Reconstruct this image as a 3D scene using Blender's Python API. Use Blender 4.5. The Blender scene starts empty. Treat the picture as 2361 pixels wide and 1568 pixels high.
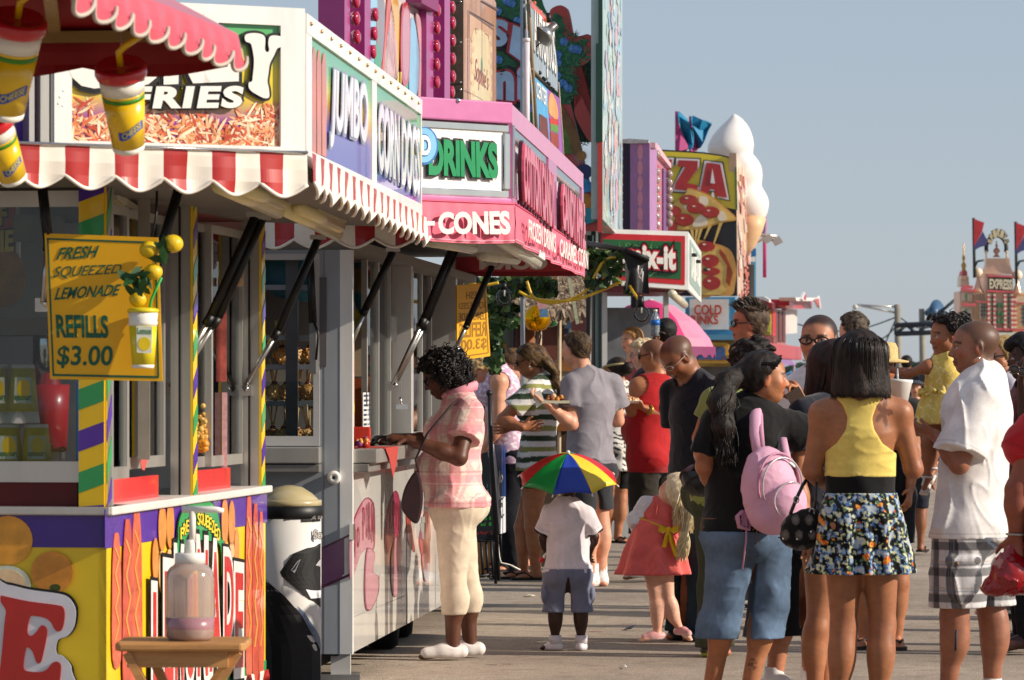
import bpy,bmesh,math,random
import numpy as np
from mathutils import Vector,Matrix,noise as mnoise
S=bpy.context.scene
COL=S.collection
# ---------------------------------------------------------------- camera, light, exposure
F0,CX,HY,CZ=8854.0,1180.5,890.0,1.45
cam=bpy.data.cameras.new('camera');cam_o=bpy.data.objects.new('camera',cam);COL.objects.link(cam_o)
cam_o.location=(0,0,CZ);cam_o.rotation_euler=(math.pi/2,0,0)
cam.lens=135;cam.sensor_width=36;cam.sensor_fit='HORIZONTAL'
cam.shift_y=106/2361.0
cam.clip_start=0.5;cam.clip_end=5000
cam.dof.use_dof=True;cam.dof.focus_distance=20.5;cam.dof.aperture_fstop=10.5
S.camera=cam_o
SUN_EL,SUN_AZ=math.radians(25),math.radians(12)
sun_dir=Vector((math.cos(SUN_EL)*math.cos(SUN_AZ),-math.cos(SUN_EL)*math.sin(SUN_AZ),math.sin(SUN_EL)))
w=bpy.data.worlds.new('World');S.world=w;w.use_nodes=True
nt=w.node_tree;sky=nt.nodes.new('ShaderNodeTexSky');sky.sky_type='NISHITA';sky.sun_disc=False
sky.sun_elevation=SUN_EL;sky.sun_rotation=math.radians(90)+SUN_AZ;sky.altitude=200
sky.air_density=1.0;sky.dust_density=0.4;sky.ozone_density=3.0
hz=nt.nodes.new('ShaderNodeMix');hz.data_type='RGBA';hz.inputs[0].default_value=.72
hz.inputs[7].default_value=(3.65,4.1,4.9,1);nt.links.new(sky.outputs[0],hz.inputs[6]);nt.links.new(hz.outputs[2],nt.nodes['Background'].inputs[0]);nt.nodes['Background'].inputs[1].default_value=0.10
sl=bpy.data.lights.new('sun','SUN');sl.energy=5.0;sl.angle=math.radians(0.5);sl.color=(1.0,0.89,0.75)
so=bpy.data.objects.new('sun',sl);COL.objects.link(so)
so.rotation_euler=(-sun_dir).to_track_quat('-Z','Y').to_euler()
S.view_settings.view_transform='Standard';S.view_settings.look='None'
S.view_settings.exposure=0.27;S.view_settings.gamma=1.0
S.render.engine='CYCLES';S.cycles.max_bounces=6;S.cycles.transparent_max_bounces=16
S.cycles.use_denoising=True
rnd=random.Random(7)
def P(x,y,d):
 return Vector(((x-CX)/F0*d,d,CZ+(HY-y)/F0*d))
def G(x,d):
 return Vector(((x-CX)/F0*d,d,0))
def lin(c):
 return tuple((v/12.92 if v<=.04045 else((v+.055)/1.055)**2.4)for v in c)
def rgb(c):
 if isinstance(c,str):
  c=c.lstrip('#');c=tuple(int(c[i:i+2],16)/255 for i in(0,2,4))
 return lin(c)
_mats={}
def mat(color,rough=.5,metal=0.,var=.12,vs=6.,bump=0.,bs=60.,spec=.4,coat=0.,emit=None,es=1.,trans=0.,attr=False,sheen=0.,stretch=(1,1,1),color2=None):
 key=(color,rough,metal,var,vs,bump,bs,spec,coat,emit,es,trans,attr,sheen,stretch,color2)
 if key in _mats:return _mats[key]
 m=bpy.data.materials.new('mat_%d'%len(_mats));_mats[key]=m;m.use_nodes=True
 n=m.node_tree.nodes;L=m.node_tree.links;b=n['Principled BSDF']
 b.inputs['Roughness'].default_value=rough;b.inputs['Metallic'].default_value=metal
 b.inputs['Specular IOR Level'].default_value=spec;b.inputs['Coat Weight'].default_value=coat
 b.inputs['Transmission Weight'].default_value=trans;b.inputs['Sheen Weight'].default_value=sheen
 tc=n.new('ShaderNodeTexCoord');mp=n.new('ShaderNodeMapping');mp.inputs['Scale'].default_value=stretch
 L.new(tc.outputs['Object'],mp.inputs[0])
 if attr:
  a=n.new('ShaderNodeAttribute');a.attribute_name='Col';src=a.outputs['Color']
 else:
  c=n.new('ShaderNodeRGB');c.outputs[0].default_value=(*rgb(color),1);src=c.outputs[0]
 if color2:
  nz=n.new('ShaderNodeTexNoise');nz.inputs['Scale'].default_value=vs;nz.inputs['Detail'].default_value=6
  L.new(mp.outputs[0],nz.inputs['Vector'])
  r=n.new('ShaderNodeValToRGB');r.color_ramp.elements[0].position=.42;r.color_ramp.elements[1].position=.58
  r.color_ramp.elements[0].color=(*rgb(color),1);r.color_ramp.elements[1].color=(*rgb(color2),1)
  L.new(nz.outputs['Fac'],r.inputs[0]);src=r.outputs[0]
 if var>0:
  nz=n.new('ShaderNodeTexNoise');nz.inputs['Scale'].default_value=vs;nz.inputs['Detail'].default_value=5
  nz.inputs['Roughness'].default_value=.65;L.new(mp.outputs[0],nz.inputs['Vector'])
  mr=n.new('ShaderNodeMapRange');mr.inputs['From Min'].default_value=.3;mr.inputs['From Max'].default_value=.7
  mr.inputs['To Min'].default_value=1-var;mr.inputs['To Max'].default_value=1+var*.5
  L.new(nz.outputs['Fac'],mr.inputs[0])
  mx=n.new('ShaderNodeVectorMath');mx.operation='SCALE';L.new(src,mx.inputs[0]);L.new(mr.outputs[0],mx.inputs['Scale'])
  src=mx.outputs[0]
  mr2=n.new('ShaderNodeMapRange');mr2.inputs['To Min'].default_value=max(0,rough-.1);mr2.inputs['To Max'].default_value=min(1,rough+.12)
  L.new(nz.outputs['Fac'],mr2.inputs[0]);L.new(mr2.outputs[0],b.inputs['Roughness'])
 L.new(src,b.inputs['Base Color'])
 if bump>0:
  nb=n.new('ShaderNodeTexNoise');nb.inputs['Scale'].default_value=bs;nb.inputs['Detail'].default_value=4
  L.new(mp.outputs[0],nb.inputs['Vector'])
  bp=n.new('ShaderNodeBump');bp.inputs['Strength'].default_value=bump;bp.inputs['Distance'].default_value=.01
  L.new(nb.outputs['Fac'],bp.inputs['Height']);L.new(bp.outputs[0],b.inputs['Normal'])
 if emit:
  b.inputs['Emission Color'].default_value=(*rgb(emit),1);b.inputs['Emission Strength'].default_value=es
 return m
def glass(tint='#e8eef0',refl=.30):
 key=('glass',tint,refl)
 if key in _mats:return _mats[key]
 m=bpy.data.materials.new('glass_%d'%len(_mats));_mats[key]=m;m.use_nodes=True
 n=m.node_tree.nodes;L=m.node_tree.links;n.remove(n['Principled BSDF'])
 t=n.new('ShaderNodeBsdfTransparent');t.inputs[0].default_value=(*rgb(tint),1)
 g=n.new('ShaderNodeBsdfGlossy');g.inputs['Roughness'].default_value=.02
 lw=n.new('ShaderNodeLayerWeight');lw.inputs['Blend'].default_value=refl
 mx=n.new('ShaderNodeMixShader');L.new(lw.outputs['Fresnel'],mx.inputs[0]);L.new(t.outputs[0],mx.inputs[1]);L.new(g.outputs[0],mx.inputs[2])
 L.new(mx.outputs[0],n['Material Output'].inputs[0]);return m
def gradmat(stops,rough=.3,coat=.3,axis=2,z0=0.,z1=1.,wob=.06):
 """printed vinyl whose inks change with height (real print)"""
 m=bpy.data.materials.new('print_%d'%len(_mats));_mats[('g',len(_mats))]=m;m.use_nodes=True
 n=m.node_tree.nodes;L=m.node_tree.links;b=n['Principled BSDF']
 b.inputs['Roughness'].default_value=rough;b.inputs['Coat Weight'].default_value=coat
 tc=n.new('ShaderNodeTexCoord');sx=n.new('ShaderNodeSeparateXYZ');L.new(tc.outputs['Object'],sx.inputs[0])
 nz=n.new('ShaderNodeTexNoise');nz.inputs['Scale'].default_value=2.5;L.new(tc.outputs['Object'],nz.inputs['Vector'])
 mr=n.new('ShaderNodeMapRange');mr.inputs['From Min'].default_value=z0;mr.inputs['From Max'].default_value=z1
 L.new(sx.outputs[axis],mr.inputs[0])
 ad=n.new('ShaderNodeMath');ad.operation='MULTIPLY_ADD';L.new(nz.outputs['Fac'],ad.inputs[0]);ad.inputs[1].default_value=wob*2
 sb=n.new('ShaderNodeMath');sb.operation='SUBTRACT';L.new(mr.outputs[0],sb.inputs[0]);sb.inputs[1].default_value=wob
 L.new(sb.outputs[0],ad.inputs[2])
 r=n.new('ShaderNodeValToRGB');e=r.color_ramp.elements
 e[0].position,e[0].color=stops[0][0],(*rgb(stops[0][1]),1);e[1].position,e[1].color=stops[-1][0],(*rgb(stops[-1][1]),1)
 for p,c in stops[1:-1]:
  k=e.new(p);k.color=(*rgb(c),1)
 L.new(ad.outputs[0],r.inputs[0]);L.new(r.outputs[0],b.inputs['Base Color']);return m
def tag(o,label=None,cat=None,group=None,kind=None):
 if label:o['label']=label
 if cat:o['category']=cat
 if group:o['group']=group
 if kind:o['kind']=kind
 return o
def thing(name,label,cat,loc,group=None):
 o=bpy.data.objects.new(name,None);COL.objects.link(o);o.location=loc;o.empty_display_size=.1
 return tag(o,label,cat,group)
def bez(pts,n=6,closed=True):
 out=[];N=len(pts);pts=[Vector(p)for p in pts]
 for i in range(N if closed else N-1):
  p0,p1,p2,p3=(pts[(i-1)%N],pts[i],pts[(i+1)%N],pts[(i+2)%N])if closed else(pts[max(i-1,0)],pts[i],pts[i+1],pts[min(i+2,N-1)])
  for k in range(n):
   t=k/n
   out.append(.5*((2*p1)+(p2-p0)*t+(2*p0-5*p1+4*p2-p3)*t*t+(3*p1-p0-3*p2+p3)*t**3))
 if not closed:out.append(pts[-1])
 return out
def ell(cx,cy,rx,ry,n=24,a=0.):
 ca,sa=math.cos(a),math.sin(a)
 return[(cx+rx*math.cos(t)*ca-ry*math.sin(t)*sa,cy+rx*math.cos(t)*sa+ry*math.sin(t)*ca)for t in(2*math.pi*i/n for i in range(n))]
class MB:
 def __init__(s):s.v=[];s.f=[];s.m=[];s.sm=[];s.mats=[];s.seg=[]
 def mi(s,m):
  if m not in s.mats:s.mats.append(m)
  return s.mats.index(m)
 def add(s,verts,faces,m,smooth=False):
  o=len(s.v);s.seg.append((o,len(s.f)));s.v+=[tuple(v)for v in verts];k=s.mi(m)
  for f in faces:
   s.f.append([i+o for i in f]);s.m.append(k);s.sm.append(smooth)
 def quad(s,a,b,c,d,m):s.add([a,b,c,d],[(0,1,2,3)],m)
 def prism(s,pts,n,m,smooth=False):
  k=len(pts);n=Vector(n);pts=[Vector(p)for p in pts]
  s.add(pts+[p+n for p in pts],[tuple(range(k))[::-1],tuple(range(k,2*k))]+[(i,(i+1)%k,(i+1)%k+k,i+k)for i in range(k)],m,smooth)
 def box(s,c,x,y,z,m):
  c,x,y,z=Vector(c),Vector(x),Vector(y),Vector(z)
  v=[c+a*x+b*y+e*z for a in(-1,1)for b in(-1,1)for e in(-1,1)]
  s.add(v,[(0,1,3,2),(4,6,7,5),(0,4,5,1),(2,3,7,6),(0,2,6,4),(1,5,7,3)],m)
 def abox(s,lo,hi,m):
  lo,hi=Vector(lo),Vector(hi);h=(hi-lo)/2
  s.box((lo+hi)/2,(h.x,0,0),(0,h.y,0),(0,0,h.z),m)
 def beam(s,a,b,w,h,m,up=(0,0,1)):
  a,b=Vector(a),Vector(b);t=(b-a);l=t.length/2;t.normalize()
  y=t.cross(Vector(up));y=y.normalized()if y.length>1e-4 else Vector((1,0,0));z=y.cross(t)
  s.box((a+b)/2,t*l,y*w/2,z*h/2,m)
 def tube(s,path,r,m,n=8,cap=True,flat=None):
  path=[Vector(p)for p in path];K=len(path)
  rs=r if isinstance(r,(list,tuple))else[r]*K
  vs=[];ref=None
  for i,p in enumerate(path):
   t=(path[min(i+1,K-1)]-path[max(i-1,0)])
   t=t.normalized()if t.length>1e-9 else Vector((0,0,1))
   if ref is None:
    ref=t.cross(Vector((0,0,1))if abs(t.z)<.9 else Vector((1,0,0))).normalized()
   ref=(ref-t*ref.dot(t));ref=ref.normalized()if ref.length>1e-6 else t.orthogonal().normalized()
   b=t.cross(ref)
   for k in range(n):
    a=2*math.pi*k/n;vs.append(p+(ref*math.cos(a)+b*math.sin(a)*(flat or 1))*rs[i])
  fs=[(i*n+k,i*n+(k+1)%n,(i+1)*n+(k+1)%n,(i+1)*n+k)for i in range(K-1)for k in range(n)]
  if cap:fs+=[tuple(range(n))[::-1],tuple(range((K-1)*n,K*n))]
  s.add(vs,fs,m,n>4)
 def lathe(s,base,prof,m,axis=(0,0,1),n=24,sx=1.,smooth=True):
  base=Vector(base);ax=Vector(axis).normalized();x=ax.orthogonal().normalized();y=ax.cross(x)
  vs=[base+ax*h+(x*math.cos(2*math.pi*k/n)+y*math.sin(2*math.pi*k/n)*sx)*r for r,h in prof for k in range(n)]
  K=len(prof)
  fs=[(i*n+k,i*n+(k+1)%n,(i+1)*n+(k+1)%n,(i+1)*n+k)for i in range(K-1)for k in range(n)]
  fs+=[tuple(range(n))[::-1],tuple(range((K-1)*n,K*n))]
  s.add(vs,fs,m,smooth)
 def ball(s,c,r,m,n=14,sq=(1,1,1)):
  c=Vector(c);vs=[];fs=[]
  K=n//2+1
  for i in range(K+1):
   th=math.pi*i/K
   for k in range(n):
    a=2*math.pi*k/n;vs.append(c+Vector((r*sq[0]*math.sin(th)*math.cos(a),r*sq[1]*math.sin(th)*math.sin(a),r*sq[2]*math.cos(th))))
  for i in range(K):
   for k in range(n):fs.append((i*n+k,(i+1)*n+k,(i+1)*n+(k+1)%n,i*n+(k+1)%n))
  s.add(vs,fs,m,True)
 def split(s,name,parent):
  for i,(v0,f0)in enumerate(s.seg):
   v1,f1=s.seg[i+1]if i+1<len(s.seg)else(len(s.v),len(s.f));q=MB()
   q.add(s.v[v0:v1],[[a-v0 for a in f]for f in s.f[f0:f1]],s.mats[s.m[f0]],s.sm[f0]);q.build(name,parent)
 def build(s,name,parent=None,label=None,bevel=0.):
  me=bpy.data.meshes.new(name)
  org=Vector(parent.matrix_world.translation)if False else Vector((0,0,0))
  me.from_pydata(s.v,[],s.f);me.update()
  for m in s.mats:me.materials.append(m)
  me.polygons.foreach_set('material_index',s.m);me.polygons.foreach_set('use_smooth',s.sm)
  bm=bmesh.new();bm.from_mesh(me);bmesh.ops.recalc_face_normals(bm,faces=bm.faces);bm.to_mesh(me);bm.free()
  me.update()
  o=bpy.data.objects.new(name,me);COL.objects.link(o)
  if parent is not None:
   root=parent;off=Vector((0,0,0))
   while root is not None:off+=Vector(root.location);root=root.parent
   me.transform(Matrix.Translation(-off));o.parent=parent
  else:
   c=sum((Vector(v)for v in s.v),Vector())/len(s.v);c.z=min(v[2]for v in s.v)
   me.transform(Matrix.Translation(-c));o.location=c
  if bevel:
   b=o.modifiers.new('bevel','BEVEL');b.width=bevel;b.segments=2;b.limit_method='ANGLE';b.angle_limit=math.radians(40)
  if label:o['label']=label
  return o
class Wall:
 """vertical plane through ground points A and B; normal towards the viewer"""
 def __init__(s,A,B):
  s.A=Vector((A[0],A[1],0));B=Vector((B[0],B[1],0));s.L=(B-s.A).length;s.u=(B-s.A).normalized()
  n=Vector((s.u.y,-s.u.x,0));mid=(s.A+B)/2
  s.n=n if n.dot(-mid)>0 else-n
 def uz(s,x,y,off=0.):
  r=Vector(((x-CX)/F0,1,(HY-y)/F0));o=Vector((0,0,CZ))
  t=(s.A+s.n*off-o).dot(s.n)/r.dot(s.n);p=o+r*t
  return((p-s.A).dot(s.u),p.z)
 def pt(s,u,z,off=0.):return s.A+s.u*u+s.n*off+Vector((0,0,z))
 def px(s,x,y,off=0.):return s.pt(*s.uz(x,y),off)
 def poly(s,mb,pts,m,off=0.,th=.004):
  q=[s.px(p[0],p[1],off)for p in pts];mb.prism(q,s.n*th,m)
 def rect(s,mb,u0,u1,z0,z1,o0,o1,m):
  mb.box(s.pt((u0+u1)/2,(z0+z1)/2,(o0+o1)/2),s.u*(abs(u1-u0)/2),s.n*(abs(o1-o0)/2),(0,0,abs(z1-z0)/2),m)
 def bar(s,mb,x0,x1,y0,y1,o0,o1,m):
  a=s.uz(x0,(y0+y1)/2);b=s.uz(x1,(y0+y1)/2);c=s.uz((x0+x1)/2,y0);d=s.uz((x0+x1)/2,y1)
  s.rect(mb,a[0],b[0],d[1],c[1],o0,o1,m)
def textmesh(body,offset=0.,extrude=0.,shear=0.,spacing=1.):
 cu=bpy.data.curves.new('t','FONT');cu.body=body;cu.offset=offset;cu.extrude=extrude;cu.shear=shear
 cu.space_character=spacing;cu.resolution_u=4;cu.align_x='LEFT'
 o=bpy.data.objects.new('t',cu);COL.objects.link(o);dg=bpy.context.evaluated_depsgraph_get();dg.update()
 me=bpy.data.meshes.new_from_object(o.evaluated_get(dg))
 v=[tuple(x.co)for x in me.vertices];f=[tuple(p.vertices)for p in me.polygons]
 bpy.data.objects.remove(o);bpy.data.curves.remove(cu);bpy.data.meshes.remove(me);return v,f
def text(mb,wall,body,corners,m,off=.006,th=.003,bold=0.,shear=0.,outline=None,om=None,flip=False,spacing=1.,wob=0.):
 """lettering on a wall: corners = photo points bottom-left, bottom-right, top-left (or plus top-right)"""
 base,fb=textmesh(body,bold,.5,shear,spacing)
 x0=min(v[0]for v in base);x1=max(v[0]for v in base);y0=min(v[1]for v in base);y1=max(v[1]for v in base)
 c=[Vector((*wall.uz(*p),0))for p in corners]
 if len(c)==3:c.append(c[1]+c[2]-c[0])
 def put(vs,fs,m,off,th):
  out=[]
  for v in vs:
   a=(v[0]-x0)/(x1-x0);b=(v[1]-y0)/(y1-y0)
   if flip:a=1-a
   q=(c[0]*(1-a)+c[1]*a)*(1-b)+(c[2]*(1-a)+c[3]*a)*b
   out.append(wall.pt(q.x,q.y+wob*math.sin(a*9),off+th*(.5+v[2])))
  mb.add(out,fs,m)
 if outline:
  for k,(ow,mm)in enumerate(zip(outline,om)):
   vo,fo=textmesh(body,bold+ow,.5,shear,spacing);put(vo,fo,mm,off-.002*(len(outline)-k)*1.0,th*.6)
 put(base,fb,m,off,th)
def scallop(mb,pts_top,pts_bot,nsc,m_of,depth=.035,seg=8,thick_m=None,edge=None,stripes=1):
 """hanging fabric between two polylines of world points, lower edge scalloped and rippled"""
 N=nsc*seg
 def samp(pl,t):
  L=[0]
  for a,b in zip(pl,pl[1:]):L.append(L[-1]+(Vector(b)-Vector(a)).length)
  x=t*L[-1]
  for i in range(len(pl)-1):
   if x<=L[i+1]or i==len(pl)-2:
    k=(x-L[i])/(L[i+1]-L[i]);return Vector(pl[i]).lerp(Vector(pl[i+1]),k)
 rows=[0,.15,.4,.7,1.0];vs=[]
 for i in range(N+1):
  t=i/N;a,b=samp(pts_top,t),samp(pts_bot,t)
  ph=(i%seg)/seg;sc=abs(math.sin(math.pi*ph))
  tn=(samp(pts_top,min(1,t+.01))-samp(pts_top,max(0,t-.01)));tn.z=0;tn.normalize();nn=Vector((tn.y,-tn.x,0))
  if nn.y>0:nn=-nn
  for r in rows:
   p=a.lerp(b,r)
   if r==1.0:p=p+Vector((0,0,depth*(1-sc)))
   p=p+nn*(math.sin(2*math.pi*t*nsc+.7)*.012*r+mnoise.noise(Vector((t*nsc*.8,r*2,3.1)))*.02*r)
   vs.append(p)
 R=len(rows)
 for i in range(N):
  for r in range(R-1):
   q=[vs[i*R+r],vs[(i+1)*R+r],vs[(i+1)*R+r+1],vs[i*R+r+1]]
   mb.add(q,[(0,1,2,3)],m_of(i/seg),True)
 if edge:
  mb.tube([vs[i*R+R-1]for i in range(N+1)],.007,edge,5)
def make_ground():
 m=bpy.data.materials.new('asphalt');m.use_nodes=True;n=m.node_tree.nodes;L=m.node_tree.links;b=n['Principled BSDF']
 tc=n.new('ShaderNodeTexCoord')
 def nz(sc,det=6):
  k=n.new('ShaderNodeTexNoise');k.inputs['Scale'].default_value=sc;k.inputs['Detail'].default_value=det;L.new(tc.outputs['Object'],k.inputs['Vector']);return k
 a=nz(.35,5);c=nz(140,3);v=n.new('ShaderNodeTexVoronoi');v.inputs['Scale'].default_value=90;L.new(tc.outputs['Object'],v.inputs['Vector'])
 r1=n.new('ShaderNodeValToRGB');e=r1.color_ramp.elements
 e[0].position=.3;e[0].color=(.30,.245,.19,1);e[1].position=.7;e[1].color=(.43,.35,.275,1);L.new(a.outputs['Fac'],r1.inputs[0])
 r2=n.new('ShaderNodeMapRange');r2.inputs['From Min'].default_value=.3;r2.inputs['From Max'].default_value=.7;r2.inputs['To Min'].default_value=.45;r2.inputs['To Max'].default_value=1.5
 L.new(c.outputs['Fac'],r2.inputs[0])
 r3=n.new('ShaderNodeMapRange');r3.inputs['To Min'].default_value=.7;r3.inputs['To Max'].default_value=1.25;L.new(v.outputs['Color'],r3.inputs[0])
 m1=n.new('ShaderNodeMath');m1.operation='MULTIPLY';L.new(r2.outputs[0],m1.inputs[0]);L.new(r3.outputs[0],m1.inputs[1])
 st=nz(6.5,7);r4=n.new('ShaderNodeValToRGB');r4.color_ramp.elements[0].position=.28;r4.color_ramp.elements[0].color=(.72,.7,.68,1);r4.color_ramp.elements[1].position=.5;r4.color_ramp.elements[1].color=(1,1,1,1)
 L.new(st.outputs['Fac'],r4.inputs[0])
 x=n.new('ShaderNodeVectorMath');x.operation='SCALE';L.new(r1.outputs[0],x.inputs[0]);L.new(m1.outputs[0],x.inputs['Scale'])
 x2=n.new('ShaderNodeVectorMath');x2.operation='MULTIPLY';L.new(x.outputs[0],x2.inputs[0]);L.new(r4.outputs[0],x2.inputs[1])
 gv=n.new('ShaderNodeTexVoronoi');gv.inputs['Scale'].default_value=2.3;L.new(tc.outputs['Object'],gv.inputs['Vector'])
 gn=nz(30,3);ga=n.new('ShaderNodeMath');ga.operation='MULTIPLY_ADD';L.new(gn.outputs['Fac'],ga.inputs[0]);ga.inputs[1].default_value=.09;L.new(gv.outputs['Distance'],ga.inputs[2])
 gr=n.new('ShaderNodeMapRange');gr.inputs['From Min'].default_value=.095;gr.inputs['From Max'].default_value=.125;gr.inputs['To Min'].default_value=.5;L.new(ga.outputs[0],gr.inputs[0])
 pt=nz(.9,6);pr_=n.new('ShaderNodeMapRange');pr_.inputs['From Min'].default_value=.35;pr_.inputs['From Max'].default_value=.65;pr_.inputs['To Min'].default_value=.8;pr_.inputs['To Max'].default_value=1.08;L.new(pt.outputs['Fac'],pr_.inputs[0])
 gm=n.new('ShaderNodeMath');gm.operation='MULTIPLY';L.new(gr.outputs[0],gm.inputs[0]);L.new(pr_.outputs[0],gm.inputs[1])
 x3=n.new('ShaderNodeVectorMath');x3.operation='SCALE';L.new(x2.outputs[0],x3.inputs[0]);L.new(gm.outputs[0],x3.inputs['Scale'])
 L.new(x3.outputs[0],b.inputs['Base Color']);b.inputs['Roughness'].default_value=.85;b.inputs['Specular IOR Level'].default_value=.25
 bp=n.new('ShaderNodeBump');bp.inputs['Strength'].default_value=.3;bp.inputs['Distance'].default_value=.012;L.new(m1.outputs[0],bp.inputs['Height']);L.new(bp.outputs[0],b.inputs['Normal'])
 mb=MB();mb.add([(-1500,-200,0),(1500,-200,0),(1500,3000,0),(-1500,3000,0)],[(0,1,2,3)],m)
 o=mb.build('ground');o['kind']='structure'
make_ground()
# common materials
RED=mat('#c0282c',.42,var=.1);WHITE=mat('#e6e2da',.4,var=.06);BLACK=mat('#0c0c0d',.45);STEEL=mat('#b9b6b0',.28,metal=.9,var=.12,vs=3,stretch=(1,1,.2))
ALU=mat('#c6c2ba',.34,metal=.7,var=.15,vs=4,stretch=(1,1,.15));YEL=mat('#ecc31a',.35,coat=.3,var=.06);PUR=mat('#50289a',.3,coat=.4,var=.12,vs=3)
GRN=mat('#2f9a56',.35,coat=.3,var=.08);DKRED=mat('#5a0d10',.55,var=.2);DARK=mat('#17120f',.7);CREAM=mat('#efe6cf',.45)
TUBE=mat('#e8dca0',.3,var=.05,coat=.5);WOOD=mat('#b98650',.5,var=.3,vs=4,stretch=(1,1,8),bump=.1);GLASS=glass()
WPAINT=mat('#e9e7e2',.3,coat=.3,var=.16,vs=5,stretch=(1,1,.2));LEAF=mat('#1f4a1e',.45,var=.35,vs=30);CHROME=mat('#d6d6d4',.12,metal=1.,var=.05)
STR_RED=mat('#a8221f',.38,coat=.25,var=.12,vs=5);STR_WHT=mat('#ece4d6',.42,coat=.2,var=.08,vs=5)
def gas_strut(a,b,c,parent,foot=True):
 """a foot, b join of rod and sleeve, c head"""
 mb=MB();mb.tube([a,Vector(a).lerp(Vector(b),1.0)],.013,STEEL,10);mb.tube([Vector(a).lerp(Vector(b),.86),Vector(b)],.02,BLACK,10)
 mb.tube([b,c],.019,BLACK,12)
 a=Vector(a);mb.abox(a+Vector((-.03,-.005,-.03)),a+Vector((.035,.02,.02)),STEEL);mb.ball(a+Vector((.012,-.012,.0)),.014,CHROME,8)
 c=Vector(c);mb.abox(c+Vector((-.035,-.02,0)),c+Vector((.035,.03,.02)),STEEL)
 mb.build('strut',parent)
def strips(mb,wall,region,n,mats,off,lx=(10,40),wd=(2.5,6),seed=1):
 """shredded potato / noodles print: thin leaf-like pieces inside an ellipse (photo units)"""
 r=random.Random(seed);cx,cy,rx,ry=region
 for i in range(n):
  a=r.uniform(0,6.28);q=math.sqrt(r.random());x=cx+rx*q*math.cos(a);y=cy+ry*q*math.sin(a)
  L=r.uniform(*lx);W=r.uniform(*wd);t=r.uniform(0,3.14);c,s_=math.cos(t),math.sin(t)
  pts=[(x+u*L*c-v*W*s_,y+u*L*s_+v*W*c)for u,v in((-.5,0),(-.2,.5),(.25,.45),(.5,.1),(.2,-.5),(-.25,-.4))]
  wall.poly(mb,pts,r.choice(mats),off+i*.00004,.0005)
A1=G(245,14.3);B1=G(612,17.4);W2=Wall(A1,B1);uL=Vector((-1,.127,0)).normalized();W1=Wall(A1,A1+uL*2.4)
SC=G(700,13.8);WS2=Wall(SC,G(968,18.0));WS1=Wall(SC,G(-120,13.2))
LT=thing('food_trailer','lemonade and curly fries trailer with red white striped scalloped awning and purple yellow panels','food trailer',((A1+B1)/2+Vector((-.8,0,0))))
ZC=1.0
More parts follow.
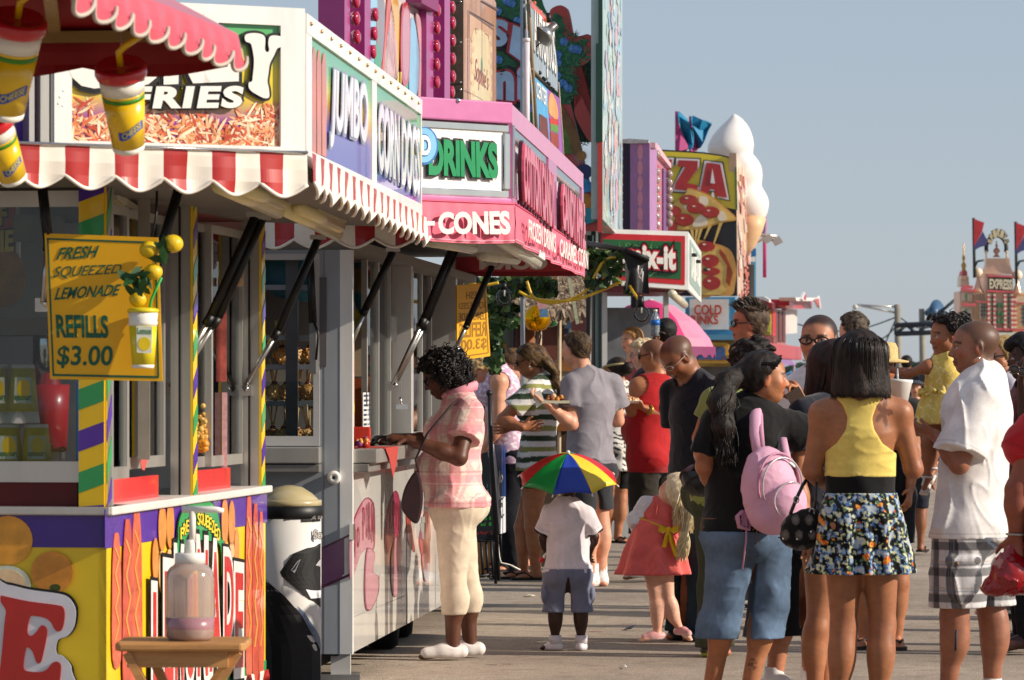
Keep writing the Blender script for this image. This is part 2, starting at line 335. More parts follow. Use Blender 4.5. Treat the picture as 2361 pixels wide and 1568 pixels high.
def lemon_trailer():
 inw=-W2.n
 D=1.75
 mb=MB();WB=Wall(A1-W2.n*D,B1-W2.n*D);WB.n=W2.n
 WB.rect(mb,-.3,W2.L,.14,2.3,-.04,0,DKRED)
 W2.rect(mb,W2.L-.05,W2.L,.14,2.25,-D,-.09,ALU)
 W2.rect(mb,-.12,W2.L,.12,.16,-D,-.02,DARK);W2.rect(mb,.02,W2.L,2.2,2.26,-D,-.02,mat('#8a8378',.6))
 W2.rect(mb,.02,W2.L-.06,.93,.985,-.55,-.03,STEEL)
 mb.build('cabin',LT)
 mb=MB();fp=mat('#e8c51c',.3,coat=.5,var=.12,vs=2)
 W1.rect(mb,0,2.4,.14,ZC-.032,-.03,0,fp)
 top=W1.uz(100,1262)[1]
 W1.rect(mb,0,2.4,top,ZC-.032,.001,.004,mat('#3a1d85',.3,coat=.5,var=.15,vs=2))
 c4=lambda pts:[(x*.2831,1124+y*.2831)for x,y in pts]
 orange=mat('#e09a2c',.35,coat=.5,var=.35,vs=9);pulp=mat('#e9c79a',.35,coat=.5,var=.25,vs=14)
 W1.poly(mb,c4(ell(70,430,200,200)),orange,.005);W1.poly(mb,c4(ell(430,690,172,172)),mat('#d98d28',.35,coat=.5,var=.35,vs=9),.0065)
 W1.poly(mb,c4(ell(60,790,195,155)),mat('#cfd6c0',.4),.008);W1.poly(mb,c4(ell(50,800,170,135)),pulp,.0095)
 W1.poly(mb,c4(ell(455,815,45,30)),mat('#3a4a16',.5),.0098,.001)
 E=[(20,880),(60,885),(250,925),(480,955),(530,980),(540,1050),(520,1150),(480,1170),(450,1140),(430,1100),(380,1060),(300,1045),(260,1050),(240,1130),(240,1190),(270,1205),(310,1170),(350,1120),(390,1140),(395,1200),(370,1330),(345,1420),(310,1420),(280,1340),(250,1305),(225,1310),(205,1450),(230,1490),(330,1500),(390,1480),(440,1425),(480,1415),(510,1450),(500,1568),(490,1640),(-60,1640),(0,1568),(50,1100),(60,1000),(20,930)]
 O=[(-60,810),(70,790),(250,830),(480,862),(560,890),(610,950),(627,1020),(612,1130),(562,1205),(482,1242),(468,1340),(522,1372),(577,1430),(592,1490),(575,1660),(-120,1660)]
 gx=lambda pts,k:[((x-250)*k+250,(y-1240)*k+1240)for x,y in pts]
 W1.poly(mb,c4(bez(gx(O,1.05),4)),BLACK,.012);W1.poly(mb,c4(bez(O,4)),mat('#d8d8de',.3,coat=.5),.0165);W1.poly(mb,c4(bez(E,3)),mat('#b3201c',.3,coat=.5),.021)
 mb.build('front_panel',LT)
 mb=MB();W2.rect(mb,0,W2.L,.14,ZC-.032,-.03,0,YEL)
 d4=lambda x,y:(x*.2831,1124+y*.2831)
 W2.poly(mb,[d4(846,180),d4(2166,20),d4(2166,283),d4(846,497)],PUR,.002,.003)
 W2.poly(mb,[d4(1840,1530),d4(1980,1470),d4(2160,1405),d4(2160,1490),d4(1830,1640)],GRN,.002,.003)
 hot=mat('#dd6a4c',.3,coat=.5,var=.3,vs=20);hot2=mat('#cf5640',.3,coat=.5,var=.3,vs=20);must=mat('#eca048',.3,coat=.5);corn=mat('#e6964a',.3,coat=.5,var=.25,vs=16);cornl=mat('#f0c88e',.3,coat=.5)
 def dog(x0,x1,y0,y1,m,o):
  cx=(x0+x1)/2;h=(x1-x0)/2
  p=[(cx-h*.95,y1),(cx-h,y0+(y1-y0)*.35),(cx-h*.6,y0+h*1.2),(cx,y0),(cx+h*.6,y0+h*1.2),(cx+h,y0+(y1-y0)*.35),(cx+h*.95,y1)]
  W2.poly(mb,[d4(*q)for q in bez(p,4)],m,o,.002)
  z=[(cx-h*.5,y0+(y1-y0)*.12)]+[(cx+h*.45*(-1)**k,y0+(y1-y0)*(.2+.13*k))for k in range(6)]
  for a,b in zip(z,z[1:]):
   W2.poly(mb,[d4(a[0]-5,a[1]),d4(a[0]+6,a[1]-4),d4(b[0]+6,b[1]),d4(b[0]-5,b[1]+4)],must,o+.003,.001)
 dog(900,970,370,1400,hot,.006);dog(1058,1140,175,1640,hot,.006);dog(982,1060,262,1640,hot2,.0085)
 dog(1990,2042,75,1500,hot,.006);dog(2095,2135,205,1480,hot,.006);dog(2040,2088,140,1500,hot2,.0085)
 for x0,x1,y0,y1 in((1222,1270,410,780),(1270,1335,135,520),(1336,1398,108,500),(1272,1330,510,860),(1335,1390,500,800),(1785,1840,85,470),(1842,1895,105,470),(1890,1930,335,640),(1800,1850,450,720),(1850,1890,440,640)):
  W2.poly(mb,[d4(*q)for q in ell((x0+x1)/2,(y0+y1)/2,(x1-x0)/2,(y1-y0)/2)],corn if y1<800 and y0<440 else cornl,.009,.002)
 g=[(1380,575),(1420,440),(1425,330),(1450,220),(1520,130),(1610,92),(1690,120),(1745,200),(1765,330),(1775,420),(1800,455),(1780,720),(1770,480),(1700,440),(1600,430),(1500,470)]
 W2.poly(mb,[d4((x-1600)*1.05+1600,(y-330)*1.05+330)for x,y in bez(g,4)],BLACK,.010,.002);W2.poly(mb,[d4(*q)for q in bez(g,4)],GRN,.0125,.002)
 for k,ch in enumerate('FRESH SQUEEZED'):
  if ch==' ':continue
  t=(k-6.5)/6.5;x=1595+t*150;y=255+t*t*120;h=95
  text(mb,W2,ch,[d4(x-11,y+h*.55+t*4),d4(x+12,y+h*.55+t*8),d4(x-11,y-h*.5)],mat('#e9cf3a',.4),.017,.002,.02,outline=(.05,),om=(BLACK,))
 lw=mat('#eeeae4',.3,coat=.4);lr=mat('#cf2f2c',.3,coat=.4)
 for ch,x0,x1,y0,y1 in(('L',1205,1280,850,1640),('E',1300,1368,680,1640),('M',1385,1452,570,1600),('O',1470,1550,520,1560),('N',1570,1650,500,1540),('A',1668,1760,520,1500),('D',1790,1862,560,1240),('E',1880,1942,690,1470)):
  text(mb,W2,ch,[d4(x0,y1),d4(x1,y1-8),d4(x0,y0),d4(x1,y0+10)],lr,.021,.002,.02,outline=(.112,.085),om=(BLACK,lw))
 mb.build('side_panel',LT)
 mb=MB();scallop(mb,[W2.px(420,1600,.01),W2.px(614,1543,.01)],[W2.px(420,1640,.01),W2.px(614,1580,.01)],9,lambda s:STR_RED if int(s*2)%2 else STR_WHT,.01,4);mb.build('skirt',LT)
 mb=MB();W1.rect(mb,-.02,2.4,ZC-.032,ZC,-.3,.03,ALU);W2.rect(mb,-.02,W2.L+.02,ZC-.032,ZC,-.16,.03,mat('#d8d2cc',.35,var=.1));mb.build('counter',LT,bevel=.006)
 mb=MB();rb=mat('#cf2a2c',.35,coat=.3,var=.2)
 for x0,x1 in((250,398),(456,562)):
  a=W2.uz(x0,1120)[0];b=W2.uz(x1,1110)[0];W2.rect(mb,a,b+.1,ZC,ZC+.09,-.10,-.08,rb)
 W1.rect(mb,.12,2.4,ZC,ZC+.09,-.06,-.04,DKRED);mb.build('sill',LT)
 def striped(mb,wall,u0,u1,z0,z1,off,k0,rise,per=.155):
  wall.rect(mb,u0,u1,z0,z1,off-.012,off,YEL)
  z=z0-1.;i=k0
  while z<z1+.5:
   a,b=z,z+per*.5;p=[(u0,a),(u1,a+rise),(u1,b+rise),(u0,b)]
   p=[(u,min(max(q,z0),z1))for u,q in p]
   if p[3][1]-p[0][1]>.002 or p[2][1]-p[1][1]>.002:
    q=[wall.pt(u,zz,off+.0005)for u,zz in p];mb.prism(q,wall.n*.002,PUR if i%2 else GRN)
   z+=per;i+=1
 mb=MB();striped(mb,W1,.008,.105,ZC,2.22,.0,1,-.035);striped(mb,W2,0.006,.085,ZC,2.22,.0,1,.10);W1.rect(mb,.0,.106,ZC,2.22,-.12,-.013,ALU);mb.build('corner_post',LT)
 for x in(449,610):
  mb=MB();u=W2.uz(x,1000)[0];u0=min(u,W2.L-.06)
  striped(mb,W2,u0-.03,u0+.05,ZC,2.22,.0,0,.06);W2.rect(mb,u0-.032,u0+.05,ZC,2.22,-.095,-.013,ALU)
  W2.rect(mb,u0-.04,u0-.034,ZC,2.22,-.06,-.052,DARK);mb.build('post',LT)
 def sash(name,wall,u0,u1,z0,z1,off,mull=(),fw=.035,th=.03):
  mb=MB();wall.rect(mb,u0,u1,z0,z0+fw*1.3,off-th,off,ALU);wall.rect(mb,u0,u1,z1-fw,z1,off-th,off,ALU)
  wall.rect(mb,u0,u0+fw,z0+fw*1.3,z1-fw,off-th,off,ALU);wall.rect(mb,u1-fw,u1,z0+fw*1.3,z1-fw,off-th,off,ALU)
  for k in mull:wall.rect(mb,k-fw/2,k+fw/2,z0+fw*1.3,z1-fw,off-th,off,ALU)
  f=mb.build(name,LT);g=MB();wall.rect(g,u0+fw,u1-fw,z0+fw*1.3,z1-fw,off-th*.6,off-th*.6+.004,GLASS);g.build('pane',f)
 o=-.085
 uA=W2.uz(250,1000,o)[0];uB=W2.uz(298,1000,o)[0];uC=W2.uz(398,1000,o)[0]
 sash('window',W2,.1,uB,ZC+.09,2.15,o);sash('window',W2,uB-.05,uC,ZC+.12,2.15,o-.03,(W2.uz(356,1000,o)[0],))
 uD=W2.uz(455,1000,o)[0];uE=W2.uz(562,1000,o)[0];uM=W2.uz(494,1000,o)[0]
 sash('window',W2,uD,uM,ZC+.1,2.15,o-.03);sash('window',W2,uM-.06,uE,ZC+.1,2.15,o)
 a=W1.uz(140,1000)[0]
 sash('window',W1,a-.13,2.4,ZC+.09,2.18,-.03,fw=.06)
 mb=MB();W2.poly(mb,[(373,1012),(366,1045),(372,1082),(378,1085),(389,1048),(391,1035),(382,918)],mat('#c6564f',.4),o+.004,.002)
 text(mb,W2,'KEBAB',[(371,1040),(387,1030),(374,985),(386,980)],WHITE,o+.008,.001,.03);mb.build('sticker',LT)
 mb=MB();W2.bar(mb,296,314,880,1085,o-.12,o-.11,mat('#3f73b5',.5,var=.3,vs=25));
 for k in range(9):text(mb,W2,'MENU',[(298,902+k*20),(311,901+k*20),(298,889+k*20)],WHITE,o-.108,.001,.02)
 mb.build('menu_strip',LT)
 mb=MB();zr=WS1.uz(690,350)[1]
 q=[SC,WS1.pt(WS1.L,0),A1+uL*2.4,B1-W2.n*1.7,B1,WS2.pt(WS2.L,0)]
 mb.prism([p+Vector((0,0,zr-.10))for p in q],(0,0,.05),mat('#6e675c',.6,var=.2));mb.build('awning_deck',LT)
 def frame(mb,wall,u0,u1,z0,z1,w_,off=0.,m=WPAINT):
  wall.rect(mb,u0,u1,z0,z0+w_,off-.06,off+.014,m);wall.rect(mb,u0,u1,z1-w_,z1,off-.06,off+.014,m)
  wall.rect(mb,u0,u0+w_,z0+w_,z1-w_,off-.06,off+.014,m);wall.rect(mb,u1-w_,u1,z0+w_,z1-w_,off-.06,off+.014,m)
 zt=WS1.uz(690,20)[1];zb=zr-.05
 mb=MB();e0,e1=WS1.uz(667,200)[0],WS1.uz(141,200)[0]
 frame(mb,WS1,.03,e1+.03,zb,zt,.065);WS1.rect(mb,.0,.03,zb,zt,-.05,.012,WPAINT)
 for x0,x1 in((66,78),(92,112),(116,122)):WS1.bar(mb,x0,x1,60,345,-.06,.006,ALU)
 WS1.rect(mb,e1+.03,WS1.L,zb,zt,-.08,-.06,PUR)
 for x,y in((84,140),(79,150),(77,160),(83,163)):mb.ball(WS1.px(x*1.7,y*1.5,.01),.006,CHROME,8)
 fr=mb.build('sign_frame',LT)
 mb=MB();gp=gradmat([(0,'#c86a35'),(.25,'#8a2a93'),(.42,'#e0c326'),(.6,'#e2cc2a'),(.78,'#63b36a'),(1.,'#4aa468')],.22,.6,2,zb-WS1.px(0,0)[2]*0,zt)
 WS1.rect(mb,.095,e1-.035,zb+.065,zt-.065,-.02,-.005,gp)
 pal=[mat(c,.3,coat=.5)for c in('#eab183','#e69a6a','#f2cfa8','#d1603a','#b8452c','#f6dfc0','#c9783f')]
 for k,reg in enumerate(((185,295,45,62),(265,310,50,48),(330,300,60,50),(410,300,80,50),(470,310,60,40),(610,295,52,58),(560,310,40,42),(640,300,26,50))):
  strips(mb,WS1,reg,110,pal,-.0048,(14,58),(3,8),seed=k)
 sg=mb.build('sign_panel',LT)
 mb=MB();
 Y=[(150,275),(200,262),(265,268),(298,290),(303,330),(300,390),(318,412),(335,395),(328,350),(335,295),(370,280),(430,290),(450,315),(440,360),(415,375),(395,385),(370,440),(340,500),(330,560),(320,640),(330,690),(335,750),(325,770),(290,770),(240,745),(200,720),(175,690),(175,650),(200,640),(205,600),(212,540),(215,470),(205,400),(190,345),(155,330),(143,305)]
 Y=[(518.8+.2941*a,.2941*b)for a,b in Y];n_=len(Y)
 def grow(pp,g):
  out=[]
  for i in range(len(pp)):
   a,b,c=pp[i-1],pp[i],pp[(i+1)%len(pp)];t=Vector((c[0]-a[0],c[1]-a[1]));t.normalize();out.append((b[0]+t.y*g,b[1]-t.x*g))
  return out
 WS1.poly(mb,bez(grow(Y,6.5),3),BLACK,.004,.004);WS1.poly(mb,bez(Y,3),WHITE,.010,.005)
 text(mb,WS1,'CURL',[(147,208),(547,190),(147,40)],WHITE,.010,.005,.06,outline=(.06,.03),om=(BLACK,BLACK))
 text(mb,WS1,'FRIES',[(290,252),(556,250),(290,200)],WHITE,.018,.005,.05,shear=.12,outline=(.06,.03),om=(BLACK,BLACK),spacing=1.18);mb.build('lettering',sg)
 z2=lambda x,y:WS2.uz(518.8+.2941*x,.2941*y)
 mb=MB();zt2=WS2.uz(700,30)[1];WS2.rect(mb,.0,WS2.L,zb,zb+.06,-.08,.012,WPAINT);WS2.rect(mb,0,WS2.L,zt2-.07,zt2,-.08,.012,WPAINT)
 ua,ub=z2(660,500)[0],z2(1135,900)[0];uc,ud=z2(1172,900)[0],z2(1520,1200)[0]
 for u0,u1 in((0,ua),(ub,uc),(ud,WS2.L)):WS2.rect(mb,u0,u1,zb+.06,zt2-.07,-.08,.010,WPAINT)
 WS2.rect(mb,.0,WS2.L,zb,zt2,-.5,-.08,mat('#77716a',.6))
 for k in range(14):mb.ball(WS2.pt(.1+k*.3,zt2-.03,.014),.008,mat('#a98a55',.3,metal=.8),8)
 mb.build('sign_frame',LT)
 p0,p1=zb+.06,zt2-.07
 for u0,u1,word,cs in((ua,ub,'JUMBO',((800,1150),(1100,1265),(820,530),(1100,665))),(uc,ud,'CORN DOGS',((1180,1330),(1508,1545),(1185,800),(1508,1015)))):
  mb=MB();WS2.rect(mb,u0,u1,p0,p1,-.02,0,gradmat([(0,'#5a4fb0'),(.3,'#6a5fb8'),(.5,'#d6a24a'),(.62,'#d8d870'),(.78,'#7dbd8c'),(1,'#56ab84')],.25,.6,2,p0,p1))
  if word=='JUMBO':
   for k in range(3):
    x=692+k*38;WS2.poly(mb,[(518.8+.2941*a,.2941*b)for a,b in((x-16,1190+k*14),(x-17,480+k*20),(x-8,390+k*20),(x,365+k*22),(x+8,395+k*22),(x+17,490+k*24),(x+17,1205+k*14))],mat('#d07a64',.3,coat=.5,var=.25),.001+.001*k,.002)
  s_=mb.build('sign_panel',LT);mb=MB()
  text(mb,WS2,word,[(518.8+.2941*a,.2941*b)for a,b in cs],mat('#e3e0e8',.3,coat=.4),.010,.003,.03,outline=(.035,),om=(mat('#8a90a8',.4),));mb.build('lettering',s_)
 st=lambda s:STR_WHT if int(s*2)%2 else STR_RED
 def offp(wall,x,y,o=.03):return wall.px(x,y,o)
 mb=MB();scallop(mb,[offp(WS1,-90,326),offp(WS1,700,353)],[offp(WS1,-90,424),offp(WS1,700,456)],7,st,.045,16,edge=STR_WHT)
 mb.tube([offp(WS1,-90,326,.035),offp(WS1,700,353,.035)],.006,CHROME,6)
 mb.build('front_valance',LT)
 mb=MB();z0_=WS2.uz(703,353)[1];z1_=WS2.uz(703,454)[1]
 scallop(mb,[WS2.pt(0,z0_,.03),WS2.pt(WS2.L+.02,z0_-.05,.03)],[WS2.pt(0,z1_,.03),WS2.pt(WS2.L+.02,z1_-.03,.03)],17,st,.05,12,edge=STR_WHT);mb.build('side_valance',LT)
 e=WS2.pt(WS2.L,0)
 mb=MB();scallop(mb,[e+Vector((-.02,0,z0_-.05)),B1+Vector((-.1,.75,z0_-.05))],[e+Vector((-.02,0,z1_-.03)),B1+Vector((-.1,.75,z1_-.03))],4,st,.04,12,edge=STR_WHT);mb.build('end_valance',LT)
 d=15.95
 gas_strut(P(394,893,d),P(487,727,d),P(588,500,d),LT);gas_strut(P(402,893,d+.02),P(503,732,d+.02),P(604,506,d+.02),LT)
 gas_strut(P(562,897,17.3),P(641,762,17.3),P(733,552,17.3),LT);gas_strut(P(300,800,14.4),P(352,640,14.4),P(412,436,14.4),LT);gas_strut(P(100,700,14.0),P(112,560,14.0),P(96,420,14.0),LT)
 for a,b in((P(505,428,14.0),P(640,488,15.6)),(P(560,432,14.1),P(648,468,15.4)),(P(648,478,15.6),P(776,540,17.4)),(P(690,478,15.7),P(782,522,17.2)),(P(250,470,14.9),P(330,520,16.0))):
  mb=MB();mb.tube([a,b],.03,TUBE,12);mb.beam(Vector(a)+Vector((0,0,.03)),Vector(b)+Vector((0,0,.03)),.07,.03,mat('#cfc6ae',.4));mb.build('tube_lamp',LT)
 mb=MB();WI=Wall(A1-uL*.2+Vector((0,.9,0)),A1+uL*2.6+Vector((0,.9,0)));WI.bar(mb,-80,48,455,675,0,.03,WHITE);WI.bar(mb,-80,40,470,668,.03,.034,mat('#d9531c',.35,var=.25))
 WI.poly(mb,ell(10,640,55,70),mat('#c98a3a',.4,var=.4,vs=12),.035);text(mb,WI,'GF',[(-30,525),(22,520),(-30,475)],YEL,.038,.002,.04,outline=(.06,),om=(BLACK,));text(mb,WI,'FRIE',[(-40,585),(38,580),(-40,535)],YEL,.038,.002,.04,outline=(.06,),om=(BLACK,));mb.build('menu_board',LT)
 mb=MB();WI.bar(mb,-80,150,735,775,-.1,.35,mat('#7a6a58',.4,metal=.4));WI.bar(mb,60,150,500,560,0,.2,mat('#8d8272',.5,var=.2));mb.split('shelf',LT)
 mb=MB()
 for k in range(3):mb.tube([P(462+k*8,580,17.0),P(466+k*8,662,17.0),P(472+k*8,660,17.0),P(468+k*8,590,17.0)],.008,mat('#ff3a3a',.4,emit='#ff2a2a',es=2.5),8)
 mb.build('neon_tube',LT)
 WP=Wall(A1-W2.n*.34,B1-W2.n*.34);WP.n=W2.n
 mb=MB();d_=16.9;wq=Wall(G(440,d_),G(620,d_));wq.bar(mb,476,522,690,880,-.01,0,mat('#b8564a',.4,var=.6,vs=14));wq.bar(mb,486,506,700,800,.001,.004,mat('#c9c23a',.4,var=.4,vs=20));wq.bar(mb,455,474,850,930,0,.004,mat('#3a7fae',.4,var=.4,vs=18));wq.bar(mb,512,524,905,1080,0,.004,mat('#d8a0a4',.5,var=.35,vs=22));wq.bar(mb,524,560,640,660,-.02,.0,mat('#cfa880',.5));mb.build('poster',LT)
 mb=MB();r=random.Random(21)
 for k in range(120):mb.ball(P(462+r.uniform(-10,12),1015-abs(r.gauss(0,26)),16.6+r.uniform(-.1,.1)),r.uniform(.008,.016),mat(r.choice(('#c9963a','#a8742c','#d8b05a')),.6,var=.2),6)
 for k in range(16):mb.ball(P(462+r.uniform(-8,10),1030+r.uniform(-10,10),16.4),.022,mat('#d98a1e',.4,var=.2),8,(1,1,.7))
 mb.build('popcorn_pile',LT);
 mb=MB();wq=Wall(G(240,15.2),G(420,15.2));wq.bar(mb,262,292,470,860,-.02,0,mat('#8d8578',.4,metal=.4,var=.2));wq.bar(mb,318,345,450,1060,-.02,0,mat('#a39c90',.35,metal=.5,var=.2));wq.bar(mb,250,400,560,575,-.2,.0,mat('#b5ada0',.4));mb.build('back_panel',LT)
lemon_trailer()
# --- things on or in the lemonade trailer
def lathe_cup(mb,base,r0,r1,h,bands,axis=(0,0,1),n=20):
 """bands: list of (h0,h1,material) fractions"""
 for a,b,m in bands:
  mb.lathe(base,[(r0+(r1-r0)*a,h*a),(r0+(r1-r0)*b,h*b)],m,axis,n)
CUPY=mat('#dcc81e',.35,coat=.3,var=.1);CUPW=mat('#e9e6da',.35)
def stack_cups():
 grp='lemonade cups stacked in the trailer window'
 for k,(x,y0,y1,lb)in enumerate(((84,978,1100,'upside down yellow lemonade cup, right of the bottom row in the trailer window'),(18,978,1100,'upside down yellow lemonade cup, middle of the bottom row in the trailer window'),(52,840,976,'upside down yellow lemonade cup standing on two others, whole in the trailer window'),(-10,840,976,'upside down yellow lemonade cup cut by the left photo edge, upper row'))):
  d=14.45+.006*(k%2);b=P(x,y1,d);t=thing('paper_cup',lb,'cup',b,grp);h=(y1-y0)/F0*d;mb=MB()
  r0,r1=.062,.046
  mb.lathe(b,[(r0+.004,0),(r0+.004,h*.03),(r0-.002,h*.2)],CUPW);mb.lathe(b,[(r0-.002,h*.2),(r1,h*.93)],CUPY);mb.lathe(b,[(r1,h*.93),(r1-.002,h),(0.001,h)],CUPW);mb.build('cup_body',t)
  mb=MB();w=Wall(G(x-40,d-.062),G(x+40,d-.062));
  yb,yt=y0+(y1-y0)*.42,y0+(y1-y0)*.14
  w.poly(mb,[(x-20,y0+(y1-y0)*.66),(x+22,y0+(y1-y0)*.66),(x+20,y0+(y1-y0)*.22),(x-18,y0+(y1-y0)*.22)],mat('#c8d4b8',.4),-.002,.002)
  w.poly(mb,ell(x+3,y0+(y1-y0)*.42,16,23),mat('#e2c417',.4),.001,.001);text(mb,w,'Lemonade',[(x+21,y0+(y1-y0)*.53),(x-19,y0+(y1-y0)*.53),(x+21,y0+(y1-y0)*.64)],mat('#3d7a48',.5),.002,.001,.02);mb.build('label',t)
 t=thing('drink_dispenser','tall shiny steel drink dispenser behind the cups in the trailer','dispenser',P(108,880,15.0));mb=MB();mb.lathe(P(108,900,15.0),[(.055,0),(.055,.2),(.05,.23),(.02,.25)],CHROME);mb.build('tank',t)
 mb=MB();mb.lathe(P(108,1040,15.0),[(.08,0),(.085,.16),(.09,.26)],mat('#b01c22',.3,coat=.4));mb.build('pedestal',t)
 t=thing('fruit_tray','steel tray of cut oranges behind the window cups','fruit tray',P(120,1050,14.75));mb=MB();mb.abox(P(80,1060,14.75),P(150,1040,14.95),STEEL)
 mb.build('tray',t)
 for k in range(7):
  mb=MB();mb.ball(P(84+k*10,1036+(k%3)*4-(k%2)*6,14.8),.018,mat('#e08a1e',.4,var=.2),10,(1,1,.6));mb.build('orange_piece',t)
 ws=Wall(G(103,13.62),G(370,13.6));t=thing('refill_sign','yellow hanging board reading fresh squeezed lemonade refills $3.00','sign',P(240,875,13.6));t_=t
 yb=mat('#e8ae12',.4,var=.05);mb=MB();ws.poly(mb,[(103.5,538),(365,548),(376,879),(116.5,874)],yb,0,.008);mb.build('board',t)
 mb=MB();gr=mat('#0f5a41',.45)
 for q in([(109,549),(361,557.5),(361,562),(109,553)],[(122,862),(367,867),(367,872),(122,867)],[(109,549),(113,549),(126,864),(122,864)],[(357,560),(361,560),(368,868),(363.5,868)]):ws.poly(mb,q,gr,.0085,.001)
 for s_,c,sh in(('FRESH',((130,600),(226,594),(136,571),(230,566)),.25),('SQUEEZED',((122,645),(278,634),(127,615),(283,609)),.2501),('LEMONADE',((126,692),(276,681),(130,664),(281,655)),.25),('REFILLS',((132,779),(251,780),(129,725),(250,727)),0),('$3.00',((132,849),(261,850),(132,797),(261,797)),.08)):
  text(mb,ws,s_,c,gr,.009,.001,(0 if sh==.2501 else.018)if sh else.035,shear=sh)
 mb.build('lettering',t)
 mb=MB();lm=mat('#d8b41c',.4,bump=.25,bs=90)
 for x,y,r in((398,562,.038),(344,576,.036),(353,627,.034),(318,690,.032)):mb.ball(P(x,y,13.53),r,lm,14,(1,1,.86))
 for k in range(26):
  x,y=rnd.choice(((375,590),(322,630),(330,655),(300,640),(385,575),(310,668)));x+=rnd.uniform(-14,14);y+=rnd.uniform(-14,14);c=P(x,y,13.5+rnd.uniform(-.03,.03));a=rnd.uniform(0,6.28);L=rnd.uniform(.02,.045)
  u=Vector((math.cos(a),rnd.uniform(-.6,.6),math.sin(a))).normalized();v=Vector((-math.sin(a),.4,math.cos(a))).normalized()*.42
  mb.prism([c-u*L,c-u*L*.3+v*L,c+u*L*.4+v*L*.8,c+u*L*1.2,c+u*L*.4-v*L*.8,c-u*L*.3-v*L],(0,.002,0),LEAF)
 mb.build('lemon_garland',t)
 mb=MB();b=P(330,849,13.53);h=(849-718)/F0*13.53
 mb.lathe(b,[(.038,0),(.04,h*.06)],CUPW);mb.lathe(b,[(.04,h*.06),(.0495,h*.74)],CUPY);mb.lathe(b,[(.0495,h*.74),(.052,h*.8),(.05,h*.84),(.053,h*.98)],CUPW);mb.lathe(b,[(.056,h*.98),(.056,h*1.03),(.045,h*1.06),(.01,h*1.07)],CUPY)
 w=Wall(G(300,13.53-.05),G(360,13.53-.05));w.poly(mb,[(314,752),(351,753),(349,815),(316,813)],mat('#dfe3d0',.4),-.001,.002);w.poly(mb,ell(333,793,14,16),mat('#e7c81c',.4),.0012,.001);text(mb,w,'Lemon',[(317,770),(349,771),(317,755)],mat('#5d8a60',.5),.0012,.001,.02)
 mb.tube([P(343,720,13.53),P(349,690,13.53),P(372,640,13.5)],.005,mat('#2fae4a',.4),8);mb.build('cup_ornament',t)
 mb=MB();mb.tube([P(112,540,13.6),P(96,500,13.62),P(100,425,13.62)],.006,BLACK,6);mb.tube([P(350,548,13.6),P(360,500,13.62),P(362,440,13.62)],.005,BLACK,6);mb.split('cord',t)
stack_cups()
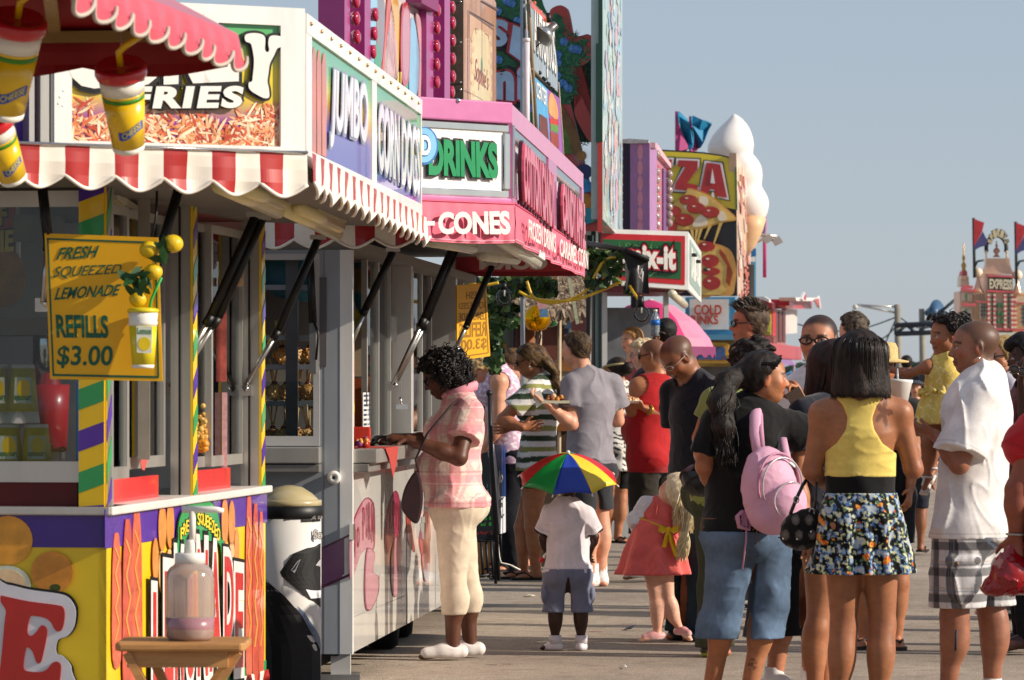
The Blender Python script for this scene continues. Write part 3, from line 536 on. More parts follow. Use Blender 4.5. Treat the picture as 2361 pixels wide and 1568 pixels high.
# ================================================================ near stall at the left edge: pink scalloped canopy with hanging cups
def near_stall():
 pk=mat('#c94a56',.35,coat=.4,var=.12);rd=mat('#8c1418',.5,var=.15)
 F=P(548,78,12.2);zt=F.z;N=Vector((-1.19,10.2,zt));FL=Vector((-2.3,12.35,zt));NL=Vector((-2.6,10.2,zt))
 t=thing('stall_canopy','pink red scalloped fabric canopy of the nearest stall hung with souvenir cups','canopy',Vector((-1.7,11.3,2.4)))
 mb=MB();rp=Vector((-2.0,11.2,zt+.55))
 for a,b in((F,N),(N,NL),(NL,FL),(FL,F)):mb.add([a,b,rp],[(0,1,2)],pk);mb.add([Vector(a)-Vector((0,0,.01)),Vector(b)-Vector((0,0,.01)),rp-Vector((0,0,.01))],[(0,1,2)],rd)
 mb.build('roof_fabric',t)
 mb=MB();pm=lambda s:pk
 scallop(mb,[F,N],[F-Vector((-.02,0,.125)),N-Vector((-.02,0,.125))],10,pm,.05,10,edge=mat('#b7aca0',.5));mb.build('side_valance',t)
 mb=MB();scallop(mb,[F-Vector((.03,0,0)),FL],[F-Vector((.03,0,.135)),FL-Vector((0,0,.135))],3,lambda s:rd,.03,10);mb.build('far_valance',t)
 mb=MB();br=mat('#9c8350',.4,metal=.6)
 mb.beam(F-Vector((.05,.05,.01)),FL-Vector((0,.05,.01)),.04,.035,br);mb.beam(F-Vector((.05,.05,.01)),N-Vector((.05,0,.01)),.04,.035,br);mb.beam(P(125,60,12.1),P(110,-60,10.9),.04,.04,br);mb.build('canopy_frame',t)
 mb=MB();mb.tube([(-2.45,10.6,0),(-2.45,10.6,zt)],.025,br);mb.tube([(-2.25,12.3,0),(-2.25,12.3,zt)],.025,br);mb.split('canopy_pole',t)
 lid=mat('#c11f28',.22,coat=.6);grp='souvenir cups hanging from the near canopy'
 cb=mat('#ecc010',.25,coat=.5,var=.04);blue=mat('#1f4fb0',.3,coat=.4);gb=mat('#3f8a1e',.4)
 def cup(x0,y0,x1,y1,wd,d,lab,straw=True):
  top=P(x0,y0,d-.14);bot=P(x1,y1,d);ax=(top-bot);h=ax.length;ax.normalize();R=wd/2/F0*d
  t=thing('souvenir_cup',lab,'cup',bot,grp)
  r=lambda q:R*(.66+.34*q)
  mb=MB();mb.lathe(bot,[(r(0)*.9,0),(r(0),h*.012),(r(.07),h*.07)],CUPW,ax,28);mb.lathe(bot,[(r(.07),h*.07),(r(.62),h*.62)],cb,ax,28);mb.lathe(bot,[(r(.62),h*.62),(r(.67),h*.67)],gb,ax,28);mb.lathe(bot,[(r(.67),h*.67),(r(.7),h*.7)],cb,ax,28);mb.lathe(bot,[(r(.7),h*.7),(r(.86),h*.86)],CUPW,ax,28)
  side=Vector((.35,-1,0)).normalized();side=(side-ax*side.dot(ax)).normalized();tn=side.cross(ax)
  for k in range(10):
   a0,a1=-.75+k*.15,-.75+(k+1)*.15
   hh=lambda a:h*(.24+.05*math.sin(a*2.6))
   q=[bot+ax*(hh(a)+e)+(side*math.cos(a)-tn*math.sin(a))*(r((hh(a)+e)/h)+.0012)for a,e in((a0,0),(a1,0),(a1,h*.1),(a0,h*.1))]
   mb.add(q,[(0,1,2,3)],blue,True)
  base,fb=textmesh('CHEESE',.02)
  xs=[v[0]for v in base];mx=max(xs)
  out=[]
  for v in base:
   a=(.5-v[0]/mx)*-1.15;z=h*(.265+.05*math.sin(-a*-2.6))+v[1]*.028;out.append(bot+ax*z+(side*math.cos(a)-tn*math.sin(a))*-1*-(r(z/h)+.0022))
  mb.add(out,fb,mat('#d8c860',.4));mb.build('cup_body',t)
  mb=MB();mb.lathe(bot,[(R*1.02,h*.86),(R*1.08,h*.9),(R*1.06,h*.97),(R*.95,h*1.0),(R*.9,h*.985),(.002,h*.985)],lid,ax,28);mb.build('lid',t)
  if straw:
   mb=MB();s0=bot+ax*h*.98;mb.tube([s0,s0+ax*h*.16,s0+ax*h*.23+Vector((.02,0,0)),s0+ax*h*.36+Vector((.075,0,0))],.011,cb,10);mb.build('straw',t)
  mb=MB();mb.tube([bot+ax*h,Vector((top.x-.01,d,zt-.02))],.0025,CUPW,5);mb.build('cord',t)
 cup(277,148,297,345,112,11.7,'yellow souvenir cup with red lid hanging in front of the fries sign')
 cup(42,38,12,268,128,11.2,'big yellow souvenir cup cut by the left photo edge, under the canopy corner')
 cup(-22,270,32,415,96,11.5,'tilted yellow souvenir cup hanging lowest at the left edge',False)
near_stall()
# ================================================================ candy trailer (grey end, white side, pink signs)
A2=G(807,18.9);A2.x=-.797;B2=Vector((-.252,25.,0));W4=Wall(A2,B2);uE=Vector((-1,.05,0)).normalized();W3=Wall(A2,A2+uE*2.3)
SD=G(1172,18.75);WS4=Wall(SD,G(1338,24.9));WS3=Wall(SD,G(955,18.35))
PINK=mat('#bf6c9c',.3,coat=.4,var=.1);PINKL=mat('#cb83a8',.35,coat=.3,var=.1);MAG=mat('#9c2f76',.3,coat=.4,var=.1);PINKF=mat('#d8667c',.5,var=.1,vs=5);ROSE=mat('#b51d55',.25,coat=.6,var=.06)
GREY=mat('#92979d',.35,coat=.25,var=.16,vs=3,stretch=(1,1,.25));GREYL=mat('#b5b3b0',.35,coat=.2,var=.08,vs=3)
CT=thing('food_trailer','pink and grey candy and drinks trailer with candy apples in its end window','food trailer',(A2+B2)/2+Vector((-.9,0,0)))
def mirror_text_board():pass
def pink_trailer():
 Z0,Z1=.13,2.12
 mb=MB();u=lambda x:W3.uz(x,900)[0];zz=lambda y:W3.uz(750,y)[1]
 uw0,uw1=u(737),u(560);zw0,zw1=zz(1028),zz(585)
 W3.rect(mb,0,uw0,Z0,Z1,-.05,0,GREY);W3.rect(mb,uw1,2.2,Z0,Z1,-.05,0,GREY);W3.rect(mb,uw0,uw1,Z0,zw0,-.05,0,GREY);W3.rect(mb,uw0,uw1,zw1,Z1,-.05,0,GREY)
 W3.poly(mb,[(742,1267),(794,1241),(794,1324),(742,1350)],mat('#7d4a70',.3,coat=.3,var=.1),.001,.002)
 W3.poly(mb,[(690,1267+20),(807,1231),(807,1236),(690,1292)],mat('#53173a',.3,coat=.3),.003,.002);W3.poly(mb,[(690,1372),(807,1322),(807,1328),(690,1380)],mat('#53173a',.3,coat=.3),.003,.002)
 W3.poly(mb,[(690,1292),(807,1236),(807,1322),(690,1372)],mat('#8a5078',.3,coat=.3,var=.1),.001,.0015)
 W3.rect(mb,u(747)-.002,u(747)+.002,Z0,Z1,.0005,.0015,mat('#6a6d72',.5))
 mb.build('end_wall',CT)
 mb=MB();c=W3.px(771,1101,0);mb.lathe(c,[(.032,0),(.034,.02),(.022,.03),(.012,.026),(.001,.02)],WHITE,W3.n,18);mb.lathe(c+W3.n*.021,[(.012,0),(.001,.008)],BLACK,W3.n,12);mb.build('cable_port',CT)
 mb=MB();fw=.03
 W3.rect(mb,uw0,uw0+fw,zw0,zw1,-.06,.012,GREYL);W3.rect(mb,uw0+fw,uw1,zw0,zw0+fw*1.6,-.06,.012,GREYL);W3.rect(mb,uw0+fw,uw1,zw1-fw,zw1,-.06,.012,GREYL)
 fr=mb.build('window_frame',CT);mb=MB();W3.rect(mb,uw0+fw,uw1,zw0+fw*1.6,zz(880),-.02,-.016,GLASS);mb.build('pane',fr)
 mb=MB();W3.rect(mb,uw0-.01,uw1,zw0-.085,zw0-.005,.002,.11,ALU);W3.rect(mb,uw0-.01,uw1,zw0-.13,zw0-.09,.002,.10,mat('#8e8a84',.4,metal=.5));mb.build('counter',CT,bevel=.005)
 mb=MB();W3.rect(mb,-.02+uw0,uw1+.3,.9,2.1,-.75,-.72,mat('#77726a',.6));W3.rect(mb,uw0,uw1,zw0-.02,zw0,-.72,-.06,STEEL);mb.build('display_case',CT)
 shelf=[]
 for y,o0 in((925,-.40),(915,-.42),(840,-.42),(772,-.42),(655,-.5)):
  z=zz(y);
  if y==915:continue
  mb=MB();W3.rect(mb,uw0+.02,uw1,z-.025,z,-.5,-.13,mat('#8b8f96',.35,metal=.5));mb.build('shelf',CT)
 mb=MB();ux=u(668)
 W3.rect(mb,ux-.03,ux+.03,zw0,zw1,-.12,-.09,mat('#55575b',.4,metal=.4));mb.build('mullion',CT)
 mb=MB();mb.ball(W3.px(690,630,-.3),.17,mat('#4f8ca0',.5,var=.25),16,(1.4,.5,.8));mb.build('candy_bag',CT)
 mb=MB();p0,p1=W3.px(717,598,.05),W3.px(724,745,.05);mb.tube([p0,p1],.02,BLACK,10);W3.bar(mb,716,731,720,860,.01,.06,mat('#777777',.4,metal=.5));mb.tube([W3.px(728,745,.06),W3.px(738,770,.08),W3.px(732,830,.07)],.006,BLACK,6);W3.bar(mb,733,753,640,845,0.001,.012,mat('#5b5658',.5));mb.build('side_strut',CT)
 mb=MB();zc=W4.uz(820,1062)[1];sp=mat('#e2ded6',.16,coat=.8,var=.04,vs=2)
 W4.rect(mb,0,W4.L,Z0,zc,-.05,0,sp)
 seam=mat('#8d8a86',.5);c8=lambda x,y:(518.8+x*.3015,1095+y*.3015)
 for y0,y1,xr in((385,255,1335),(1090,920,1380)):
  W4.poly(mb,[c8(965,y0),c8(xr,y1),c8(xr,y1+5),c8(965,y0+6)],seam,.0005,.001)
 for x,ya,yb in((1386,150,1140),(1607,600,1020)):W4.poly(mb,[c8(x,ya),c8(x+5,ya),c8(x+5,yb),c8(x,yb)],seam,.0005,.001)
 pf=mat('#e39aa8',.18,coat=.8,var=.06);pe=mat('#9c2a50',.2,coat=.8,var=.1);pr=mat('#c0305a',.2,coat=.8)
 def petal(pts,k,fill=pf,g=7):
  q=bez([c8(*p)for p in pts],5);cx=sum(p[0]for p in q)/len(q);cy=sum(p[1]for p in q)/len(q)
  W4.poly(mb,q,pe,.001+k*.002,.001)
  W4.poly(mb,[(cx+(p[0]-cx)*.86,cy+(p[1]-cy)*.955)for p in q],fill,.0022+k*.002,.001)
 petal([(955,800),(950,520),(985,330),(1050,200),(1095,172),(1135,220),(1145,330),(1140,560),(1085,560),(1030,620),(985,740)],0)
 petal([(1065,700),(1085,560),(1140,600),(1130,740),(1170,780),(1170,900),(1120,1020),(1075,1030),(1060,900)],1)
 petal([(1220,560),(1225,380),(1250,230),(1290,125),(1325,150),(1345,300),(1340,500),(1360,560),(1300,480),(1250,600)],0,pr)
 petal([(1268,600),(1300,470),(1345,560),(1340,700),(1350,760),(1320,900),(1285,930),(1265,800)],1)
 petal([(1480,500),(1500,380),(1520,300),(1550,300),(1560,560),(1545,640),(1500,620)],0,pr);petal([(1500,620),(1545,590),(1562,640),(1555,780),(1535,820),(1515,780)],1)
 petal([(1380,300),(1395,260),(1410,300),(1440,500),(1450,590),(1420,560),(1390,480)],0,mat('#c94a2c',.2,coat=.8,var=.2))
 for k,(ch,x0,x1,y0,y1)in enumerate((('W',966,992,420,640),('O',1000,1020,400,560),('P',1045,1062,250,500),('O',1070,1085,220,490),('R',1090,1106,210,500),('N',1112,1130,220,520),('A',1252,1272,230,420),('P',1278,1294,200,400),('P',1300,1314,210,400),('L',1320,1334,230,430))):
  text(mb,W4,ch,[c8(x0,y1),c8(x1,y1-10),c8(x0,y0)],mat('#a81f48',.2,coat=.8),.006,.001,.02)
 for x,y in((955,435),(1500,430),(1507,380)):W4.poly(mb,[c8(x-7,y-60),c8(x+7,y-60),c8(x+7,y+60),c8(x-7,y+60)],CHROME,.002,.02)
 mb.build('side_panel',CT)
 mb=MB();W4.rect(mb,-.004,.05,Z0,Z1,-.05,.012,WPAINT);mb.build('corner_trim',CT)
 mb=MB();W4.rect(mb,.0,W4.L,Z0-.01,Z0+.1,-1.9,-.06,BLACK);W4.rect(mb,.05,W4.L,.85,.9,-.6,-.06,STEEL);mb.build('floor_frame',CT)
 mb=MB();W4.rect(mb,.02,W4.L,Z1,Z1+.05,-2.,.02,mat('#7c7872',.6));WI=Wall(A2-W4.n*1.7,B2-W4.n*1.7);WI.n=W4.n;WI.rect(mb,0,W4.L,.2,Z1,-.04,0,mat('#4c2a24',.6,var=.3));W4.rect(mb,W4.L-.05,W4.L,.2,Z1,-1.7,-.06,GREYL);mb.build('cabin',CT)
 mb=MB();t0,t1=W4.uz(812,1070)[0],W4.uz(950,1030)[0]
 W4.rect(mb,.03,t1+.2,zc-.01,zc+.06,.0,.13,ALU);W4.rect(mb,.03,t1+.2,zc-.055,zc-.012,.0,.09,mat('#8f8b86',.4,metal=.5));mb.build('serving_tray',CT,bevel=.006)
 o=-.10
 def post(x0,x1,m=GREYL,z0=zc+.06,dep=.0):
  """post whose camera-facing side spans x0..x1"""
  a=W4.uz(x1,900,dep)[0];wdt=(x1-x0)/F0*(18.9+a*.95)
  mb=MB();W4.rect(mb,a,a+.09,z0,Z1,dep-wdt*1.03,dep,m);W4.rect(mb,a+.09,a+.1,z0,Z1,dep-wdt,dep-.012,DARK)
  return mb.build('post',CT)
 post(905,948);post(999,1051)
 for x0,x1 in((846,902),(952,996)):
  a,b=W4.uz(x0,900,o)[0],W4.uz(x1,900,o)[0]
  mb=MB();W4.rect(mb,a,a+.04,zc+.06,Z1,o-.03,o,ALU);W4.rect(mb,b-.04,b,zc+.06,Z1,o-.03,o,ALU);W4.rect(mb,a+.04,b-.04,zc+.06,zc+.1,o-.03,o,ALU);W4.rect(mb,(a+b)/2-.02,(a+b)/2+.02,zc+.1,Z1,o-.028,o-.002,ALU)
  f=mb.build('window',CT);mb=MB();W4.rect(mb,a+.04,b-.04,zc+.1,Z1,o-.02,o-.016,GLASS);mb.build('pane',f)
 mb=MB();W4.bar(mb,877,893,905,1010,o+.004,o+.01,mat('#e5e3df',.4))
 for k in range(9):
  W4.bar(mb,878,884,910+k*11,915+k*11,o+.0102,o+.012,mat('#2a3550',.5));W4.bar(mb,886,892,910+k*11,914+k*11,o+.0102,o+.012,mat('#7a828c',.5))
 mb.build('price_list',CT)
 mb=MB();W4.bar(mb,848,857,750,1020,o+.004,o+.01,mat('#d9b7a8',.4,var=.3));W4.poly(mb,ell(853,940,4,25),YEL,o+.0102,.001);text(mb,W4,'POPCORN',[(850,935),(856,930),(850,780)],RED,o+.0102,.001,.03);mb.build('sticker',CT)
 for x0,x1,y0,y1 in((902,915,728,790),(1050-17,1051,740,790)):
  mb=MB();a=W4.uz(x1,760)[0];c=P((x0+x1)/2,(y0+y1)/2,18.9+a*.98-.012);h=(y1-y0)/2/F0*20;w_=(x1-x0)/2/F0*20;mb.box(c,(w_,0,0),(0,.004,0),(0,0,h),STEEL);mb.build('strike_plate',CT)
 mb=MB();c=P(927,938,19.55);mb.box(c,(.03,0,0),(0,.012,0),(0,0,.012),CHROME);mb.tube([c,c+Vector((-.01,-.01,.05))],.006,CHROME,8);mb.build('latch',CT)
 mb=MB();wq=Wall(G(805,21.2),G(960,21.2));wq.bar(mb,812,850,872,1010,-.02,0,mat('#a0481c',.5,var=.3));wq.bar(mb,812,850,700,868,-.02,0,mat('#c7a888',.5,var=.2));wq.bar(mb,816,838,715,770,.001,.004,mat('#c9b020',.4,var=.3));wq.bar(mb,858,880,900,1000,.0,.02,mat('#5f97c9',.4,var=.3,vs=30));wq.bar(mb,858,880,880,900,.0,.02,WHITE);mb.build('back_panel',CT)
 mb=MB();mb.ball(P(838,640,20.9),.13,mat('#c9a27a',.4,var=.5,vs=6,color2='#3a8a9a'),16,(.5,.5,1.6));mb.build('cotton_candy',CT)
 d=19.3
 gas_strut(P(800,815,d),P(843,712,d),P(906,580,d),CT);d=20.2;gas_strut(P(906,888,d),P(978,733,d),P(1040,577,d),CT);gas_strut(P(910,888,d+.03),P(984,738,d+.03),P(1050,577,d+.03),CT);d=22.5;gas_strut(P(1050,805,d),P(1076,750,d),P(1135,612,d),CT)
 zr=WS4.uz(1172,468)[1]
 mb=MB();q=[SD,WS3.pt(WS3.L,0),A2+uE*2.2,B2-W4.n*1.9,WS4.pt(WS4.L,0)]
 mb.prism([p+Vector((0,0,zr-.055))for p in q],(0,0,.045),mat('#9a948c',.5,var=.15));mb.build('awning_deck',CT)
 for a,b in((P(985,555,18.8),P(1090,572,19.4)),(P(1110,588,19.8),P(1190,598,20.2)),(P(1150,552,18.85),P(1238,607,20.9)),(P(1190,556,19.6),P(1228,585,20.8))):
  mb=MB();mb.tube([a,b],.03,mat('#d9d6bf',.3,coat=.5),12);mb.beam(Vector(a)+Vector((0,0,.035)),Vector(b)+Vector((0,0,.035)),.09,.04,WPAINT);mb.build('tube_lamp',CT)
 zt=WS3.uz(1153,236)[1];zb=zr
 mb=MB();WS3.rect(mb,-.0,WS3.L,zt-.105,zt,-.1,.035,PINK);WS3.rect(mb,0,WS3.L,zt-.15,zt-.105,-.06,.012,CHROME);WS3.rect(mb,0,WS3.L,zb+.02,zb+.06,-.06,.012,CHROME);WS3.rect(mb,0,WS3.L,zb-.04,zb+.02,-.08,.03,PINK)
 mb.ball(WS3.px(1045,233,.036),.012,CHROME,10);WS3.rect(mb,-.0,.045,zb+.06,zt-.15,-.06,.02,CHROME);mb.build('sign_frame',CT,bevel=.008)
 mb=MB();WS3.rect(mb,.045,WS3.L,zb+.06,zt-.15,-.03,-.004,ROSE)
 pl=[(960,280),(1120,288),(1156,294),(1158,320),(1163,345),(1163,380),(1157,405),(1156,438),(1148,444),(960,436)]
 WS3.poly(mb,pl,mat('#ece8e4',.2,coat=.6,var=.03),0,.006);sg=mb.build('sign_panel',CT)
 mb=MB();gl=mat('#128a52',.25,coat=.6);text(mb,WS3,'DRINKS',[(980,405),(1141,413),(980,318),(1138,330)],gl,.018,.01,.05,outline=(.045,),om=(BLACK,),spacing=.98)
 WS3.poly(mb,ell(968,337,33,44),mat('#2f6fa8',.25,coat=.5),.026,.006);WS3.poly(mb,ell(966,336,29,40),mat('#7cb6de',.25,coat=.5),.033,.005);text(mb,WS3,'D',[(958,358),(980,360),(958,312)],WHITE,.04,.003,.04,outline=(.05,),om=(mat('#2f6fa8',.3),));mb.build('lettering',sg)
 zt2=WS4.uz(1178,247)[1]
 mb=MB();WS4.rect(mb,.0,WS4.L,zt2-.10,zt2,-.1,.02,PINKL);WS4.rect(mb,.0,WS4.L,zb-.05,zb+.03,-.1,.02,PINKL)
 u_=[0,.14,WS4.uz(1259,500)[0]-.12,WS4.uz(1272,500)[0]+.1,WS4.L-.22,WS4.L]
 for a,b in((u_[0],u_[1]),(u_[2],u_[3]),(u_[4],u_[5])):WS4.rect(mb,a,b,zb+.03,zt2-.1,-.1,.022,PINK)
 WS4.rect(mb,0,WS4.L,zb,zt2,-.16,-.11,mat('#8a3a63',.5));mb.build('sign_frame',CT)
 mb=MB();WS4.rect(mb,.0,.06,zb+.03,zt2-.1,.022,.03,CHROME)
 for a,b in((u_[1],u_[2]),(u_[3],u_[4])):
  WS4.rect(mb,a,b,zt2-.14,zt2-.1,-.02,.014,CHROME);WS4.rect(mb,b-.06,b,zb+.03,zt2-.14,-.02,.012,CHROME);WS4.rect(mb,a,a+.05,zb+.03,zt2-.14,-.02,.012,CHROME)
 mb.build('chrome_trim',CT)
 for a,b,wd,cs in((u_[1],u_[2],'COTTON CANDY',((1181,462),(1256,533),(1181,325),(1253,403))),(u_[3],u_[4],'CANDY APPLE',((1274,525),(1330,585),(1274,420),(1327,470)))):
  mb=MB();WS4.rect(mb,a,b,zb+.03,zt2-.1,-.05,-.02,mat('#e5dfe2',.22,coat=.5,var=.05));WS4.rect(mb,a,b,zt2-.26,zt2-.19,-.02,-.017,mat('#d9a9c4',.3));WS4.rect(mb,a,b,zb+.06,zb+.13,-.02,-.017,mat('#d4b2cc',.3));s_=mb.build('sign_panel',CT)
  mb=MB();text(mb,WS4,wd,cs,mat('#d8586f',.3,coat=.4),.03,.03,.05,outline=(.035,),om=(mat('#3a0d1c',.4),));mb.build('lettering',s_)
 zv0=WS3.uz(1153,470)[1];zv1=WS3.uz(1150,560)[1]
 def cloth(wall,u0,u1,z0,z1,m,words,off=.035,sag=.03):
  mb=MB();n=40;r=6
  vs=[wall.pt(u0+(u1-u0)*i/n,z0+(z1-z0)*k/r-(sag*math.sin(math.pi*min(1,max(0,i/n)))*.3 if k==r else 0),off+.008*k/r*math.sin(i*.9)+.012*mnoise.noise(Vector((i*.35,k*.5,2)))*k/r)for i in range(n+1)for k in range(r+1)]
  mb.add(vs,[(i*(r+1)+k,(i+1)*(r+1)+k,(i+1)*(r+1)+k+1,i*(r+1)+k+1)for i in range(n)for k in range(r)],m,True)
  mb.tube([vs[i*(r+1)]for i in range(n+1)],.006,mat('#c9486a',.5),5);mb.tube([vs[i*(r+1)+r]+Vector((0,0,.012))for i in range(n+1)],.004,mat('#e39aa8',.5),5)
  ob=mb.build('valance',CT);mb=MB()
  for a in words:text(mb,wall,*a[:2],a[2],off+.036,.001,a[3],**a[4])
  if words:mb.build('lettering',ob)
 lw=mat('#e9d9d2',.5)
 cloth(WS3,-.01,WS3.L,zv0,zv1,PINKF,[('CONES',[(988,541),(1155,542),(988,490),(1152,487)],lw,.045,{}),('-',[(962,521),(980,521),(962,511)],lw,.02,{})])
 cloth(WS4,.0,WS4.L,zv0,zv1+.005,PINKF,[('FROZEN DRINKS',[(1186,548),(1252,585),(1186,505),(1252,540)],lw,.02,{}),('CARAMEL CORN',[(1262,590),(1330,622),(1262,550),(1330,580)],lw,.02,{})])
 E2=WS4.pt(WS4.L,0);WE=Wall(E2,E2+Vector((-1.2,.1,0)))
 mb=MB();a=WE.uz(1330,560)[0];b=WE.uz(1050,560)[0];z0,z1=WE.uz(1200,560)[1],WE.uz(1200,637)[1]
 WE.rect(mb,a,b,z1+.03,z0,-.01,-.002,mat('#c4404c',.5,var=.1));WE.rect(mb,a,b,z1,z1+.03,-.012,-.001,mat('#8f1a28',.5));ob=mb.build('valance',CT)
 mb=MB();text(mb,WE,'CORN',[(1105,622),(1262,622),(1105,590)],lw,.002,.001,.06,flip=True);mb.build('lettering',ob)
 for x,d in((930,21.2),(962,22.2)):
  mb=MB();c=Vector(((x-CX)/F0*d-.12,d,.33));mb.lathe(c-Vector((.09,0,0)),[(.2,0),(.31,.01),(.33,.05),(.33,.15),(.31,.18),(.2,.19)],mat('#161616',.8,bump=.3),(1,0,0),32);wl=mb.build('wheel',CT);mb=MB();mb.lathe(c-Vector((-.105,0,0)),[(.18,0),(.17,.01),(.05,-.01)],GREYL,(1,0,0),24);mb.build('hub',wl)
 mb=MB();c=G(785,18.98);mb.abox((c.x-.045,18.93,.03),(c.x+.05,19.03,.2),GREYL);mb.abox((c.x-.1,18.88,0.004),(c.x+.1,19.08,.03),STEEL);mb.build('jack_leg',CT)
pink_trailer()
# yellow sign hung at the far end of the candy trailer, seen from its back
def back_sign():
 w=Wall(G(1055,23.2),G(1126,23.5));t=thing('hanging_sign','yellow translucent lemonade sign seen from behind with mirrored letters','sign',P(1090,833,23.3));mb=MB()
 w.poly(mb,[(1051,658),(1118,652),(1128,821),(1051,832)],mat('#d99c0c',.5,var=.08),0,.008);mb.build('board',t)
 mb=MB();dk=mat('#8f6408',.5)
 for s_,c in(('FRESH',((1072,690),(1112,688),(1072,673))),('SQUEEZED',((1055,716),(1118,712),(1055,699))),('LEMONADE',((1055,740),(1118,737),(1055,722))),('REFILLS',((1056,780),(1118,775),(1056,745))),('$3.00',((1060,812),(1119,806),(1060,784)))):
  text(mb,w,s_,c,dk,.009,.001,0 if s_=='SQUEEZED' else.02,flip=True)
 for q in([(1054,822),(1122,812),(1122,815),(1054,825)],[(1113,660),(1115,660),(1124,814),(1122,814)]):w.poly(mb,q,dk,.009,.001)
 mb.build('lettering',t)
 mb=MB();mb.tube([P(1100,653,23.4),P(1100,636,23.5)],.004,BLACK,6);mb.build('cord',t)
back_sign()
# ---------------- candy apples: each one a thing
def candy_apples():
 grp='nut covered candy apples in the trailer window';nut=[mat('#c08a48',.5,var=.4,vs=90,bump=.9,bs=110),mat('#dcb070',.5,var=.4,vs=90,bump=.9,bs=110)];stick=mat('#c9a26a',.6);car=mat('#6a2a12',.25,coat=.5)
 mes={}
 rows=((800+120,960,1,'front'),(895,905,2,'middle'),(822,826,3,'upper'))
 r=random.Random(4)
 def make(c,m,lab):
  t=thing('candy_apple',lab,'candy apple',c-Vector((0,0,.045)),grp);mb=MB()
  mb.ball(c,.045,m,12,(1,1,.92))
  for k in range(46):
   a,b=r.uniform(0,6.28),math.acos(r.uniform(-1,.8));q=c+Vector((math.sin(b)*math.cos(a),math.sin(b)*math.sin(a),math.cos(b)*.92))*.045;mb.ball(q,r.uniform(.005,.009),m,5)
  mb.ball(c+Vector((0,0,.038)),.018,car,8);mb.build('apple',t)
  mb=MB()
  for k in range(3):mb.tube([c+Vector((k*.006-.006,0,.035)),c+Vector((r.uniform(-.04,.04),r.uniform(-.02,.02),.17+r.uniform(-.02,.01)))],.0045,stick,6)
  mb.build('stick',t)
 for(yb,off,rowname)in((1012,-.16,'on the steel counter behind the glass'),(925,-.2,'on the middle shelf'),(840,-.2,'on the upper shelf')):
  xs=(620,648,678,704,728)if yb==1012 else(622,650,676,700,727)if yb==925 else(640,672,704)
  for k,x in enumerate(xs):
   c=W3.px(x,yb,off);z=W3.uz(x,yb,off)[1]
   zs={1012:W3.uz(750,1028)[1],925:W3.uz(750,925)[1],840:W3.uz(750,840)[1]}[yb]
   c.z=zs+.045;c+=W3.n*r.uniform(-.03,.03)
   order=('first','second','third','fourth','fifth')[k]
   make(c,nut[(k+yb)%2],'nut covered candy apple %s, %s from the left'%(rowname,order))
candy_apples()
# things on the serving tray
def tray_things():
 t=thing('placemat','red woven placemat hanging over the edge of the steel serving tray','placemat',P(875,1035,19.4));mb=MB();zt=W4.uz(812,1068)[1]+.068
 m=mat('#b5423a',.8,var=.3,vs=60,bump=.6,bs=200);u0,u1=.28,.85
 W4.rect(mb,u0,u1,zt,zt+.004,-.1,.135,m);q=[W4.pt(u0+.02,zt+.003,.136),W4.pt(u1,zt+.003,.136),W4.pt(u1-.1,zt-.09,.137),W4.pt(u1-.25,zt-.15,.138),W4.pt(u1-.4,zt-.05,.137)];mb.prism(q,W4.n*.003,m);mb.build('mat_cloth',t)
 t=thing('candy_bag','clear bag of orange candy on the serving tray beside the gloved hand','candy bag',P(832,1030,19.25));mb=MB()
 for k in range(26):mb.ball(P(828+rnd.uniform(-14,22),1022+rnd.uniform(-8,6),19.25+rnd.uniform(-.05,.05)),rnd.uniform(.012,.02),mat(rnd.choice(('#c9782a','#a8341f','#d9a04a','#8f4a8a')),.25,coat=.6),8)
 mb.build('candy_pile',t);t2=thing('red_box','small red plastic box on the counter inside the candy trailer','box',P(832,1008,19.5));mb=MB();c=P(832,1000,19.5);mb.box(c,(.05,0,0),(0,.05,0),(0,0,.035),mat('#c0301c',.3,coat=.5));mb.build('box_body',t2,bevel=.008)
tray_things()
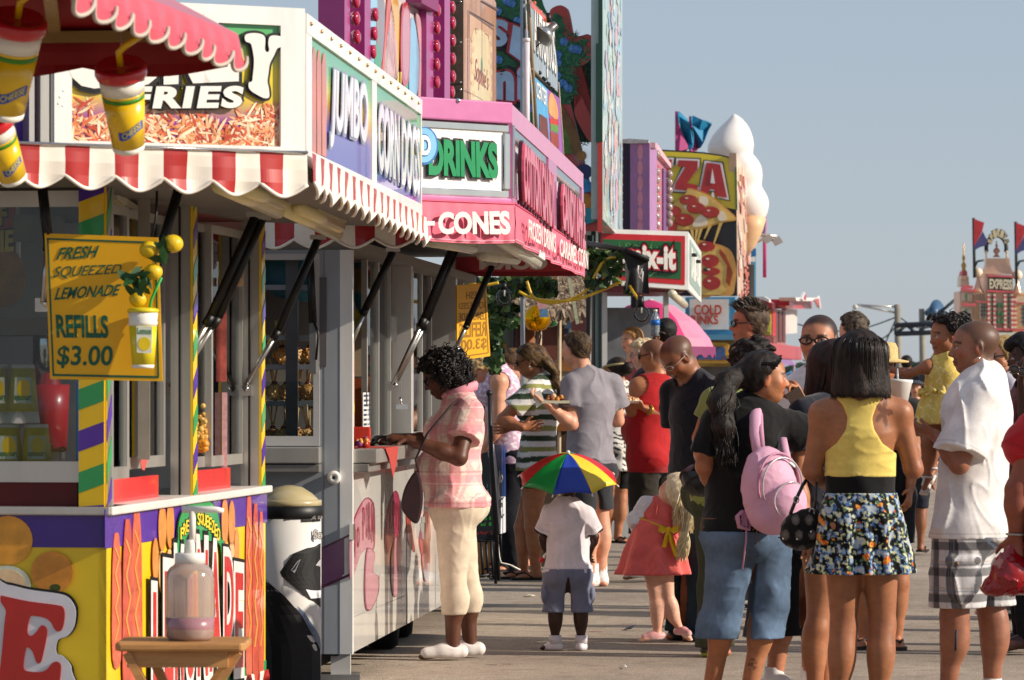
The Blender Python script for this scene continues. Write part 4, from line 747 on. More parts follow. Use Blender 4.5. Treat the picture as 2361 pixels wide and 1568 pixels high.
# ================================================================ drum-shaped bin
def bin_():
 t=thing('trash_can','white and black drum shaped drinks bin with tan domed lid and angular emblem','trash can',G(650,17.9));d=17.9;c=G(668,d);R=.165+.0
 R=78/F0*d*.98;c=G(667,d);zt=P(0,1180,d).z;mb=MB();wm=mat('#dcd9d4',.3,coat=.4,var=.06);bk=mat('#0b0b0d',.55,var=.3)
 mb.lathe(c,[(R*.96,0.01),(R*.97,zt)],wm,n=48);mb.build('drum',t)
 mb=MB();mb.lathe(c+Vector((0,0,zt-.03)),[(R*.99,0),(R*1.03,.01),(R*1.03,.055),(R*.97,.06)],BLACK,n=48);mb.build('rim',t)
 mb=MB();lm=mat('#b3a57c',.25,coat=.5,var=.06);mb.lathe(c+Vector((0,0,zt+.03)),[(R*.95,0),(R*.93,.02),(R*.7,.055),(R*.4,.085),(.01,.095)],lm,n=48);mb.lathe(c+Vector((0,0,zt+.025)),[(R*.98,0),(R*.98,.03),(R*.9,.032)],lm,n=48);mb.build('lid',t)
 def onskin(pts,m,o):
  q=[]
  for x,y in pts:
   p=P(x,y,d);sx=max(-.96,min(.96,(p.x-c.x)/(R*.975)));q.append(Vector((c.x+sx*(R*.975+o),d-math.sqrt(max(.001,1-sx*sx))*(R*.975+o),p.z)))
  return q
 mb=MB();k8=lambda x,y:(518.8+x*.3015,1095+y*.3015)
 def shape(pts,m,o,n=14):
  """fill between the left and right outline at even heights so that it hugs the drum"""
  ys=[p[1]for p in pts];y0,y1=min(ys),max(ys);N=len(pts)
  rows=[]
  for i in range(n+1):
   y=y0+(y1-y0)*(i+.001)/(n+.002);xs=[]
   for j in range(N):
    a,b=pts[j],pts[(j+1)%N]
    if(a[1]-y)*(b[1]-y)<0:xs.append(a[0]+(b[0]-a[0])*(y-a[1])/(b[1]-a[1]))
   if len(xs)>=2:rows.append((y,min(xs),max(xs)))
  for r0,r1 in zip(rows,rows[1:]):
   for j in range(8):
    f=lambda r,k:(r[1]+(r[2]-r[1])*k/8,r[0])
    q=onskin([f(r0,j),f(r0,j+1),f(r1,j+1),f(r1,j)],m,o);mb.add(q,[(0,1,2,3)],m,True)
 shape([k8(250,700),k8(320,790),k8(480,920),k8(620,1090),k8(745,1320),k8(745,1640),k8(150,1640),k8(150,620)],bk,.003)
 shape([k8(425,745),k8(545,575),k8(760,520),k8(760,1010),k8(640,930)],bk,.004)
 shape([k8(505,735),k8(570,640),k8(590,632),k8(545,740)],mat('#b9b9c0',.2,metal=.7),.006,5);shape([k8(515,730),k8(572,652),k8(580,645),k8(540,728)],bk,.007,5)
 shape([k8(690,690),k8(720,645),k8(760,630),k8(760,700),k8(720,690)],mat('#d8d8dc',.2,metal=.5),.006,5);shape([k8(625,865),k8(760,870),k8(760,935),k8(660,935)],mat('#d8d8dc',.3),.006,5)
 shape([k8(560,985),k8(600,1010),k8(700,1180),k8(760,1320),k8(760,1390),k8(680,1230)],mat('#4f5f7a',.3,coat=.5),.0045,8)
 shape([k8(598,308),k8(760,306),k8(760,352),k8(598,352)],bk,.003,3);mb.build('graphics',t)
 mb=MB();w=Wall(G(600,d-R*.84),G(760,d-R*.55))
 text(mb,w,'GINSENG',[k8(612,342),k8(692,338),k8(612,316)],WHITE,.012,.001,.0);text(mb,w,'GUA',[k8(708,338),k8(745,335),k8(708,313)],WHITE,.012,.001,.0);text(mb,w,'So',[k8(674,490),k8(742,488),k8(674,420)],WHITE,.012,.001,.03,outline=(.05,),om=(BLACK,));mb.build('lettering',t)
bin_()
# ================================================================ folding table with syrup jar
def tray_table():
 t=thing('tray_table','small wooden folding tray table in front of the lemonade panel','table',G(415,12.9));d=12.7;mb=MB();zt=P(0,1478,d).z
 x0,x1=P(263,0,d).x,P(566,0,d).x
 mb.prism([Vector((x,y,zt-.035))for x,y in[((x0+x1)/2+sx*((x1-x0)/2-.03*(1-abs(k)))*1,d+.17+sy*.17)for sx,sy,k in((-1,-.8,1),(-.94,-1,1),(.94,-1,1),(1,-.8,1),(1,.8,1),(.94,1,1),(-.94,1,1),(-1,.8,1))]],(0,0,.028),WOOD);mb.build('table_top',t,bevel=.008)
 mb=MB();mb.abox((x0+.04,d+.03,zt-.09),(x1-.06,d+.055,zt-.036),WOOD);mb.abox((x0+.04,d+.28,zt-.09),(x1-.06,d+.305,zt-.036),WOOD);mb.split('apron',t)
 for dd in(.045,.26):
  for a,b in(((290,1507),(400,1720)),((545,1507),(420,1720)))if dd<.1 else(((325,1507),(420,1720)),((530,1507),(390,1720))):
   mb=MB();p0=P(*a,d);p1=P(*b,d);p0.y=p1.y=d+dd+(.03 if a[0]>400 else 0);k=(0-p0.z)/(p1.z-p0.z);p1=p0.lerp(p1,k);mb.beam(p0,p1,.028,.045,WOOD,(0,1,0));mb.build('leg',t)
 t=thing('syrup_jar','clear plastic jar with pump and a little brown pink syrup on the tray table','jar',P(438,1477,12.85));d=12.85;b=P(438,1476,d);s_=d/F0;b.z=zt-.006;R=56*s_
 body=mat('#ecd6c8',.12,trans=.7,coat=.6,var=.1);H=(1476-1300)*s_
 mb=MB();mb.lathe(b,[(R*.85,0),(R*.98,.012),(R,.04),(R,H*.80),(R*.95,H*.89),(R*.82,H*.95),(R*.66,H*.985),(R*.62,H)],body,n=40);mb.lathe(b+Vector((0,0,.002)),[(R*.84,0),(R*.97,.012),(R*1.004,.04),(R*1.004,H*.29)],mat('#9c7076',.25,coat=.5,var=.1),n=40);mb.build('jar_body',t)
 mb=MB();mb.lathe(b+Vector((0,0,H)),[(R*.62,0),(R*.62,.032),(R*.58,.035)],WHITE,n=36);mb.lathe(b+Vector((0,0,H+.034)),[(R*.22,0),(R*.2,.04),(R*.2,.045)],WHITE,n=24);mb.build('lid',t)
 mb=MB();p=b+Vector((.008,0,H+.07));mb.tube([p,p+Vector((0,0,.105))],.011,mat('#e2d6cc',.4),12);q=p+Vector((0,0,.112));mb.tube([q-Vector((.035,0,0)),q+Vector((.08,0,-.002)),q+Vector((.105,0,-.006))],[.013,.011,.008],WHITE,10);mb.build('pump',t)
tray_table()
# ================================================================ stands and signs further down the row
def lamp_bulbs(parent,pts,d_of,ax,capm,glassm,h=.075,name='bulb'):
 """cabochon lamps: dark socket, clear cone, coloured cap; each its own part"""
 ax=Vector(ax).normalized()
 for x,y in pts:
  c=P(x,y,d_of(x));mb=MB();mb.lathe(c,[(h*.3,-h*.55),(h*.3,-h*.3)],BLACK,ax,10);mb.lathe(c,[(h*.3,-h*.3),(h*.34,0),(h*.5,h*.35)],glassm,ax,12);mb.lathe(c,[(h*.5,h*.35),(h*.5,h*.62),(h*.3,h*.72),(.001,h*.74)],capm,ax,12);mb.build(name,parent)
def pink_pylon():
 W=Wall(G(770,21.4),G(1016,24.8));d_of=lambda x:W.px(x,100)[1]-.12
 t=thing('sign_pylon','magenta framed upright sign with candy pictures and rows of red capped bulbs','sign',W.px(900,200)*1.0-Vector((0,0,W.px(900,200).z)))
 mb=MB();W.bar(mb,835,966,-60,330,-.06,0,mat('#e4dede',.15,coat=.8,var=.05));W.bar(mb,778,786,300,560,-.3,-.1,ALU)
 cc=lambda pts:[(749.3+a*.1709,b*.1709)for a,b in pts]
 for pts,c in(([(530,-50),(660,-50),(650,600),(630,900),(510,640)],'#8fc3dd'),([(665,-60),(770,0),(780,400),(760,700),(730,850),(680,620),(668,200)],'#8a7d82'),([(655,100),(665,500),(680,610),(650,600)],'#a0642c'),([(640,610),(690,650),(715,900),(700,1000),(630,900)],'#2f9a63'),([(828,-50),(858,-50),(850,250),(790,700),(770,1000),(740,990),(780,500)],'#d85a50'),([(860,-50),(940,-40),(980,200),(970,900),(945,970),(930,700),(905,250)],'#e2ab38'),([(1020,60),(1085,70),(1110,300),(1105,800),(1085,1100),(1020,1150),(985,900),(985,400)],'#c23a46'),([(1040,100),(1080,110),(1100,400),(1090,900),(1050,1090),(1010,900),(1005,350)],'#c8828e'),([(1125,280),(1170,290),(1200,450),(1230,750),(1220,1150),(1180,1330),(1110,1330),(1100,900)],'#86bede'),([(1195,220),(1225,200),(1265,420),(1255,1300),(1225,1300),(1240,700)],'#e0b3ba'),([(1085,1020),(1090,1200),(1020,1330),(1030,1150)],'#2f9a63')):
  W.poly(mb,bez(cc(pts),4),mat(c,.18,coat=.7,var=.12),.001+.0006*len(mb.f)%.01+.004,.006)
 for k in range(9):W.poly(mb,cc([(850-k*1+k*8,120+k*60),(857-k*1+k*8,120+k*60),(790+k*18,1060),(782+k*18,1060)]),mat('#c9a0a8',.3),.022,.001)
 W.poly(mb,cc([(935,970),(985,970),(980,1160),(920,1110)]),mat('#d8b84a',.3),.022,.001);W.poly(mb,cc([(950,960),(966,960),(966,1150),(952,1150)]),BLACK,.0235,.001);mb.build('picture_panel',t)
 mb=MB()
 for x0,x1,o in((774,787,.05),(817,831,.06),(965,981,.05),(1000,1013,.07)):W.bar(mb,x0,x1,-60,330,-.1,o,MAG)
 for x0,x1 in((787,817),(981,1000)):W.bar(mb,x0,x1,-60,330,-.1,-.06,mat('#c9a9b8',.12,metal=.6))
 W.bar(mb,935,975,-40,18,-.05,.10,mat('#7c2a5c',.4));mb.build('frame',t)
 cap=mat('#a8103c',.12,coat=.8,var=.2,vs=60);gl=mat('#c99cae',.1,trans=.4,coat=.6)
 lamp_bulbs(t,[(805,3),(805,43),(807,86),(849,34),(847,78),(844,120),(994,24),(993,65),(992,107),(992,149),(992,190),(1028,17),(1029,53),(1029,94),(1029,136),(1029,177),(1027,213)],d_of,(1,-.25,0),cap,gl,.082)
pink_pylon()
def wood_cabinet():
 W=Wall(G(1068,25.3),G(1146,29.3));Wf=Wall(G(1010,25.3),G(1068.5,25.3))
 t=thing('sign_cabinet','tall brown cabinet with dark granite end and a wooden painted cafe sign face','sign',G(1090,29))
 mb=MB();dk=mat('#4a3a28',.35,coat=.3,var=.5,vs=9)
 Wf.bar(mb,1012,1068.3,-60,420,-.5,0,dk);Wf.bar(mb,1012,1068,194,195.2,.0005,.002,BLACK);Wf.bar(mb,1040,1050,420,890+12838/25.4,-.5,-.42,dk)
 for y in(4,98,190,207):mb.ball(Wf.px(1062,y,0.001),.009,CHROME,6)
 mb.build('end_panel',t)
 mb=MB();W.bar(mb,1068.8,1144,-60,420,-.05,0,mat('#b98a6c',.35,coat=.3,var=.35,vs=3,stretch=(1,1,.15)))
 cc=lambda pts:[(749.3+a*.1709,b*.1709)for a,b in pts]
 W.poly(mb,cc([(1925,130),(2270,335),(2270,1600),(1915,1500)]),mat('#9a7468',.35,coat=.3,var=.25),.001,.002);W.poly(mb,cc([(1945,190),(2250,390),(2250,1600),(1935,1500)]),mat('#d0a583',.35,coat=.3,var=.12),.0035,.002)
 W.poly(mb,cc(bez([(2000,420),(2180,500),(2215,900),(2200,1500),(1975,1450),(1965,900)],5)),mat('#e2cfa4',.35,coat=.3,var=.1),.006,.002)
 ln=mat('#5c4a44',.4)
 for q in([(2100,0),(2320,120),(2320,150),(2100,20)],[(1940,150),(2265,340),(2265,352),(1940,160)],[(1945,170),(2262,400),(2262,410),(1945,178)],[(1868,1210),(2110,1345),(2110,1351),(1868,1216)],[(2101,0),(2104,0),(2104,800),(2101,800)]):W.poly(mb,cc(q),ln,.0085,.001)
 W.poly(mb,cc(ell(2098,905,11,135)),mat('#4d7a68',.4),.009,.001);
 for x in(1975,2210):
  for k in range(6):W.poly(mb,cc(ell(x+(k%2)*14,520+k*150,20,44)),mat('#c3a982',.4),.0085,.0005)
 for q in([(2015,375),(2060,405),(2060,411),(2015,381)],[(2140,450),(2185,475),(2185,481),(2140,456)],[(2015,375),(2019,378),(2022,460),(2018,460)]):W.poly(mb,cc(q),ln,.009,.0005)
 mb.build('wood_face',t);mb=MB();text(mb,W,"Sophie's",cc([(1990,1170),(2185,1310),(2010,760),(2190,960)]),mat('#8a3a40',.4),.0095,.001,0,shear=.2);mb.build('lettering',t)
wood_cabinet()
def tropic_sign():
 W=Wall(G(1140,33.85),G(1410,33.6));cc=lambda pts:[(1083.6+a*.2279,b*.2279)for a,b in pts]
 t=thing('sign_board','dark green tropical sign board with red wavy edge and blue flowers','sign',G(1290,34))
 rd=mat('#b03a34',.35,coat=.2,var=.12,vs=4);lf=mat('#2a6a48',.45,var=.5,vs=7);dk=mat('#0d2a22',.5,var=.4)
 mb=MB();o=[(240,-150),(720,-150),(725,60),(800,150),(830,100),(880,68),(940,60),(990,90),(1010,130),(1030,220),(1050,330),(1080,370),(1140,365),(1200,350),(1245,375),(1260,430),(1255,520),(1200,625),(1110,690),(1150,770),(1165,870),(1140,990),(1080,1090),(1070,1150),(1110,1250),(1225,1435),(1338,1435),(1338,2340),(240,2340)]
 W.poly(mb,cc(bez(o[2:27],4)+o[27:]+o[:2]),rd,0,.05);mb.build('board',t)
 mb=MB();L1=[(240,-150),(700,-150),(760,60),(830,220),(870,130),(930,160),(970,260),(960,340),(985,400),(960,450),(1060,430),(1200,430),(1150,490),(1195,580),(1110,600),(1080,650),(990,710),(1050,760),(1090,880),(1080,960),(1030,980),(1020,1060),(950,1060),(900,1010),(800,1100),(820,1500),(240,1500)]
 W.poly(mb,cc(L1),lf,.052,.004)
 lfs=[mat(c,.5,var=.4,vs=9)for c in('#2f7a50','#1a5038','#3f8a58','#246044')]
 for cx,cy,n,s in((880,300,60,150),(1060,520,80,160),(1000,620,60,120),(960,900,90,150),(1000,800,50,110),(420,80,60,160),(400,640,60,140),(330,1150,50,120),(600,1000,40,120)):strips(mb,W,(1083.6+cx*.2279,cy*.2279,s*.2279,s*.25),n,lfs,.058,(9,26),(1.2,3),cx)
 mb.build('foliage_print',t)
 mb=MB();bl=[mat(c,.4,var=.3,vs=30)for c in('#4a86c8','#5f9fdc','#3a6ab0')]
 for x,y in((300,120),(310,610),(390,20),(440,40),(500,220),(970,430),(1060,500),(1110,510),(905,560),(905,640),(900,770),(905,870),(960,850),(1015,900),(620,1100),(610,900)):
  for k in range(7):
   a=k*1.047;q=ell(x+22*math.cos(a)*(k>0),y+22*math.sin(a)*(k>0),24,22,8);W.poly(mb,cc(q),bl[k%3],.064+k*.0015,.002)
 for(x,y,r_,c)in((1090,1900,60,'#18305f'),):
  pass
 mb.build('flower_print',t)
 mb=MB();wd=mat('#7a5a34',.5,var=.4,vs=10);W.poly(mb,cc(bez([(905,1050),(960,1090),(1060,1260),(1140,1460),(1150,1560),(1060,1560),(1030,1420),(960,1280),(900,1230)],4)),wd,.066,.004)
 W.poly(mb,cc([(940,1280),(1000,1330),(1050,1480),(1060,1560),(950,1560)]),mat('#5f7a3a',.5,var=.4,vs=10),.064,.004)
 D8=lambda x,y:(1037.5+x*.2941,y*.2941)
 for k in range(26):
  a=k*.2417;x,y=1045,1228;q=[(x+20*math.cos(a-.1),y+20*math.sin(a-.1)),(x+100*math.cos(a),y+88*math.sin(a)),(x+20*math.cos(a+.1),y+20*math.sin(a+.1))];W.poly(mb,[D8(*p)for p in q],mat('#aab6c2',.4,var=.2),.068,.002)
 W.poly(mb,[D8(*p)for p in ell(1045,1225,40,40)],mat('#a0713a',.4,var=.4,vs=20),.071,.002)
 W.poly(mb,[D8(*p)for p in ell(1062,1350,68,62)],mat('#1b2f66',.3,var=.4,vs=12),.068,.002);W.poly(mb,[D8(*p)for p in[(1030,1440),(1070,1400),(1135,1440),(1120,1500),(1060,1520),(1025,1490)]],mat('#2f86c4',.3,var=.5,vs=18),.072,.002)
 W.poly(mb,[D8(*p)for p in ell(1075,1610,65,90)],mat('#c9832f',.4,var=.4,vs=12),.068,.002);W.poly(mb,[D8(*p)for p in[(1030,1660),(1100,1630),(1165,1660),(1150,1740),(1080,1765),(1030,1740)]],mat('#2a96a8',.3,var=.5,vs=16),.074,.002);W.poly(mb,[(1340,506),(1388,500),(1388,513),(1340,514)],mat('#2f6a4a',.4),.068,.003)
 mb.build('picture_print',t)
 mb=MB();bk=mat('#15121a',.4);blu=gradmat([(0,'#b9c3d4'),(.45,'#9fb6d2'),(.6,'#2f7fc4'),(1,'#1f5aa0')],.25,.5,2,-1.6,-.1)
 lt=mat('#a9c8e8',.3,coat=.4,var=.35,vs=2.2);rdl=mat('#a83038',.35)
 text(mb,W,'S',cc([(225,480),(395,480),(225,190),(420,220)]),lt,.08,.006,.05,outline=(.11,.05),om=(bk,rdl));text(mb,W,'l',cc([(420,540),(560,640),(460,260),(640,330)]),lt,.08,.006,.08,outline=(.11,.05),om=(bk,rdl))
 text(mb,W,'n',cc([(275,1010),(470,1030),(275,740),(470,720)]),lt,.08,.006,.06,outline=(.12,.05),om=(bk,rdl));text(mb,W,'i',cc([(500,1010),(560,1020),(500,700),(560,690)]),lt,.08,.006,.06,outline=(.1,.05),om=(bk,rdl));mb.build('lettering',t)
 mb=MB();W.bar(mb,1340,1352,540,890+12838/34,-.3,-.24,dk);mb.build('support',t)
 W2_=Wall(G(1290,35.1),G(1420,35.0));t=thing('sign_board','dark green painted palm board standing behind the red edged tropical sign','sign',G(1360,35.2));mb=MB()
 q=[(1083.6+a*.2279,b*.2279)for a,b in((960,300),(1050,330),(1110,380),(1140,400),(1200,440),(1262,560),(1290,700),(1300,1440),(960,1440))];W2_.poly(mb,q,dk,0,.04);strips(mb,W2_,(1355,230,24,110),140,[mat('#1a4a30',.5,var=.3),mat('#123824',.5,var=.3),mat('#255a38',.5)],.041,(12,34),(1.5,4),3);mb.build('board',t)
 mb=MB();W2_.bar(mb,1362,1372,328,890+12838/35,-.06,-.02,dk);mb.build('support',t)
 Wt=Wall(G(1389,33.2),G(1437,38.4));t=thing('sign_board','tall narrow sign board with pale pastel painted face and dark green edge','sign',G(1410,35));mb=MB();gE=mat('#123c2c',.4,coat=.2,var=.2)
 y0=Wt.px(1391,300)
 We=Wall(G(1380,33.2),G(1389.5,33.2));We.bar(mb,1380,1389.3,-80,100,-.2,0,gE);We.bar(mb,1374,1389.3,100,327,-.2,.002,gE);We.bar(mb,1378,1389,327,535,-.2,-.004,rd);We.bar(mb,1381,1387,535,890+12838/33.3,-.3,-.24,dk);mb.build('edge',t)
 mb=MB();Wt.bar(mb,1389.5,1435,-80,530,-.1,0,mat('#b2c8c2',.3,coat=.4,var=.3,vs=3,stretch=(1,1,.25)));r=random.Random(5)
 pal=[mat(c,.3,coat=.4,var=.2)for c in('#e0aaa8','#a9cede','#dfe6df','#bcd6c4','#e4d8d4','#c4b4c4','#95bcd8')]
 for k in range(170):
  x=r.uniform(1393,1432);y=r.uniform(-70,510);L=r.uniform(15,70);ww=r.uniform(.8,3.2);Wt.poly(mb,[(x-ww*.4,y-L/2),(x+ww*.5,y-L*.4),(x+ww,y+L*.3),(x,y+L/2),(x-ww,y+L*.2)],r.choice(pal),.0005+k*.00005,.0008)
 for a,b in((1418,1430),):pass
 for(x,y0_,y1_)in((1411,60,110),(1414,140,230),(1409,290,360),(1413,400,500)):
  for k in range(3):Wt.poly(mb,ell(x+k*6-6,(y0_+y1_)/2,2.6,(y1_-y0_)/2*(.8+.2*(k%2))),(pal[4],pal[1],pal[0])[k],.012+k*.0006,.0008)
 mb.build('painted_face',t)
tropic_sign()
def banner_rig():
 W=Wall(G(1224,29.5),G(1322,34.0));cc=lambda pts:[(1083.6+a*.2279,b*.2279)for a,b in pts]
 t=thing('food_banner','slanting banner with white lettering and burger picture on a tall pole','banner',G(1240,29.8))
 mb=MB();W.poly(mb,cc([(600,20),(700,110),(830,260),(880,690),(880,930),(760,830),(640,700)]),mat('#8a97a2',.5,var=.2),0,.006);W.poly(mb,cc([(605,10),(830,250),(832,300),(608,70)]),mat('#c4605c',.5,var=.2),.007,.002)
 W.poly(mb,cc([(640,770),(775,900),(800,1520),(680,1340)]),mat('#4f9ac8',.5,var=.15),0,.006);W.poly(mb,cc([(775,900),(905,1000),(940,1590),(800,1500)]),mat('#8f5aa0',.5,var=.2),.0,.006);mb.build('banner_cloth',t)
 mb=MB();wl=mat('#e0ddd8',.5)
 text(mb,W,'ANTOJITOS',cc([(640,640),(870,900),(630,80),(840,290)]),wl,.010,.001,.02,outline=(.05,),om=(mat('#3a4a58',.5),));text(mb,W,'CENTER',cc([(660,980),(765,1080),(660,820),(765,920)]),wl,.010,.001,.02)
 W.poly(mb,cc(bez([(785,1130),(790,980),(810,940),(850,1000),(880,1120),(875,1210),(830,1190)],4)),mat('#d8955c',.5,var=.3),.008,.002);W.poly(mb,cc([(795,1190),(880,1210),(885,1270),(800,1250)]),mat('#b83028',.5),.008,.002);W.poly(mb,cc([(800,1250),(885,1270),(880,1350),(805,1320)]),mat('#5f8a3a',.5,var=.4,vs=30),.0085,.002);W.poly(mb,cc([(690,1150),(770,1200),(790,1480),(690,1340)]),mat('#6a3028',.5,var=.5,vs=12),.008,.002);W.poly(mb,cc([(800,1330),(880,1360),(890,1500),(810,1480)]),mat('#8f3a28',.5,var=.4,vs=12),.008,.002);mb.build('banner_print',t)
 mb=MB();mb.tube([G(1205,29.6),P(1205,-70,29.6)],.018,mat('#8d99a2',.4,metal=.5),12);mb.build('pole',t)
 mb=MB();mb.tube([P(1214,420,29.4),P(1214,92,29.4)],.025,mat('#c9c8d2',.4),12);mb.tube([P(1214,97,29.4),P(1214,88,29.4)],.028,mat('#d5d4da',.4),12);mb.build('conduit',t)
 mb=MB();mb.tube([P(1219,-20,29.45),P(1222,60,29.45),P(1238,320,29.45)],.015,mat('#8a7a60',.5),10);mb.build('banner_post',t)
 mb=MB();mb.tube([P(1212,0,29.4),P(1215,90,29.4),P(1226,200,29.4),P(1231,300,29.4)],.006,mat('#cfc8bc',.7),6);mb.build('rope',t)
 mb=MB();mb.tube([P(1288,190,31.5),P(1296,300,32.2),P(1300,370,32.4)],.005,mat('#cfc8bc',.7),6);mb.build('rope',t)
 for a,b in(((1214,-5),(1275,58)),((1225,160),(1275,208))):
  mb=MB();mb.tube([P(*a,29.4),P(*b,32.2)],.014,mat('#6a5e50',.5),8);mb.build('rail',t)
 for x,y in((1232,7),(1246,28),(1257,46)):
  mb=MB();mb.ball(P(x,y,30.4),.017,mat('#d8562a',.3,coat=.5),10);mb.build('bulb',t)
 for x,y in((1234,155),(1245,168),(1256,183),(1266,194),(1276,207)):
  mb=MB();mb.ball(P(x,y,30.2),.016,BLACK,8);mb.tube([P(x,y,30.2),P(x-6,y-5,30.2)],.012,BLACK,8);mb.build('socket',t)
 t=thing('floodlight','silver cone shaped floodlight clamped high on the banner pole','floodlight',P(1262,98,30.0));c1,c0=P(1277,60,30.0),P(1250,84,29.95);ax=(c0-c1)
 mb=MB();L=ax.length;a=ax.normalized();mb.lathe(c1,[(.03,-.02),(.033,0),(.033,L*.42),(.045,L*.45)],mat('#6f6c6c',.35,metal=.6),a,20);mb.build('housing',t);mb=MB();mb.lathe(c1,[(.042,L*.42),(.06,L*.62),(.1,L*1.02),(.097,L*1.02),(.055,L*.62)],mat('#b9bab9',.2,metal=.8),a,24);mb.build('reflector',t);mb=MB();mb.tube([P(1236,108,29.9),P(1247,98,29.9)],.006,BLACK,6);mb.tube([P(1264,30,30.0),P(1266,52,30.0)],.02,BLACK,8);mb.build('bracket',t)
banner_rig()
def purple_pylon():
 Wf=Wall(G(1453,41.65),G(1498,41.6));Ws=Wall(G(1498,41.6),G(1537,47.5));cc=lambda pts:[(1412+a*.2648,247.9+b*.2648)for a,b in pts]
 t=thing('sign_pylon','purple upright sign column with pink ovals and clear bulbs along both edges','sign',G(1490,43));pu=mat('#a2709f',.4,coat=.2,var=.1)
 mb=MB();Wf.bar(mb,1453,1498,330,620,-.4,0,pu);Wf.bar(mb,1434,1453,325,620,-.45,-.05,mat('#2a1433',.4));Wf.poly(mb,[(1434,322),(1452,320),(1497,323),(1497,330),(1453,331),(1434,330)],mat('#cfc4be',.5,var=.3,vs=30),.002,.03);Wf.bar(mb,1450,1462,620,890+12838/42,-.4,-.1,DARK)
 for y in(390,525,660,795,930,1050):Wf.poly(mb,cc(ell(240,y,21,66)),mat('#d98a9c',.4,coat=.3),.001,.004)
 mb.build('column',t)
 mb=MB();Ws.poly(mb,cc([(325,310),(340,320),(470,520),(470,1300),(325,1300)]),mat('#c9788f',.4,coat=.3,var=.2,vs=3),-.02,.02);Ws.poly(mb,cc([(326,305),(345,318),(470,490),(470,530),(345,380),(326,350)]),mat('#d7aab0',.5,var=.3),.0,.06);Ws.poly(mb,cc([(430,530),(470,570),(470,1300),(430,1300)]),mat('#6a3a70',.4),.001,.02)
 for q,c in(([(335,560),(400,600),(395,880),(340,840)],'#d8b45c'),([(395,500),(412,520),(412,1060),(400,1060)],'#c43c40')):Ws.poly(mb,cc(q),mat(c,.4,var=.3),.002,.003)
 for k in range(4):Ws.poly(mb,cc([(345+k*15,640),(353+k*15,645),(353+k*15,860),(345+k*15,855)]),mat('#b07a28',.4),.006,.003)
 mb.build('side_face',t)
 gl=mat('#b9a29c',.1,trans=.3,coat=.8,metal=.2);wm=mat('#d88a60',.15,coat=.8)
 for k,y in enumerate((320,400,475,553,630,707,782,860,937,1012)):
  mb=MB();c=P(*cc([(107,y)])[0],41.9);mb.ball(c,.048,wm if k in(0,4,8)else gl,12);mb.build('bulb',t)
 for x,ys in((342,(405,560,630,710,790,870,945,1020)),(456,(580,655,720,795,865,935,1005))):
  for y in ys:
   mb=MB();q=cc([(x,y)])[0];mb.ball(Ws.px(*q,.05),.05,gl,12);mb.build('bulb',t)
purple_pylon()
